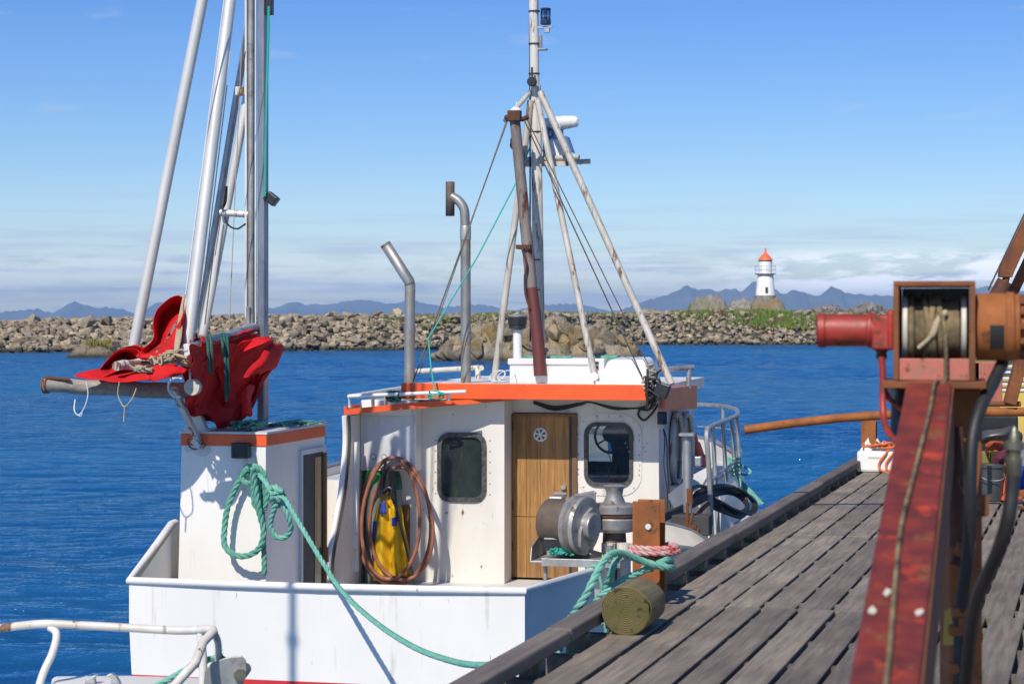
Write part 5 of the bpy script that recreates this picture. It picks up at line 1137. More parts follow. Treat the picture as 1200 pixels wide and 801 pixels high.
# curved alloy chute behind the bollard
mb = MB(); rows = []
for i in range(17):
    t_ = i/16; px = 762+(831-762)*t_; top_ = lerp_tab([(0, 612), (.35, 614), (.7, 621), (.9, 630), (1, 637)], t_); bot = 661-4*t_
    rows.append([BF.v(px, top_, 4.4+.5*t_), BF.v(px, (top_+bot)/2, 4.25+.5*t_), BF.v(px, bot, 4.35+.5*t_)])
mb.grid(rows); mb.build('line_chute', M['cream'], BOAT, solid=.02)
mb = MB(); rows2 = [r[0] for r in rows]; mb.tube(rows2, .022, 8); mb.build('chute_rim', M['alu_dull'], BOAT)
mb = MB(); mb.tube([BF.v(805, 510, 5.2), BF.v(806, 600, 5.2)], .05, 12); mb.box((BF.v(797, 508, 5.2).x, 5.1, BF.v(797, 510, 5.2).z), (BF.v(814, 508, 5.2).x, 5.3, BF.v(797, 507, 5.2).z)); mb.build('davit_post', M['alu_dull'], BOAT)
mb = MB(); mb.obox(BF.v(812, 540, 5.4), (.2, .12, .12)); mb.obox(BF.v(806, 545, 5.5), (.12, .12, .3)); mb.build('davit_bracket', M['alu_dull'], BOAT, bevel=.015)
mb = MB(); mb.obox(BF.v(811, 614, 5.1), (.42, .3, .22)); mb.build('valve_box', M['inside'], BOAT, bevel=.01)
mb = MB(); mb.tube([BF.v(806, 588, 4.95), BF.v(805, 620, 4.95)], .018, 8); mb.tube([BF.v(812, 600, 4.95), BF.v(807, 622, 4.95)], .016, 8); mb.obox(BF.v(808, 618, 4.95), (.16, .06, .06)); mb.obox(BF.v(814, 622, 4.95), (.10, .06, .07)); mb.tube([BF.v(808, 572, 4.95), BF.v(809, 590, 4.95)], .035, 8); mb.build('valves', M['rust'], BOAT)
mb = MB(); mb.hexa([BF.v(783, 583, 6.1), BF.v(812, 562, 6.9), BF.v(838, 548, 7.2), BF.v(800, 612, 6.4)], [BF.v(783, 579, 6.1), BF.v(812, 556, 6.9), BF.v(838, 542, 7.2), BF.v(800, 606, 6.4)]); mb.build('side_step', M['grey_side'], BOAT)
# ================================================================== things lying on or hanging from the boat
def top(name, label, cat, mb, mat, group=None, fr=BF, **k):
    o = mb.build(name, mat if not isinstance(mat, str) else M[mat], None, **k); o.location = fr.o; o.rotation_euler = (0, 0, -fr.yaw)
    return tag(o, label, cat, group)
# brown hose coil
mb = MB(); c = BF.v(462, 608, VL-.40); ex = .0098
loops = [(462, 610, 43, 74, 0, .0), (458, 607, 34, 71, 4, .07), (470, 613, 37, 66, -5, .05)]
def hl(cx_, cy_, rx, ry, tl, dv, n=40):
    out = []
    for i in range(n):
        a = 2*math.pi*i/n; x = rx*math.cos(a)*(1-.10*math.sin(a)); y = -ry*math.sin(a); t_ = R(tl); out.append(BF.v(cx_+x*math.cos(t_)-y*math.sin(t_)*.5, cy_+y+x*math.sin(t_)*.3, VL-.42-dv+.04*math.sin(a)))
    return out
for L in loops: mb.tube(hl(*L), .0235, 12, closed=True)
top('hose_coil', 'brown rubber hose coiled in a tall loop around the gas bottles by the wheelhouse wall', 'hose', mb, 'hose')
# gas bottles
def bottle(px, y0, y1, v, r, col, label):
    t = thing('gas_bottle', label, 'gas bottle', BF); p = BF.v(px, 600, v); z1 = BF.v(px, y0, v).z; z2 = BF.v(px, y0+16, v).z; z3 = BF.v(px, y0+24, v).z
    mb = MB(); mb.lathe((p.x, v, .29), (0, 0, 1), [(r*.95, 0), (r, .03), (r, z3-.29)], 24); mb.build('cylinder', M['grey_bottle'], t)
    mb = MB(); mb.lathe((p.x, v, 0), (0, 0, 1), [(r*1.002, z3), (r*1.002, z2-.04), (r*.95, z2+.03), (r*.75, z1-.05), (r*.35, z1), (r*.30, z1+.02)], 24); sh = mb.build('shoulder', M[col], t)
    mb = MB(); c_ = Vector((p.x+.02, v-r*.99, (z2+z3)/2+.05)); mb.lathe(c_, (0, 1, 0), [(.04, 0), (.042, .004)], 16); mb.build('sticker', M['gauge'], sh)
    mb = MB(); mb.lathe((p.x, v, z1), (0, 0, 1), [(.025, 0), (.025, .08), (.035, .085), (.035, .11)], 12); mb.tube([(p.x, v, z1+.05), (p.x+.10, v-.05, z1+.07)], .016, 8)
    for dx in (.03, .16): mb.lathe((p.x+dx, v-.10, z1+.09), (0, 1, 0), [(.036, 0), (.036, .03)], 16)
    vv = mb.build('regulator', M['brass'], t)
    mb = MB()
    for dx in (.03, .16): mb.lathe((p.x+dx, v-.103, z1+.09), (0, 1, 0), [(.028, 0), (.028, .002)], 16)
    mb.build('gauge_dial', M['gauge'], vv); return t
bottle(437.5, 543, 690, VL-.22, .105, 'green_bottle', 'green shouldered grey gas bottle nearest the port wing of the wheelhouse')
bottle(461, 549, 690, VL-.12, .105, 'rope_dark', 'dark green gas bottle half hidden behind the yellow oilskins')
# yellow oilskins
def cloth(rows, sub=5, noise_amp=.0, freq=6, seed=0, fold=0, nf=7):
    """smooth sheet through a control grid of points"""
    cols = [crv(r, sub) for r in rows]; n = len(cols[0])
    grid_ = [crv([cols[i][j] for i in range(len(cols))], sub) for j in range(n)]
    g = [[grid_[j][i] for j in range(n)] for i in range(len(grid_[0]))]
    if fold:
        for i, r in enumerate(g):
            k = i/len(g)
            for j, p in enumerate(r):
                a = j/len(r)*2*math.pi*nf+noise.noise(Vector((j*.09, i*.07, seed)))*5; p.y += fold*(.35+.9*k)*(abs(math.sin(a*.5))*2-1)
    if noise_amp:
        for i, r in enumerate(g):
            for j, p in enumerate(r):
                q = p*freq; r[j] = p+Vector((noise.noise(q+Vector((seed, 0, 0))), noise.noise(q+Vector((0, seed+5, 0))), noise.noise(q+Vector((0, 0, seed+9)))))*noise_amp
    return g
OS = thing('oilskins', 'yellow oilskins with blue patches hanging from the gas bottles inside the hose coil', 'oilskins', BF)
vo = VL-.36
def vrow(y, xs, ds): return [BF.v(x, y, vo-d) for x, d in zip(xs, ds)]
mb = MB(); mb.grid(cloth([vrow(578, (447, 451, 455, 460), (0, .06, .03, .08)), vrow(600, (441, 448, 456, 464), (.0, .10, .04, .1)), vrow(630, (437, 446, 456, 462), (.02, .13, .03, .11)), vrow(660, (436, 446, 457, 463), (.02, .12, .02, .1)), vrow(679, (436, 447, 458, 466), (.0, .11, .03, .1))], 6, .012, 9)); mb.build('left_leg', M['yellow'], OS, solid=.006)
mb = MB(); mb.grid(cloth([vrow(592, (457, 461, 466, 470), (.02, .09, .05, .05)), vrow(615, (457, 463, 470, 474), (.02, .11, .05, .09)), vrow(645, (458, 466, 474, 479), (.03, .12, .04, .10)), vrow(675, (460, 468, 475, 483), (.03, .10, .03, .08))], 6, .012, 9, 4)); mb.build('right_leg', M['yellow'], OS, solid=.006)
mb = MB(); mb.grid(cloth([vrow(588, (446, 449, 452), (.12, .13, .11)), vrow(602, (445, 449, 453), (.13, .15, .13))], 4, .004)); mb.grid(cloth([vrow(606, (459, 462, 465), (.12, .14, .12)), vrow(616, (459, 462, 465), (.13, .14, .12))], 4, .004)); mb.grid(cloth([vrow(610, (437, 439, 441), (.07, .08, .07)), vrow(635, (436, 438, 440), (.06, .08, .07))], 4, .004)); mb.build('blue_patches', M['blue'], OS, solid=.006)
mb = MB()
for pts in (((452, 540), (449, 555), (447, 575), (452, 585)), ((456, 545), (463, 560), (459, 578), (462, 590)), ((449, 575), (456, 571), (463, 577)), ((462, 560), (464, 590), (466, 610)), ((462, 585), (468, 610), (478, 650), (487, 688))): mb.tube(crv([BF.v(x, y, vo-.14) for x, y in pts]), .016, 8)
mb.build('braces', M['black'], OS)
mb = MB(); mb.grid(cloth([vrow(548, (450, 455, 460), (.05, .1, .05)), vrow(560, (447, 454, 463), (.06, .13, .05)), vrow(578, (449, 455, 462), (.05, .12, .05))], 5, .02, 12)); mb.build('harness', M['black'], OS, solid=.01)
mb = MB(); a = BF.v(470, 591, VL-.05); b = BF.v(480, 592, VL-.05); mb.box((a.x, VL-.055, .3), (b.x, VL-.03, a.z)); top('leaning_board', 'narrow brown board leaning upright against the wheelhouse wall behind the hose coil', 'board', mb, 'board')
# green rope hung on the stern house
mb = MB(); v1 = AV-.07
rope(mb, [BF.v(x, y, v1-.03-.02*k) for k, (x, y) in enumerate(((294, 549), (281, 562), (268, 590), (263, 620), (264, 640), (276, 650), (292, 650), (305, 640), (309, 622), (304, 600), (300, 575), (297, 556), (296, 548)))], .031)
rope(mb, [BF.v(x, y, v1-.10) for x, y in ((297, 549), (304, 580), (308, 610), (309, 640), (310, 672))], .027)
for k in range(3): rope(mb, [BF.v(x+k*3-2, y, v1-.09-.03*k) for x, y in ((299, 548), (305, 555), (309, 575), (306, 595), (300, 590), (299, 570), (298, 555))], .029)
rope(mb, [BF.v(x, y, v1-.06) for x, y in ((295, 548), (286, 551), (283, 560), (290, 566), (300, 562), (306, 552), (300, 546), (290, 547), (285, 556))], .028)
top('rope_coil', 'dusty green rope hung in loops from the hook on the stern house', 'rope', mb, 'rope_house')
# mooring rope with knot, running to the pier
mb = MB(); suK = SU+.04
K = [BF.D(x, y, d) for x, y, d in ((318, 575, 18.9), (322, 570, 18.8), (329, 577, 18.75), (333, 586, 18.8), (326, 592, 18.85), (319, 586, 18.8), (323, 577, 18.75), (331, 574, 18.7))]
rope(mb, K, .031)
rope(mb, [BF.D(x, y, d) for x, y, d in ((331, 590, 18.8), (338, 605, 18.8), (341, 620, 18.85), (334, 629, 18.9), (323, 628, 18.9), (317, 615, 18.9), (320, 600, 18.85), (324, 590, 18.8))], .027)
rope(mb, [BF.D(x, y, d) for x, y, d in ((304, 556, 19.0), (312, 566, 18.9), (318, 576, 18.85), (324, 582, 18.75), (333, 583, 18.7), (341, 596, 18.6), (358, 625, 18.45), (378, 658, 18.3), (394, 683, 18.15), (416, 708, 17.5), (450, 736, 16.4), (490, 760, 15.2), (530, 774, 14.2), (556, 778.5, 13.4), (585, 778, 12.7), (612, 775, 12.1), (640, 768, 11.6), (652, 764, 11.45))], .0235, sub=10)
top('mooring_rope', 'long mint green mooring rope sagging from the stern house across the transom to the pier', 'rope', mb, 'rope_green')
# ---------------- red tarpaulin
TP = thing('tarpaulin', 'crumpled bright red tarpaulin draped and lashed over the booms behind the stern house', 'tarpaulin', BF)
def G(rows): return [[BF.v(x, y, v) for x, y, v in r] for r in rows]
def sheet(name, rows, sub=6, amp=.02, fq=5, seed=0, par=TP, fold=0, nf=7):
    mb = MB(); mb.grid(cloth(G(rows), sub, amp, fq, seed, fold, nf)); return mb.build(name, M['tarp'], par, solid=.004)
# flat flaps lying over the wooden boom
sheet('lying_flap', [[(90, 438, .0), (112, 434, .15), (137, 430, .5), (160, 424, .8), (190, 412, 1.0)], [(88, 441, -.05), (112, 442, -.02), (140, 440, .1), (170, 437, .2), (208, 430, .3)], [(98, 443, -.1), (120, 446, -.12), (142, 447, -.08), (165, 446, .0), (180, 446, .1)]], 6, .02, 6, 1)
sheet('folded_wave', [[(112, 438, .15), (122, 424, .2), (133, 413, .3), (146, 408, .35), (158, 409, .3), (164, 416, .2)], [(114, 440, .3), (126, 428, .45), (138, 419, .6), (148, 416, .7), (158, 418, .6), (166, 424, .5)], [(120, 441, .0), (134, 436, .1), (146, 430, .2), (155, 427, .25), (163, 428, .25), (172, 430, .2)]], 6, .02, 6, 2)
sheet('folded_wave', [[(146, 407, .5), (155, 405, .55), (163, 405, .5), (172, 410, .4)], [(146, 420, .7), (158, 418, .7), (170, 420, .6), (178, 424, .5)]], 6, .02, 6, 3)
sheet('front_flap', [[(170, 436, -.2), (184, 427, -.15), (204, 428, -.1), (222, 432, .0)], [(176, 440, -.24), (188, 436, -.22), (202, 436, -.2), (216, 437, -.1)], [(178, 446, -.25), (188, 444, -.25), (198, 442, -.22), (212, 439, -.1)]], 6, .015, 6, 4)
# standing rolled lobe
sheet('standing_fold', [[(159, 416, .1), (178, 398, .3), (180, 378, .5), (184, 364, .55), (195, 351, .6), (207, 346, .62), (214, 348, .6)], [(163, 419, -.0), (184, 404, .6), (188, 385, .85), (193, 372, .9), (202, 362, .9), (210, 360, .9), (216, 362, .8)], [(166, 420, .0), (190, 402, .4), (196, 393, .5), (203, 383, .55), (208, 376, .6), (213, 371, .6), (217, 370, .5)]], 6, .015, 6, 5)
sheet('standing_fold', [[(160, 417, .0), (178, 412, .1), (192, 401, .2), (204, 386, .25), (213, 372, .25), (216, 352, .4)], [(166, 421, .05), (184, 420, .0), (198, 414, .1), (208, 404, .2), (214, 392, .3), (217, 376, .5)], [(172, 420, .2), (188, 423, .2), (202, 421, .3), (212, 412, .4), (217, 400, .5), (218, 384, .6)]], 6, .015, 6, 6)
# hanging sack, its outside turned to starboard
sheet('hanging_sack', [[(224, 405, -0.33), (238, 401, 0.06), (255, 403, 0.45), (272, 404, 0.84), (290, 398, 1.18), (308, 398, 1.52), (316, 395, 1.63)],
   [(224, 425, -0.16), (236, 415, 0.34), (252, 420, 0.56), (272, 417, 1.07), (292, 415, 1.35), (308, 412, 1.74), (322, 402, 1.90)],
   [(226, 450, 0.15), (236, 442, 0.45), (250, 440, 0.90), (268, 438, 1.12), (288, 440, 1.63), (304, 436, 1.85), (318, 426, 1.90)],
   [(218, 474, 0.56), (234, 470, 0.68), (250, 466, 1.15), (268, 466, 1.35), (284, 464, 1.85), (298, 462, 1.90), (306, 452, 1.90)],
   [(226, 489, 0.96), (238, 489, 1.12), (250, 490, 1.35), (264, 496, 1.63), (278, 492, 1.90), (288, 486, 1.90), (294, 474, 1.90)],
   [(234, 490, 1.40), (244, 491, 1.52), (254, 493, 1.74), (264, 503, 1.90), (272, 503, 1.90), (282, 490, 1.90), (292, 478, 1.90)]], 10, .05, 5, 7, fold=.06, nf=8)
sheet('hanging_sack', [[(222, 402, .3), (240, 397, .7), (258, 398, 1.1), (280, 393, 1.5), (300, 388, 1.8)], [(215, 440, .6), (235, 440, 1.1), (255, 440, 1.4), (280, 430, 1.8), (300, 420, 2.05)], [(232, 488, .6), (245, 489, 1.0), (262, 499, 1.2), (278, 482, 1.6), (296, 462, 1.75)]], 6, .05, 3, 11)
# sun-facing right lobes
sheet('sunlit_fold', [[(284, 404, 1.25), (298, 396, 1.3), (308, 394, 1.35), (318, 396, 1.45)], [(286, 412, 1.1), (300, 406, 1.15), (312, 401, 1.2), (319, 399, 1.35)]], 6, .01, 6, 12)
sheet('sunlit_fold', [[(318, 403, 1.4), (326, 402, 1.55), (331, 404, 1.75), (333, 408, 1.9)], [(304, 417, 1.1), (316, 415, 1.25), (325, 414, 1.5), (330, 416, 1.75)], [(292, 430, .95), (305, 430, 1.05), (315, 430, 1.25), (324, 429, 1.6)], [(282, 442, .9), (292, 440, .95), (303, 437, 1.1), (312, 436, 1.4)]], 6, .03, 5, 13)
sheet('sunlit_fold', [[(289, 452, 1.0), (284, 459, .95), (283, 466, .95), (284, 476, 1.0), (283, 486, 1.05)], [(294, 450, 1.15), (289, 462, 1.0), (289, 472, .95), (290, 482, 1.0), (288, 486, 1.1)], [(298, 452, 1.3), (294, 466, 1.2), (295, 478, 1.1), (296, 486, 1.15), (292, 488, 1.2)]], 6, .01, 6, 14)
sheet('top_fold', [[(238, 404, .35), (252, 402, .7), (270, 398, 1.1), (288, 392, 1.4), (300, 388, 1.6)], [(236, 394, .5), (250, 396, .9), (270, 392, 1.3), (288, 388, 1.6), (302, 386, 1.8)]], 6, .05, 5, 15)
# lashings
mb = MB()
for x, y0, y1, v_ in ((247, 392, 438, .35), (243, 395, 436, .3), (263, 391, 470, .75), (266, 391, 462, .78), (260, 392, 420, .7)):
    mb.tube(crv([BF.v(x-2, y0, v_+.1), BF.v(x, y0+6, v_-.1), BF.v(x+1, (y0+y1)/2, v_-.2), BF.v(x+2, y1, v_-.12)]), .014, 6)
top('lashing_line', 'dark green cord lashing the red tarpaulin to its silver boom', 'cord', mb, 'rope_dark')
mb = MB(); rr = random.Random(8)
for k in range(26):
    cx_, cy_ = rr.uniform(180, 216), rr.uniform(413, 424); mb.tube(crv([BF.v(cx_+rr.uniform(-10, 10), cy_+rr.uniform(-5, 6), -.05+rr.uniform(-.12, .12)) for _ in range(4)], 5), rr.choice((.008, .011, .014)), 6)
for k in range(8): cx_ = rr.uniform(160, 175); mb.tube(crv([BF.v(cx_+rr.uniform(-8, 8), 432+rr.uniform(-4, 4), -.25+rr.uniform(-.05, .05)) for _ in range(4)], 5), .010, 6)
for k in range(4): rope(mb, [BF.v(205+k, 412, .1), BF.v(207+k*1.5, 395, .2), BF.v(210+k, 375, .3), BF.v(216, 345, .45)], .013)
top('rope_bundle', 'pale tangled twine knotted round the boom ends on the red tarpaulin', 'twine', mb, 'rope_tan')
mb = MB(); mb.tube(crv([BF.v(101, 447, -.1), BF.v(103, 462, -.1), BF.v(99, 477, -.1), BF.v(92, 486, -.1), BF.v(87, 480, -.1), BF.v(88, 468, .0)]), .0055, 6); mb.tube(crv([BF.v(90, 485, -.1), BF.v(95, 487, -.1), BF.v(97, 480, -.12)]), .005, 6)
top('hanging_cord', 'thin white cord looped below the bare end of the wooden boom', 'cord', mb, 'rope_white')
mb = MB(); mb.tube(crv([BF.v(140, 447, -.1), BF.v(138, 460, -.1), BF.v(141, 470, -.1), BF.v(146, 476, -.1), BF.v(154, 468, -.1), BF.v(159, 457, .0), BF.v(160, 450, .1)]), .006, 6); mb.tube([BF.v(146, 476, -.1), BF.v(145, 494, -.1)], .007, 6)
top('hanging_cord', 'thin cord hanging in a loop with a loose tail below the red tarpaulin flap', 'cord', mb, 'rope_tan')
mb = MB(); rr = random.Random(4)
for k in range(22): cx_ = rr.uniform(278, 304); mb.tube(crv([Vector((BF.v(cx_+rr.uniform(-7, 7), 500, 1.3).x, 1.3+rr.uniform(-.2, .3), ZT+.04+rr.uniform(0, .07))) for _ in range(4)], 4), .013, 5)
for k in range(8): cx_ = rr.uniform(320, 366); mb.tube(crv([Vector((BF.v(cx_+rr.uniform(-9, 9), 500, 2.2).x, 2.2+rr.uniform(-.4, .4), ZT+.035+rr.uniform(0, .03))) for _ in range(4)], 4), .011, 5)
top('net_heap', 'heap of green net on the stern house roof at the foot of the mast', 'net', mb, 'rope_house')
# green net line in hauler tray, rope on the rail end
mb = MB(); rr = random.Random(14)
for k in range(26): cx_ = 646+rr.uniform(0, 26)*rr.random(); mb.tube(crv([BF.v(cx_+rr.uniform(-5, 7), 646+rr.uniform(-5, 4), vh-.22+rr.uniform(-.04, .1)) for _ in range(4)], 4), .009, 5)
top('net_line_heap', 'small heap of turquoise line in the grey tray under the hauler drum', 'line', mb, 'rope_thin')
mb = MB(); q = section(ST[3], 1)[0]
for k in range(4): rope(mb, [Vector((q.x+math.cos(a)*.055, q.y-.10+k*.03, q.z+math.sin(a)*.055)) for a in [i*math.pi/5 for i in range(11)]], .013)
rope(mb, [Vector((q.x+.03, q.y-.08, q.z+.04)), Vector((q.x+.09, q.y-.12, q.z-.10)), Vector((q.x+.12, q.y-.15, q.z-.38)), Vector((q.x+.15, q.y-.15, q.z-.62))], .016)
top('short_line', 'short green rope knotted over the end of the white bulwark rail', 'rope', mb, 'rope_green')
# black hydraulic hoses on the starboard deck
mb = MB(); rr = random.Random(2)
for k in range(4): mb.tube(crv([BF.D(x, y+k*2.2, d) for x, y, d in ((745, 618, 22.0), (775, 604, 22.5), (805, 590, 23.2), (830, 577, 24.0), (852, 571, 24.6), (868, 577, 24.8), (876, 590, 24.7), (868, 599, 24.4), (850, 594, 24.2), (835, 582+k*2, 24.0))]), .020, 8)
for k in range(3): mb.tube(crv([BF.D(x+k*2, y+k, d) for x, y, d in ((800, 600, 23.4), (812, 582, 23.6), (820, 574, 23.8), (845, 568, 24.4), (866, 573, 24.7), (882, 588, 24.9), (878, 600, 24.7), (860, 596, 24.3), (842, 586, 24.1))]), .017, 8)
mb.tube(crv([BF.D(x, y, d) for x, y, d in ((806, 590, 23.1), (808, 575, 23.1), (818, 569, 23.5), (830, 571, 23.9))]), .02, 8)
mb.tube(crv([BF.D(x, y, d) for x, y, d in ((822, 604, 23.6), (826, 612, 23.7), (824, 626, 23.6))]), .02, 8)
top('hydraulic_hoses', 'black hydraulic hoses coiled on the starboard side deck under the bow rail', 'hoses', mb, 'rubber')
mb = MB(); mb.tube(crv([BF.D(x, y, d) for x, y, d in ((818, 602, 23.4), (826, 593, 23.6), (833, 588, 23.8))]), .024, 8)
top('red_hose_end', 'short orange hose fitting lying among the black hoses on deck', 'hose', mb, 'redbrown_net')
mb = MB(); q0 = on_rail(858); 
for k in range(5): rope(mb, [Vector((q0.x+.05+.04*math.cos(a), q0.y+.04*math.sin(a), 1.62-k*.05)) for a in [i*math.pi/4 for i in range(10)]], .016)
rope(mb, [BF.D(x, y, d) for x, y, d in ((852, 540, 27.6), (862, 543, 27.4), (873, 547, 27.2), (880, 553, 27.1), (872, 556, 27.1), (862, 550, 27.3), (856, 543, 27.5))], .018)
rope(mb, [BF.D(x, y, d) for x, y, d in ((853, 536, 27.6), (857, 552, 27.3), (864, 562, 27.1), (872, 572, 26.9), (880, 577, 26.6), (888, 584, 26.3), (893, 590, 26.0))], .026)
rope(mb, [BF.D(x, y, d) for x, y, d in ((856, 538, 27.6), (862, 556, 27.2), (875, 570, 26.9), (884, 579, 26.5), (891, 590, 26.0))], .022)
top('bow_rope', 'mint green rope tied to the bow rail and led down over the side', 'rope', mb, 'rope_green')
# blue fender at the bow
mb = MB(); c = BF.D(891, 606, 26.2); mb.lathe(c+Vector((0, 0, -.45)), (0.35, 0, 1), [(.05, 0), (.12, .05), (.15, .15), (.15, .55), (.10, .64), (.03, .68)], 24)
top('fender', 'dark blue fender hanging at the starboard bow beside the pier kerb', 'fender', mb, 'blue')
# orange cone-shaped buoy on deck
mb = MB(); mb.tube(crv([BF.D(x, y, d) for x, y, d in ((812, 506, 28), (815, 520, 28), (820, 535, 28), (819, 546, 28))]), [.05]*8+[.07]*8+[.10]*8+[.14], 14)
top('orange_float', 'slim orange float standing on the foredeck behind the side windows', 'float', mb, 'coneorange')
# ================================================================== ON THE PIER
def dtop(name, label, cat, mb, mat, group=None, **k): return top(name, label, cat, mb, mat, group, fr=DF, **k)
def hbeam(mb, g, h, z0, z1, w, d, t=.016, rot=0.0):
    """upright H section: flanges face along h"""
    for s in (-1, 1): mb.box((g-w/2, h+s*(d/2)-(t if s > 0 else 0), z0), (g+w/2, h+s*(d/2)+(t if s < 0 else 0), z1))
    mb.box((g-t/2, h-d/2+t+.0005, z0), (g+t/2, h+d/2-t-.0005, z1-.002))
bq = DF.z(763, 710, 0); bg_, bh_ = bq.x, bq.y+.10
zt = (710-588)/F*12.6
BL = thing('steel_bollard', 'upright rusty steel beam bollard with green ropes round it beside the mossy log', 'bollard', DF)
mb = MB(); hbeam(mb, bg_-.035, bh_, -.9, zt, .172, .17)
mb.build('post', M['rust_orange'], BL, bevel=.004)
mb = MB(); mb.lathe((bg_-.02, bh_-.087, zt-.155), (0, -1, 0), [(.018, 0), (.02, .006), (.016, .012)], 14); mb.build('bolt_hole_plug', M['gauge'], BL)
mb = MB(); mb.tube([(bg_-.05, bh_-.087, .235), (bg_-.05, bh_-.10, .235)], .012, 8); mb.tube([(bg_+.0, bh_-.087, .235), (bg_+.0, bh_-.10, .235)], .012, 8); mb.build('bolts', M['gauge'], BL)
mb = MB(); rx = .135
for k in range(2): rope(mb, [Vector((bg_+(rx+.01*k)*math.cos(a)*1.02, bh_+(rx)*math.sin(a), .355-.024*k)) for a in [i*2*math.pi/12 for i in range(12)]], .021, closed=True)
dtop('pink_rope_ring', 'faded pink rope wound round the rusty bollard above the green ropes', 'rope', mb, 'rope_pink')
def dk(x, y, D): return DF.D(x, y, D)
mb = MB()
rope(mb, [dk(x, y, d) for x, y, d in ((778, 662, 12.95), (788, 664, 12.7), (783, 665, 12.48), (768, 662, 12.42), (750, 656, 12.38), (732, 649, 12.3), (720, 648, 12.2), (709, 655, 12.1), (697, 676, 12.0), (686, 698, 12.0), (674, 716, 12.05), (660, 738, 12.3), (655, 760, 12.6))], .0245, sub=10)
rope(mb, [dk(x, y, d) for x, y, d in ((776, 668, 12.95), (786, 658, 12.7), (781, 656, 12.5), (766, 663, 12.45), (748, 671, 12.42), (728, 680, 12.36), (714, 691, 12.3), (700, 702, 12.35), (690, 722, 12.5), (684, 745, 12.8))], .0225, sub=10)
rope(mb, [dk(x, y, d) for x, y, d in ((728, 648, 12.40), (722, 656, 12.3), (717, 668, 12.25), (712, 683, 12.3), (705, 702, 12.45), (698, 730, 12.8))], .023, sub=10)
dtop('bollard_rope', 'thick mint green mooring rope crossed over the rusty bollard and led over the kerb', 'rope', mb, 'rope_green')
# log
lg = DF.z(731, 745, 0); c = DF.D(731, 713.5, 11.35); 
mb = MB(); r0 = .141
rows = []; n = 40; L = .42; c0 = Vector((-.088, lg.y-.05, .146))
for i, (t, rr_) in enumerate([(0, .97), (.012, 1.0), (.2, 1.0), (.45, 1.01), (.7, .99), (.97, .98), (1, .94)]):
    rows.append([c0+Vector((math.cos(a)*r0*rr_*(1+.03*math.sin(3*a+1)+.02*math.sin(7*a+t*5)-(.05 if abs(a-2.2-t*.4) < .09 else 0)), t*L, math.sin(a)*r0*rr_*(1+.03*math.sin(3*a+1)-(.05 if abs(a-2.2-t*.4) < .09 else 0)))) for a in [j*2*math.pi/n for j in range(n+1)]])
mb.grid(rows)
mb.fs.append([len(mb.vs)-n-1+j for j in range(n)]); mb.sm.append(False); mb.mi.append(0)
LG = mb.build('mossy_log', M['log'], None); LG.location = DF.o; LG.rotation_euler = (0, 0, -DF.yaw); tag(LG, 'short mossy round log lying along the pier kerb at the foot of the bollard', 'log')
mb = MB(); mb.lathe(c0+Vector((0, .0, 0)), (0, -1, 0), [(r0*.965, -.002), (r0*.95, .004), (r0*.5, .005), (.02, .004)], 40); mb.build('sawn_end', log_end(c0, r0), LG)
# styrofoam box, netting and orange cord at the pier end
mb = MB(); s0 = DF.z(1004, 553, 0); s1 = DF.z(1075, 555, 0); hy_ = s0.y
zb_ = (553-529)/F*24.6
mb.box((s0.x, hy_, .003), (s0.x+.62, hy_+.40, zb_)); SB = dtop('foam_box', 'white foam fish box standing at the far end of the pier', 'box', mb, 'styro', bevel=.03)
mb = MB(); mb.box((s0.x+.13, hy_-.004, zb_-.085), (s0.x+.30, hy_-.0005, zb_-.06)); mb.build('handle_slot', M['label'], SB, bevel=.002)
mb = MB(); rr = random.Random(31)
for k in range(9): x_ = s0.x+.32+rr.uniform(-.1, .25); mb.tube(crv([(x_+rr.uniform(-.2, .2), hy_+.1+rr.uniform(-.1, .2), zb_+.03+rr.uniform(0, .08)) for _ in range(5)], 5), .012, 6)
for dx in (.36, .44): mb.tube(crv([(s0.x+dx, hy_+.05, zb_+.03), (s0.x+dx-.02, hy_-.02, zb_-.02), (s0.x+dx-.10, hy_-.03, zb_-.14), (s0.x+dx-.06, hy_-.05, .02), (s0.x+dx+.12, hy_-.04, .02), (s0.x+dx+.18, hy_-.03, .2)]), .013, 6)
dtop('tangled_line', 'orange cord coiled over the white foam box at the pier end', 'cord', mb, 'rope_orange')
mb = MB()
for k in range(5):
    x_ = s0.x+.08+k*.05; mb.add([(x_-.06, hy_+.12, zb_), (x_+.08, hy_+.10, zb_), (x_+rr.uniform(-.03, .06), hy_+.15, zb_+rr.uniform(.06, .17)), (x_+.03, hy_+.25, zb_)], [(0, 1, 2), (1, 3, 2), (3, 0, 2), (0, 3, 1)])
dtop('fish_scraps', 'grey crumpled plastic lying on top of the white foam box', 'plastic', mb, 'rope_white')
mb = MB(); q = DF.D(1018.5, 553, 25.3); hbeam(mb, q.x, q.y, -.05, (553-493)/F*25.3, .18, .16); SB2 = dtop('steel_bollard', 'small rusty steel beam bollard behind the white foam box at the pier end', 'bollard', mb, 'rust_orange', bevel=.004)
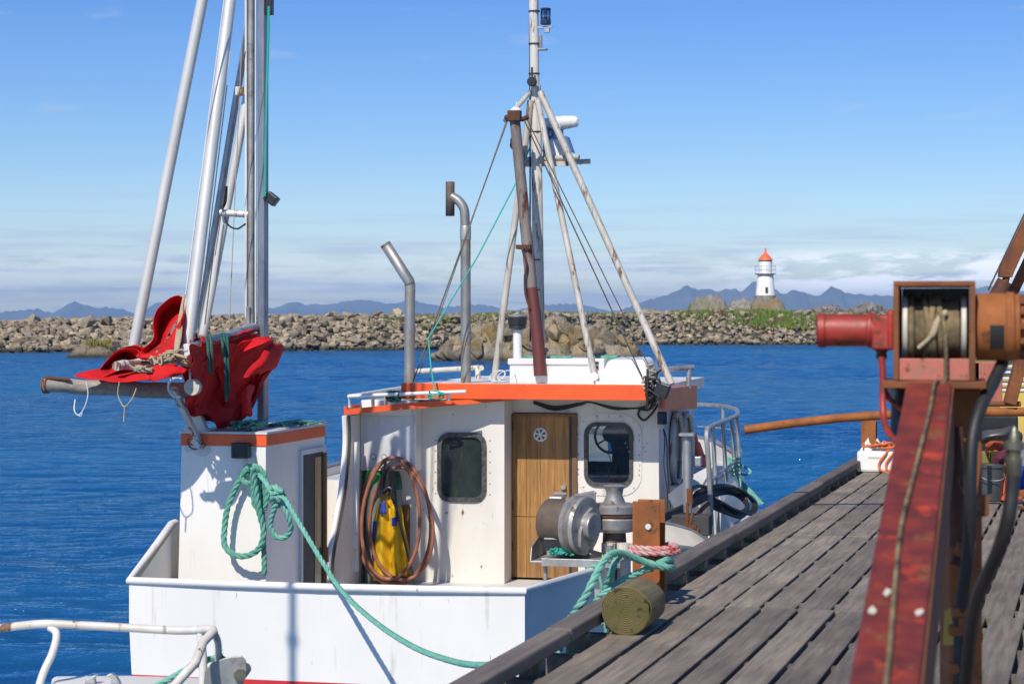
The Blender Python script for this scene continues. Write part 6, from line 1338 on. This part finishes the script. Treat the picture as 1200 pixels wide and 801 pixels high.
# ---------------- winch crane in the foreground
CR = thing('pier_crane', 'rusty red crane boom with rope winch reaching across the right of the pier', 'crane')
Wd = 6.0
B1 = P(1089, 446, 6.0); B0 = P(1035.5, 801, 3.85); dB = (B1-B0).normalized(); Bs = B0-dB*1.0
side = dB.cross(Vector((0, 0, 1))).normalized(); upB = side.cross(dB).normalized()
hb_ = .235
def bp(t, x, z): return B0+(B1-B0)*t+side*x+upB*z
mb = MB(); q = [(-.0655, 0), (.0655, 0), (.0655, -hb_), (-.0655, -hb_)]
mb.hexa([Bs+side*x+upB*z for x, z in q[::-1]], [B1+dB*.05+side*x+upB*z for x, z in q[::-1]])
mb.build('boom', M['redrust'], CR, bevel=.008)
mb = MB(); mb.hexa([Bs+side*x+upB*z for x, z in ((.067, -.012), (.071, -.012), (.071, -hb_+.0), (.067, -hb_))], [B1+side*x+upB*z for x, z in ((.067, -.012), (.071, -.012), (.071, -hb_), (.067, -hb_))]); mb.build('boom_side_plate', M['rust'], CR)
mb = MB()
rr = random.Random(6)
for tt_, xx in ((.165, -.045), (.235-.02, -.02), (.165, .05)):
    mb = MB(); c = bp(tt_, xx, .002); mb.prism([c+side*(math.cos(a)*.008*rr.uniform(.5, 1.4))+dB*(math.sin(a)*.022*rr.uniform(.5, 1.4)) for a in [i*math.pi/6 for i in range(12)]], upB*.002); mb.build('gull_dropping', M['label'], CR)
WYAW = R(12.5); WPV = P(1095, 388, Wd)
def WR(mb):
    """turn the winch about its own middle so that it faces down the boom"""
    c_, s_ = math.cos(-WYAW), math.sin(-WYAW)
    for v in mb.vs:
        dx, dy = (v.x-WPV.x)*1.02, v.y-WPV.y; v.x = WPV.x+dx*c_-dy*s_; v.y = WPV.y+dx*s_+dy*c_
    return mb
# winch housing: open box frame seen from the camera side
hx0, hx1 = P(1048.5, 0, Wd).x, P(1141, 0, Wd).x; hz1, hz0 = P(0, 329, Wd).z, P(0, 446, Wd).z; hzm = P(0, 420, Wd).z
y0, y1 = Wd, Wd+.30
mb = MB(); t_ = .016
mb.box((hx0, y0, hz0), (hx0+t_, y1, hz1-t_)); mb.box((hx1-t_, y0, hz0), (hx1, y1, hz1-t_)); mb.box((hx0, y0, hz1-t_+.0003), (hx1, y1, hz1))
WR(mb).build('winch_housing', M['rust'], CR, bevel=.003)
mb = MB(); mb.box((hx0+t_+.001, y1-.012, hz0+.02), (hx1-t_-.001, y1, hz1-t_-.001)); WR(mb).build('housing_back', M['black'], CR)
mb = MB(); mb.box((hx0+t_+.001, y0+.004, hz0+.001), (hx1-t_-.001, y0+.018, hzm)); WR(mb).build('front_plate', M['pinkrust'], CR, bevel=.003)
mb = MB(); mb.box((hx0-.03, y0-.03, hz0-.022), (hx1+.03, y1+.02, hz0-.001)); WR(mb).build('base_plate', M['rust'], CR, bevel=.003)
dz = P(0, 384, Wd).z; dyc = y0+.14; cx0, cx1 = hx0+t_+.004, hx1-t_-.004
mb = MB(); mb.tube([(cx0, dyc, dz), (cx1, dyc, dz)], .055, 24); WR(mb).build('drum', M['rust_dark'], CR)
for a, b in ((cx0+.004, cx0+.02), (cx1-.02, cx1-.004)):
    mb = MB(); mb.lathe((a, dyc, dz), (1, 0, 0), [(.093, 0), (.096, .002), (.096, b-a-.002), (.093, b-a)], 36); WR(mb).build('drum_flange', M['cream'], CR)
mb = MB(); pts = []; n = 15; rr = random.Random(12)
for i in range(n*18+1):
    a = i/18*2*math.pi; f = i/(n*18); pts.append(Vector((cx0+.027+(cx1-cx0-.054)*f, dyc+math.cos(a)*.078, dz+math.sin(a)*.078)))
mb.tube(pts, .0085, 8)
for k in range(5):
    x_a = cx0+.03+rr.random()*(cx1-cx0-.08); x_b = x_a+rr.uniform(-.05, .05)
    mb.tube([Vector((min(cx1-.03, max(cx0+.03, x_a+(x_b-x_a)*i/14)), dyc+math.cos(a)*.094, dz+math.sin(a)*.094)) for i, a in enumerate([math.pi*.45+math.pi*i/14 for i in range(15)])], .0085, 8)
WR(mb).build('wound_rope', M['rope_drum'], CR)
xr = P(1104.5, 0, Wd).x
mb = MB(); pr = [Vector((xr, dyc-.03, dz+.088)), Vector((xr, dyc-.075, dz+.06)), Vector((xr, y0-.03, dz+.0)), Vector((xr, y0-.035, hz0+.0)), bp(.975, .02, .012), bp(.85, .016, .008), bp(.6, .0, .008), bp(.4, -.012, .008), bp(.2, -.004, .008), bp(0, .006, .008), bp(-.4, .01, .008)]
rope(mb, pr, .0062, pitch=.06); mb.build('hoist_rope', M['rope_drum'], CR)
mb = MB(); mb.tube(crv([(cx0+.05, dyc-.09, dz-.06), (cx0+.09, dyc-.10, dz-.02), (cx0+.105, dyc-.10, dz+.02), (cx0+.13, dyc-.09, dz+.05)], 6), [.006]*6+[.010]*6+[.009]*6+[.006], 8); WR(mb).build('rope_tail', M['rope_tan'], CR)
# hydraulic motor on the left
ml = P(958, 0, Wd).x; mz = P(0, 387, Wd).z; my = dyc
mb = MB(); mb.lathe((ml, my, mz), (1, 0, 0), [(.046, 0), (.053, .004), (.053, .022), (.049, .026), (.049, .145), (.054, .148), (.054, .158), (.051, .16), (.051, .172)], 32); mt_ = WR(mb).build('motor', M['redpaint'], CR)
mb = MB(); mb.lathe((ml-.002, my, mz), (1, 0, 0), [(.03, 0), (.047, .0005)], 24); WR(mb).build('motor_cap', M['gauge'], mt_)
mx = P(1022, 0, Wd).x; mz2 = P(0, 411, Wd).z
mb = MB(); mb.box((mx, my-.05, mz2), (hx0-.006, my+.05, mz+.045)); mb.box((hx0-.02, my-.06, mz-.06), (hx0-.001, my+.06, mz+.06)); mb.lathe((ml+.17, my, mz), (1, 0, 0), [(.048, 0), (.048, .07)], 28); WR(mb).build('motor_mount', M['redpaint'], CR, bevel=.008)
fx = P(1033, 0, Wd).x
mb = MB(); mb.lathe((fx, my, mz2+.001), (0, 0, -1), [(.018, 0), (.018, .006), (.014, .008), (.014, .03)], 12); mb.lathe((fx, my, mz2-.012), (0, 0, -1), [(.016, 0), (.016, .012)], 6); WR(mb).build('hose_fitting', M['rust_dark'], CR)
mb = MB(); mb.tube(crv([P(1033, 418, 6.14), P(1034.5, 440, 6.14), P(1034.5, 470, 6.13), P(1036, 492, 6.10), P(1042, 508, 6.02), P(1052, 518, 5.9), P(1066, 523, 5.8)], 8), .0105, 12)
mb.tube(crv([P(1034.5, 445, 6.14), P(1037, 458, 6.14), P(1045, 470, 6.13), P(1058, 480, 6.1), P(1075, 492, 6.05)], 8), .008, 10); mb.build('red_hoses', M['redpaint'], CR)
mb = MB(); mb.box(tuple(P(1050, 470, 6.10)), tuple(P(1066, 452, 6.25))); mb.tube([P(1056, 452, 6.2), P(1054, 510, 6.2)], .028, 10); mb.build('valve_block', M['black'], CR, bevel=.006)
# gear drum on the right
gx0 = hx1+.001; mb = MB(); gz = P(0, 383, Wd).z
mb.lathe((gx0, dyc, gz), (1, 0, 0), [(.092, 0), (.100, .003), (.100, .085), (.104, .088), (.104, .108), (.098, .112), (.098, .124), (.075, .128), (.075, .16), (.05, .165)], 36); gd = WR(mb).build('gear_housing', M['rust_orange'], CR)
mb = MB()
for k in range(12):
    a = k*math.pi/6; mb.lathe((gx0+.125, dyc+math.cos(a)*.086, gz+math.sin(a)*.086), (1, 0, 0), [(.011, 0), (.011, .02)], 6)
WR(mb).build('flange_bolts', M['rust'], gd)
mb = MB(); mb.grid([[Vector((gx0+.04+.04*u_, dyc-.1015*math.cos(w_), gz+.1015*math.sin(w_))) for u_ in (0, .5, 1)] for w_ in (.05, -.2, -.45, -.7)]); WR(mb).build('worn_label', M['black'], gd)
# upright carrying the boom, base at the deck
ux = P(1131, 0, 6.12)
mb = MB(); mb.box((P(1112, 0, 6.12).x, 6.10, DKZ+.02), (P(1150, 0, 6.12).x, 6.26, hz0-.023)); up1 = mb.build('upright', M['rust_orange'], CR, bevel=.01)
mb = MB(); mb.box((ux.x-.16, 6.0, DKZ+.014), (ux.x+.16, 6.36, DKZ+.03)); mb.build('foot_plate', M['rust'], CR, bevel=.004)
mb = MB(); mb.tube([P(1121, 500, 6.05), P(1121, 640, 6.03)], .022, 12); mb.tube(crv([P(1115, 655, 6.0), P(1128, 662, 6.0), P(1131, 690, 6.0), P(1129, 712, 6.0)], 6), .014, 10); mb.tube(crv([P(1128, 722, 6.0), P(1137, 735, 5.98), P(1138, 760, 5.98), P(1130, 775, 6.0), P(1120, 781, 6.0)], 6), .012, 10); mb.build('pipe_work', M['rust_dark'], CR)
for (x, y) in ((1124, 716), (1131, 728), (1121, 738), (1136, 742), (1122, 782), (1130, 640)): mb = MB(); mb.obox(P(x, y, 6.0), (.045, .04, .03)); mb.build('pipe_fitting', M['rust_orange'], CR, bevel=.006)
mb = MB(); mb.hexa([P(1105, 755, 6.08), P(1120, 755, 6.08), P(1120, 755, 6.098), P(1105, 755, 6.098)], [P(1107, 715, 6.08), P(1114, 712, 6.08), P(1114, 712, 6.098), P(1107, 715, 6.098)]); mb.build('yellow_tag', M['yellowpaint'], CR)
mb = MB(); mb.tube(crv([P(1175, 425, 6.1), P(1163, 450, 6.03), P(1150, 475, 5.95), P(1140, 510, 5.9), P(1137, 560, 5.88), P(1137, 610, 5.9), P(1133, 660, 5.95), P(1126, 720, 6.0), P(1124, 800, 6.0), P(1124, 900, 6.05)], 8), .019, 12); mb.build('hydraulic_hose', M['rubber'], CR)
mb = MB(); mb.tube(crv([P(1187, 545, 5.2), P(1186, 575, 5.2), P(1181, 610, 5.2), P(1170, 645, 5.25), P(1158, 672, 5.35), P(1146, 700, 5.5), P(1138, 740, 5.7), P(1132, 800, 5.9)], 8), .0185, 14); h2 = mb.build('hydraulic_hose', M['rubber'], CR)
mb = MB(); c = P(1187.5, 548, 5.2); mb.lathe(c, (.03, 0, 1), [(.019, -.02), (.022, -.015), (.022, .025), (.017, .028), (.019, .045), (.026, .047), (.026, .066), (.014, .07), (.012, .085), (.004, .105)], 14); mb.build('hose_coupling', M['brass'], h2)
mb = MB(); mb.tube(crv([P(1124, 558, 6.0), P(1130, 575, 5.9), P(1138, 590, 5.88), P(1146, 597, 5.95)], 5), .007, 6); mb.obox(P(1143, 592, 6.05), (.07, .05, .06)); mb.build('hose_clip', M['rust'], CR)
# pivot post under the near end of the boom
mb = MB(); q = Bs+dB*.12; mb.box((q.x-.09, q.y-.09, DKZ+.02), (q.x+.09, q.y+.09, q.z-hb_-.02)); mb.box((q.x-.2, q.y-.2, DKZ+.014), (q.x+.2, q.y+.2, DKZ+.035)); mb.build('pivot_post', M['rust'], CR, bevel=.008)
# long bent pipe
GD = 18.8; kG = GD/9
RF = thing('rusty_hoist_frame', 'rust brown hoist frame with long bent pipe and hydraulic arms at the right pier edge', 'hoist')
mb = MB(); mb.tube([P(872, 503.5, GD), P(930, 495.5, GD), P(985, 489.5, GD), P(1045, 485.5, GD), P(1110, 483, GD), P(1260, 482, GD)], .0195*kG, 14); mb.build('long_pipe', M['rust_orange'], RF)
mb = MB(); mb.tube([P(1136, 473, GD), P(1196, 473, GD)], .012*kG, 10); mb.bar(P(1183, 473, GD-.02), P(1210, 370, GD-.02), .05*kG, .05*kG); mb.box(tuple(P(1141, 474, GD+.2)), tuple(P(1147, 425, GD+.2))); mb.build('frame', M['rust'], RF, bevel=.004)
mb = MB(); mb.tube([P(1166, 352, GD), P(1178, 330, GD)], .037*kG, 18); mb.tube([P(1150, 380, GD), P(1167, 350, GD)], .037*kG, 18); mb.build('hydraulic_cylinder', M['rust_dark'], RF)
mb = MB(); mb.tube([P(1178, 330, GD), P(1180, 322, GD)], .016*kG, 10); mb.obox(P(1178, 321, GD), (.115, .10, .06)); mb.build('clevis', M['rust'], RF, bevel=.005)
mb = MB(); mb.bar(P(1178, 320, GD), P(1225, 222, GD), .046*kG, .055*kG); mb.bar(P(1186, 345, GD+.2), P(1240, 232, GD+.2), .035*kG, .04*kG); mb.build('arm', M['rust'], RF, bevel=.005)
mb = MB(); mb.tube([P(1186, 322, GD-.03), P(1226, 232, GD-.03)], .004*kG, 6); mb.build('arm_slot_wire', M['gauge'], RF)
mb = MB(); mb.tube([P(1158, 340, GD+.2), P(1215, 220, GD+.2)], .004*kG, 6); mb.build('wire', M['wire'], RF)
mb = MB(); mb.box((P(1225, 0, GD).x, GD-.1, DKZ+.02), (P(1262, 0, GD).x, GD+.1, P(0, 200, GD).z)); mb.box((P(1200, 0, GD).x, GD-.25, DKZ+.014), (P(1290, 0, GD).x, GD+.25, DKZ+.035)); mb.build('post', M['rust'], RF, bevel=.006)
# ---- gear farther along the pier, right of the crane
D1 = 19.4
def wbox(a, b, D0, D1_): return (P(a[0], a[1], D0), P(b[0], b[1], D0), D1_)
def wthing(name, label, cat, mb, mat, **k):
    o = mb.build(name, M[mat], None, **k); return tag(o, label, cat)
def pbox(mb, x0, yb, x1, yt, D, dep):
    a = P(x0, yb, D); b = P(x1, yt, D); mb.box((a.x, D, a.z), (b.x, D+dep, b.z)); return mb
BK = thing('bucket', 'dark grey plastic bucket with wire handle on the pier behind the crane hose', 'bucket', loc=tuple(P(1160, 586, 19.95)))
BK.location.z = DKZ+.008
mb = MB(); mb.lathe((0, 0, 0), (0, 0, 1), [(.105, .0), (.110, .004), (.136, .32), (.147, .322), (.147, .342), (.134, .343), (.130, .32), (.10, .02)], 32); mb.build('body', M['bucket'], BK)
mb = MB(); mb.tube(crv([(-.135, 0, .29), (-.10, -.14, .225), (.0, -.155, .20), (.10, -.14, .22), (.135, 0, .29)], 6), .004, 6); mb.build('handle', M['alu_dull'], BK)
mb = MB(); c = P(1182, 575, 20.0); c.z = DKZ+.01; mb.lathe(c, (0, 0, 1), [(.13, 0), (.13, .02), (.095, .03), (.03, .45), (.025, .46)], 24); wthing('traffic_cone', 'faded orange cone standing beside the dark bucket on the pier', 'cone', mb, 'coneorange')
mb = MB(); pbox(mb, 1141, 585.5, 1240, 575, 20.25, .25); wthing('timber_sill', 'orange brown timber sill lying across the end of the deck', 'timber', mb, 'rust_orange', bevel=.01)
mb = MB(); pbox(mb, 1140, 473, 1175, 424, 21.70, .06); wthing('salmon_panel', 'salmon pink steel panel standing upright behind the crane gear drum', 'panel', mb, 'pinkrust', bevel=.01)
mb = MB(); pbox(mb, 1143, 586, 1194, 486, 21.50, .9)  # solid black block stands in for the dark empty space behind the gear
wthing('dark_void', 'black block drawn as the dark void behind the orange netting', 'void', mb, 'black', bevel=.03)
mb = MB(); g = cloth([[P(x, y, 21.35-d) for x, y, d in r] for r in ([(1145, 528, 0), (1156, 520, .1), (1170, 518, .1), (1186, 516, .05), (1196, 519, 0)], [(1143, 518, .05), (1156, 510, .25), (1170, 507, .28), (1184, 505, .2), (1196, 509, .05)], [(1146, 508, 0), (1156, 504, .1), (1170, 500, .12), (1184, 500, .1), (1194, 504, 0)])], 6, .05, 5)
mb.grid(g); wthing('black_sheet', 'crumpled black sheet heaped above the orange netting', 'sheet', mb, 'bucket', solid=.01)
mb = MB(); g = cloth([[P(x, y, 21.10-d) for x, y, d in r] for r in ([(1153, 529, 0), (1162, 528, .08), (1175, 526, 0)], [(1154, 521, .08), (1163, 519, .2), (1175, 519, .06)], [(1157, 518, .0), (1165, 517, .05), (1174, 516, .0)])], 6, .03, 9); mb.grid(g); wthing('orange_net', 'bundle of orange netting lying on the yellow crate', 'net', mb, 'redbrown_net', solid=.02)
mb = MB(); pbox(mb, 1161, 545, 1186, 527, 21.15, .3); wthing('yellow_crate', 'yellow plastic crate under the orange netting', 'crate', mb, 'yellowpaint', bevel=.02)
mb = MB(); g = cloth([[P(x, y, 21.00-d) for x, y, d in r] for r in ([(1160, 546, 0), (1170, 547, .1), (1182, 548, .0)], [(1163, 537, .05), (1172, 536, .15), (1184, 536, .05)], [(1170, 530, .0), (1177, 528, .05), (1184, 527, .0)])], 6, .03, 8); mb.grid(g); wthing('maroon_cloth', 'dark maroon cloth hanging out over the yellow crate', 'cloth', mb, 'purple', solid=.015)
mb = MB(); pbox(mb, 1148, 544, 1160, 529, 21.10, .3); wthing('olive_crate', 'small olive green crate left of the yellow crate', 'crate', mb, 'drygrass', bevel=.02)
mb = MB(); pbox(mb, 1196, 580, 1216, 548, 20.60, .3); wthing('blue_crate', 'blue and white box standing beside the orange cone at the picture edge', 'box', mb, 'blue', bevel=.02)
# yellow shed with pale windows beyond
YS = thing('yellow_shed', 'yellow quayside shed with white framed windows seen behind the rusty hoist', 'shed')
D2 = 42.0
mb = MB(); pbox(mb, 1172, 610, 1330, 455, D2, 6); pbox(mb, 1172, 454.5, 1330, 392, D2+.1, 5.8); mb.build('walls', M['yellowpaint'], YS)
mb = MB()
for k in range(9): pbox(mb, 1171, 458-k*7, 1330, 455.5-k*7, D2-.03, .05)
mb.build('white_slats', M['plasticwhite'], YS)
mb = MB()
for k in range(4):
    for j in range(5): pbox(mb, 1177+j*22, 438.5-k*14, 1187+j*22, 432-k*14, D2+.06, .03)
mb.build('windows', M['bluegrey'], YS)
mb = MB(); mb.hexa([P(1168, 392, D2-.3), P(1335, 392, D2-.3), P(1335, 392, D2+6), P(1168, 392, D2+6)], [P(1168, 386, D2-.3), P(1335, 386, D2-.3), P(1335, 378, D2+6), P(1168, 378, D2+6)]); mb.build('roof', M['alu_dull'], YS)
mb = MB(); mb.box((P(1172, 0, D2).x-.5, D2-1, -1.5), (P(1330, 0, D2).x+.5, D2+7, P(0, 610, D2).z if False else .9)); tag(mb.build('quay', M['stone']), kind='structure')
mb = MB(); pbox(mb, 1172, 500, 1330, 560, D2-.02, 0.01)
# ================================================================== SECOND BOAT (bow rail only in view)
PB = thing('small_white_boat', 'white boat bow with a bent white pipe rail and anchor roller beside the transom', 'boat', loc=(0, 0, 0))
bt = P(290, 801, 10.0); zs = 1.38
SX = [(-2.0, 1.0), (-1.4, 1.1), (0, 1.15)]
mb = MB(); xb = P(262, 0, 10).x; rows = []; rows2 = []
for i in range(13):
    t_ = i/12; x = xb-5.2*(1-t_)-.05; w_ = 1.0*(1-t_**3.0)**.6 if t_ < 1 else .02; w_ = max(w_, .03)
    sz = 1.22+.16*t_**2; rows.append([Vector((x, 10-w_, sz)), Vector((x-.1*t_, 10-w_*.92, .7)), Vector((x-.35*t_, 10-w_*.75, .0)), Vector((x-.5*t_, 10, -.45)), Vector((x-.35*t_, 10+w_*.75, .0)), Vector((x-.1*t_, 10+w_*.92, .7)), Vector((x, 10+w_, sz))])
mb.grid(rows, sm=False); mb.add(rows[0], [tuple(range(7))]); mb.build('hull', M['white_clean'], PB)
mb = MB(); mb.grid([[r[0]-Vector((0, 0, .01)), r[6]-Vector((0, 0, .01))] for r in rows], sm=False); mb.build('deck', M['grey_side'], PB)
mb = MB(); mb.tube([r[0] for r in rows]+[r[6] for r in rows][::-1], .03, 8); mb.build('cap_rail', M['white_clean'], PB)
# anchor platform
pz = P(0, 799, 10).z
mb = MB(); pts = [P(x, 0, D) for x, D in ((60, 9.80), (150, 9.78), (215, 9.80), (250, 9.86), (262, 9.95), (262, 10.07), (250, 10.15), (150, 10.22), (60, 10.2))]
mb.prism([(p.x, p.y, pz-.16) for p in pts], (0, 0, .16)); mb.box((P(60, 0, 10).x, 9.85, 1.30), (P(190, 0, 10).x, 10.15, pz-.161)); mb.build('anchor_platform', M['white'], PB, bevel=.03, seg=3)
mb = MB()
for x in (108, 130): c = P(x, 797, 9.95); mb.prism([c+Vector((a*.005, 0, b_*.005)) for a, b_ in ((-8, -3), (-6, 1), (-1, 4), (5, 6), (2, 2), (3, -3))] if x == 108 else [c+Vector((a*.005, 0, b_*.005)) for a, b_ in ((-5, 5), (0, 7), (5, 4), (9, -3), (-1, -3), (1, 1))], (0, .04, 0))
mb.build('cleat', M['alu_dull'], PB, bevel=.004)
mb = MB(); r_ = .0205
mb.tube([P(-60, 741, 10.1)]+crv([P(-20, 738, 10.08), P(20, 733, 10.05), P(48, 730.5, 10.0), P(75, 731, 9.98), P(150, 735, 9.95), P(205, 738, 9.9), P(232, 737.5, 9.87), P(244, 736.5, 9.83), P(251, 739, 9.8)], 6), r_, 12)
mb.tube([P(251, 738.5, 9.8), P(238, 752, 9.72), P(229, 776, 9.62), P(216, 790, 9.57), P(196, 812, 9.5), P(170, 840, 9.45)], r_*1.08, 12); mb.build('pipe_rail', M['mastpaint'], PB)
mb = MB(); mb.tube(crv([P(58, 734, 9.99), P(65, 739, 9.98), P(66, 748, 9.97), P(61, 766, 9.96), P(50, 790, 9.95), P(38, 830, 9.93)], 6), .019, 12); mb.build('rail_post', M['white'], PB)
mb = MB(); mb.tube([P(235, 740, 9.87), P(238, 770, 9.86), P(238, 830, 9.85)], .020, 12); mb.build('rail_post', M['white'], PB)
mb = MB(); mb.tube(crv([P(246, 738, 9.85), P(253, 745, 9.86), P(256, 758, 9.87), P(255, 780, 9.9), P(253.5, 792, 9.9)], 6), .017, 10); mb.tube([P(255, 776, 9.89), P(254, 793, 9.9)], .022, 10); mb.build('rail_hook', M['mastpaint'], PB)
for dy in (-.0, .16):
    mb = MB(); mb.prism([P(x, y, 9.82+dy) for x, y in ((238, 806), (240, 786), (248, 776), (262, 771), (272, 769), (283, 768), (288, 773), (289, 785), (285, 800), (282, 812))], (0, .012, 0)); mb.build('anchor_roller_cheek', M['steel_cast'], PB, bevel=.003)
mb = MB(); mb.lathe(P(281, 791, 9.80), (0, 1, 0), [(.03, 0), (.03, .2)], 14); mb.build('roller_pin', M['brass'], PB)
mb = MB(); rope(mb, [P(x, y, d) for x, y, d in ((150, 815, 9.75), (185, 802, 9.76), (215, 786, 9.82), (240, 774, 9.9), (256, 769, 9.92))], .017); wthing('anchor_rope', 'pale turquoise rope running up to the anchor roller of the small bow', 'rope', mb, 'rope_green')
mb = MB()
rope(mb, [P(x, y, d) for x, y, d in ((256, 768, 9.90), (264, 776, 9.90), (272, 792, 9.90), (278, 812, 9.9), (281, 850, 9.9))], .022); wthing('dark_rope', 'dark teal rope passing down through the anchor roller at the frame bottom', 'rope', mb, 'rope_dark')
# unseen pole added off to port to cast a thin shadow on the transom
tp = BF.v(343, 740, 0); wp = BF.o+BF.S*tp.x+BF.Fw*tp.y; Lh = Vector((Ls.x, Ls.y, 0)); k_ = 6.2; base = Vector((wp.x, wp.y, 0))+Lh/Lh.length*k_
hgt = wp.z*0+1.03+k_*math.tan(SUN_EL)
mb = MB(); mb.tube([(base.x, base.y, -2), (base.x, base.y, hgt+.05)], .035, 14); mb.lathe((base.x, base.y, hgt-.55), (0, 0, 1), [(.035, 0), (.06, .02), (.06, .06), (.035, .08)], 14)
o = wthing('shadow_pole', 'slim grey unseen pole added off the port quarter to shadow the transom', 'pole', mb, 'alu_dull')
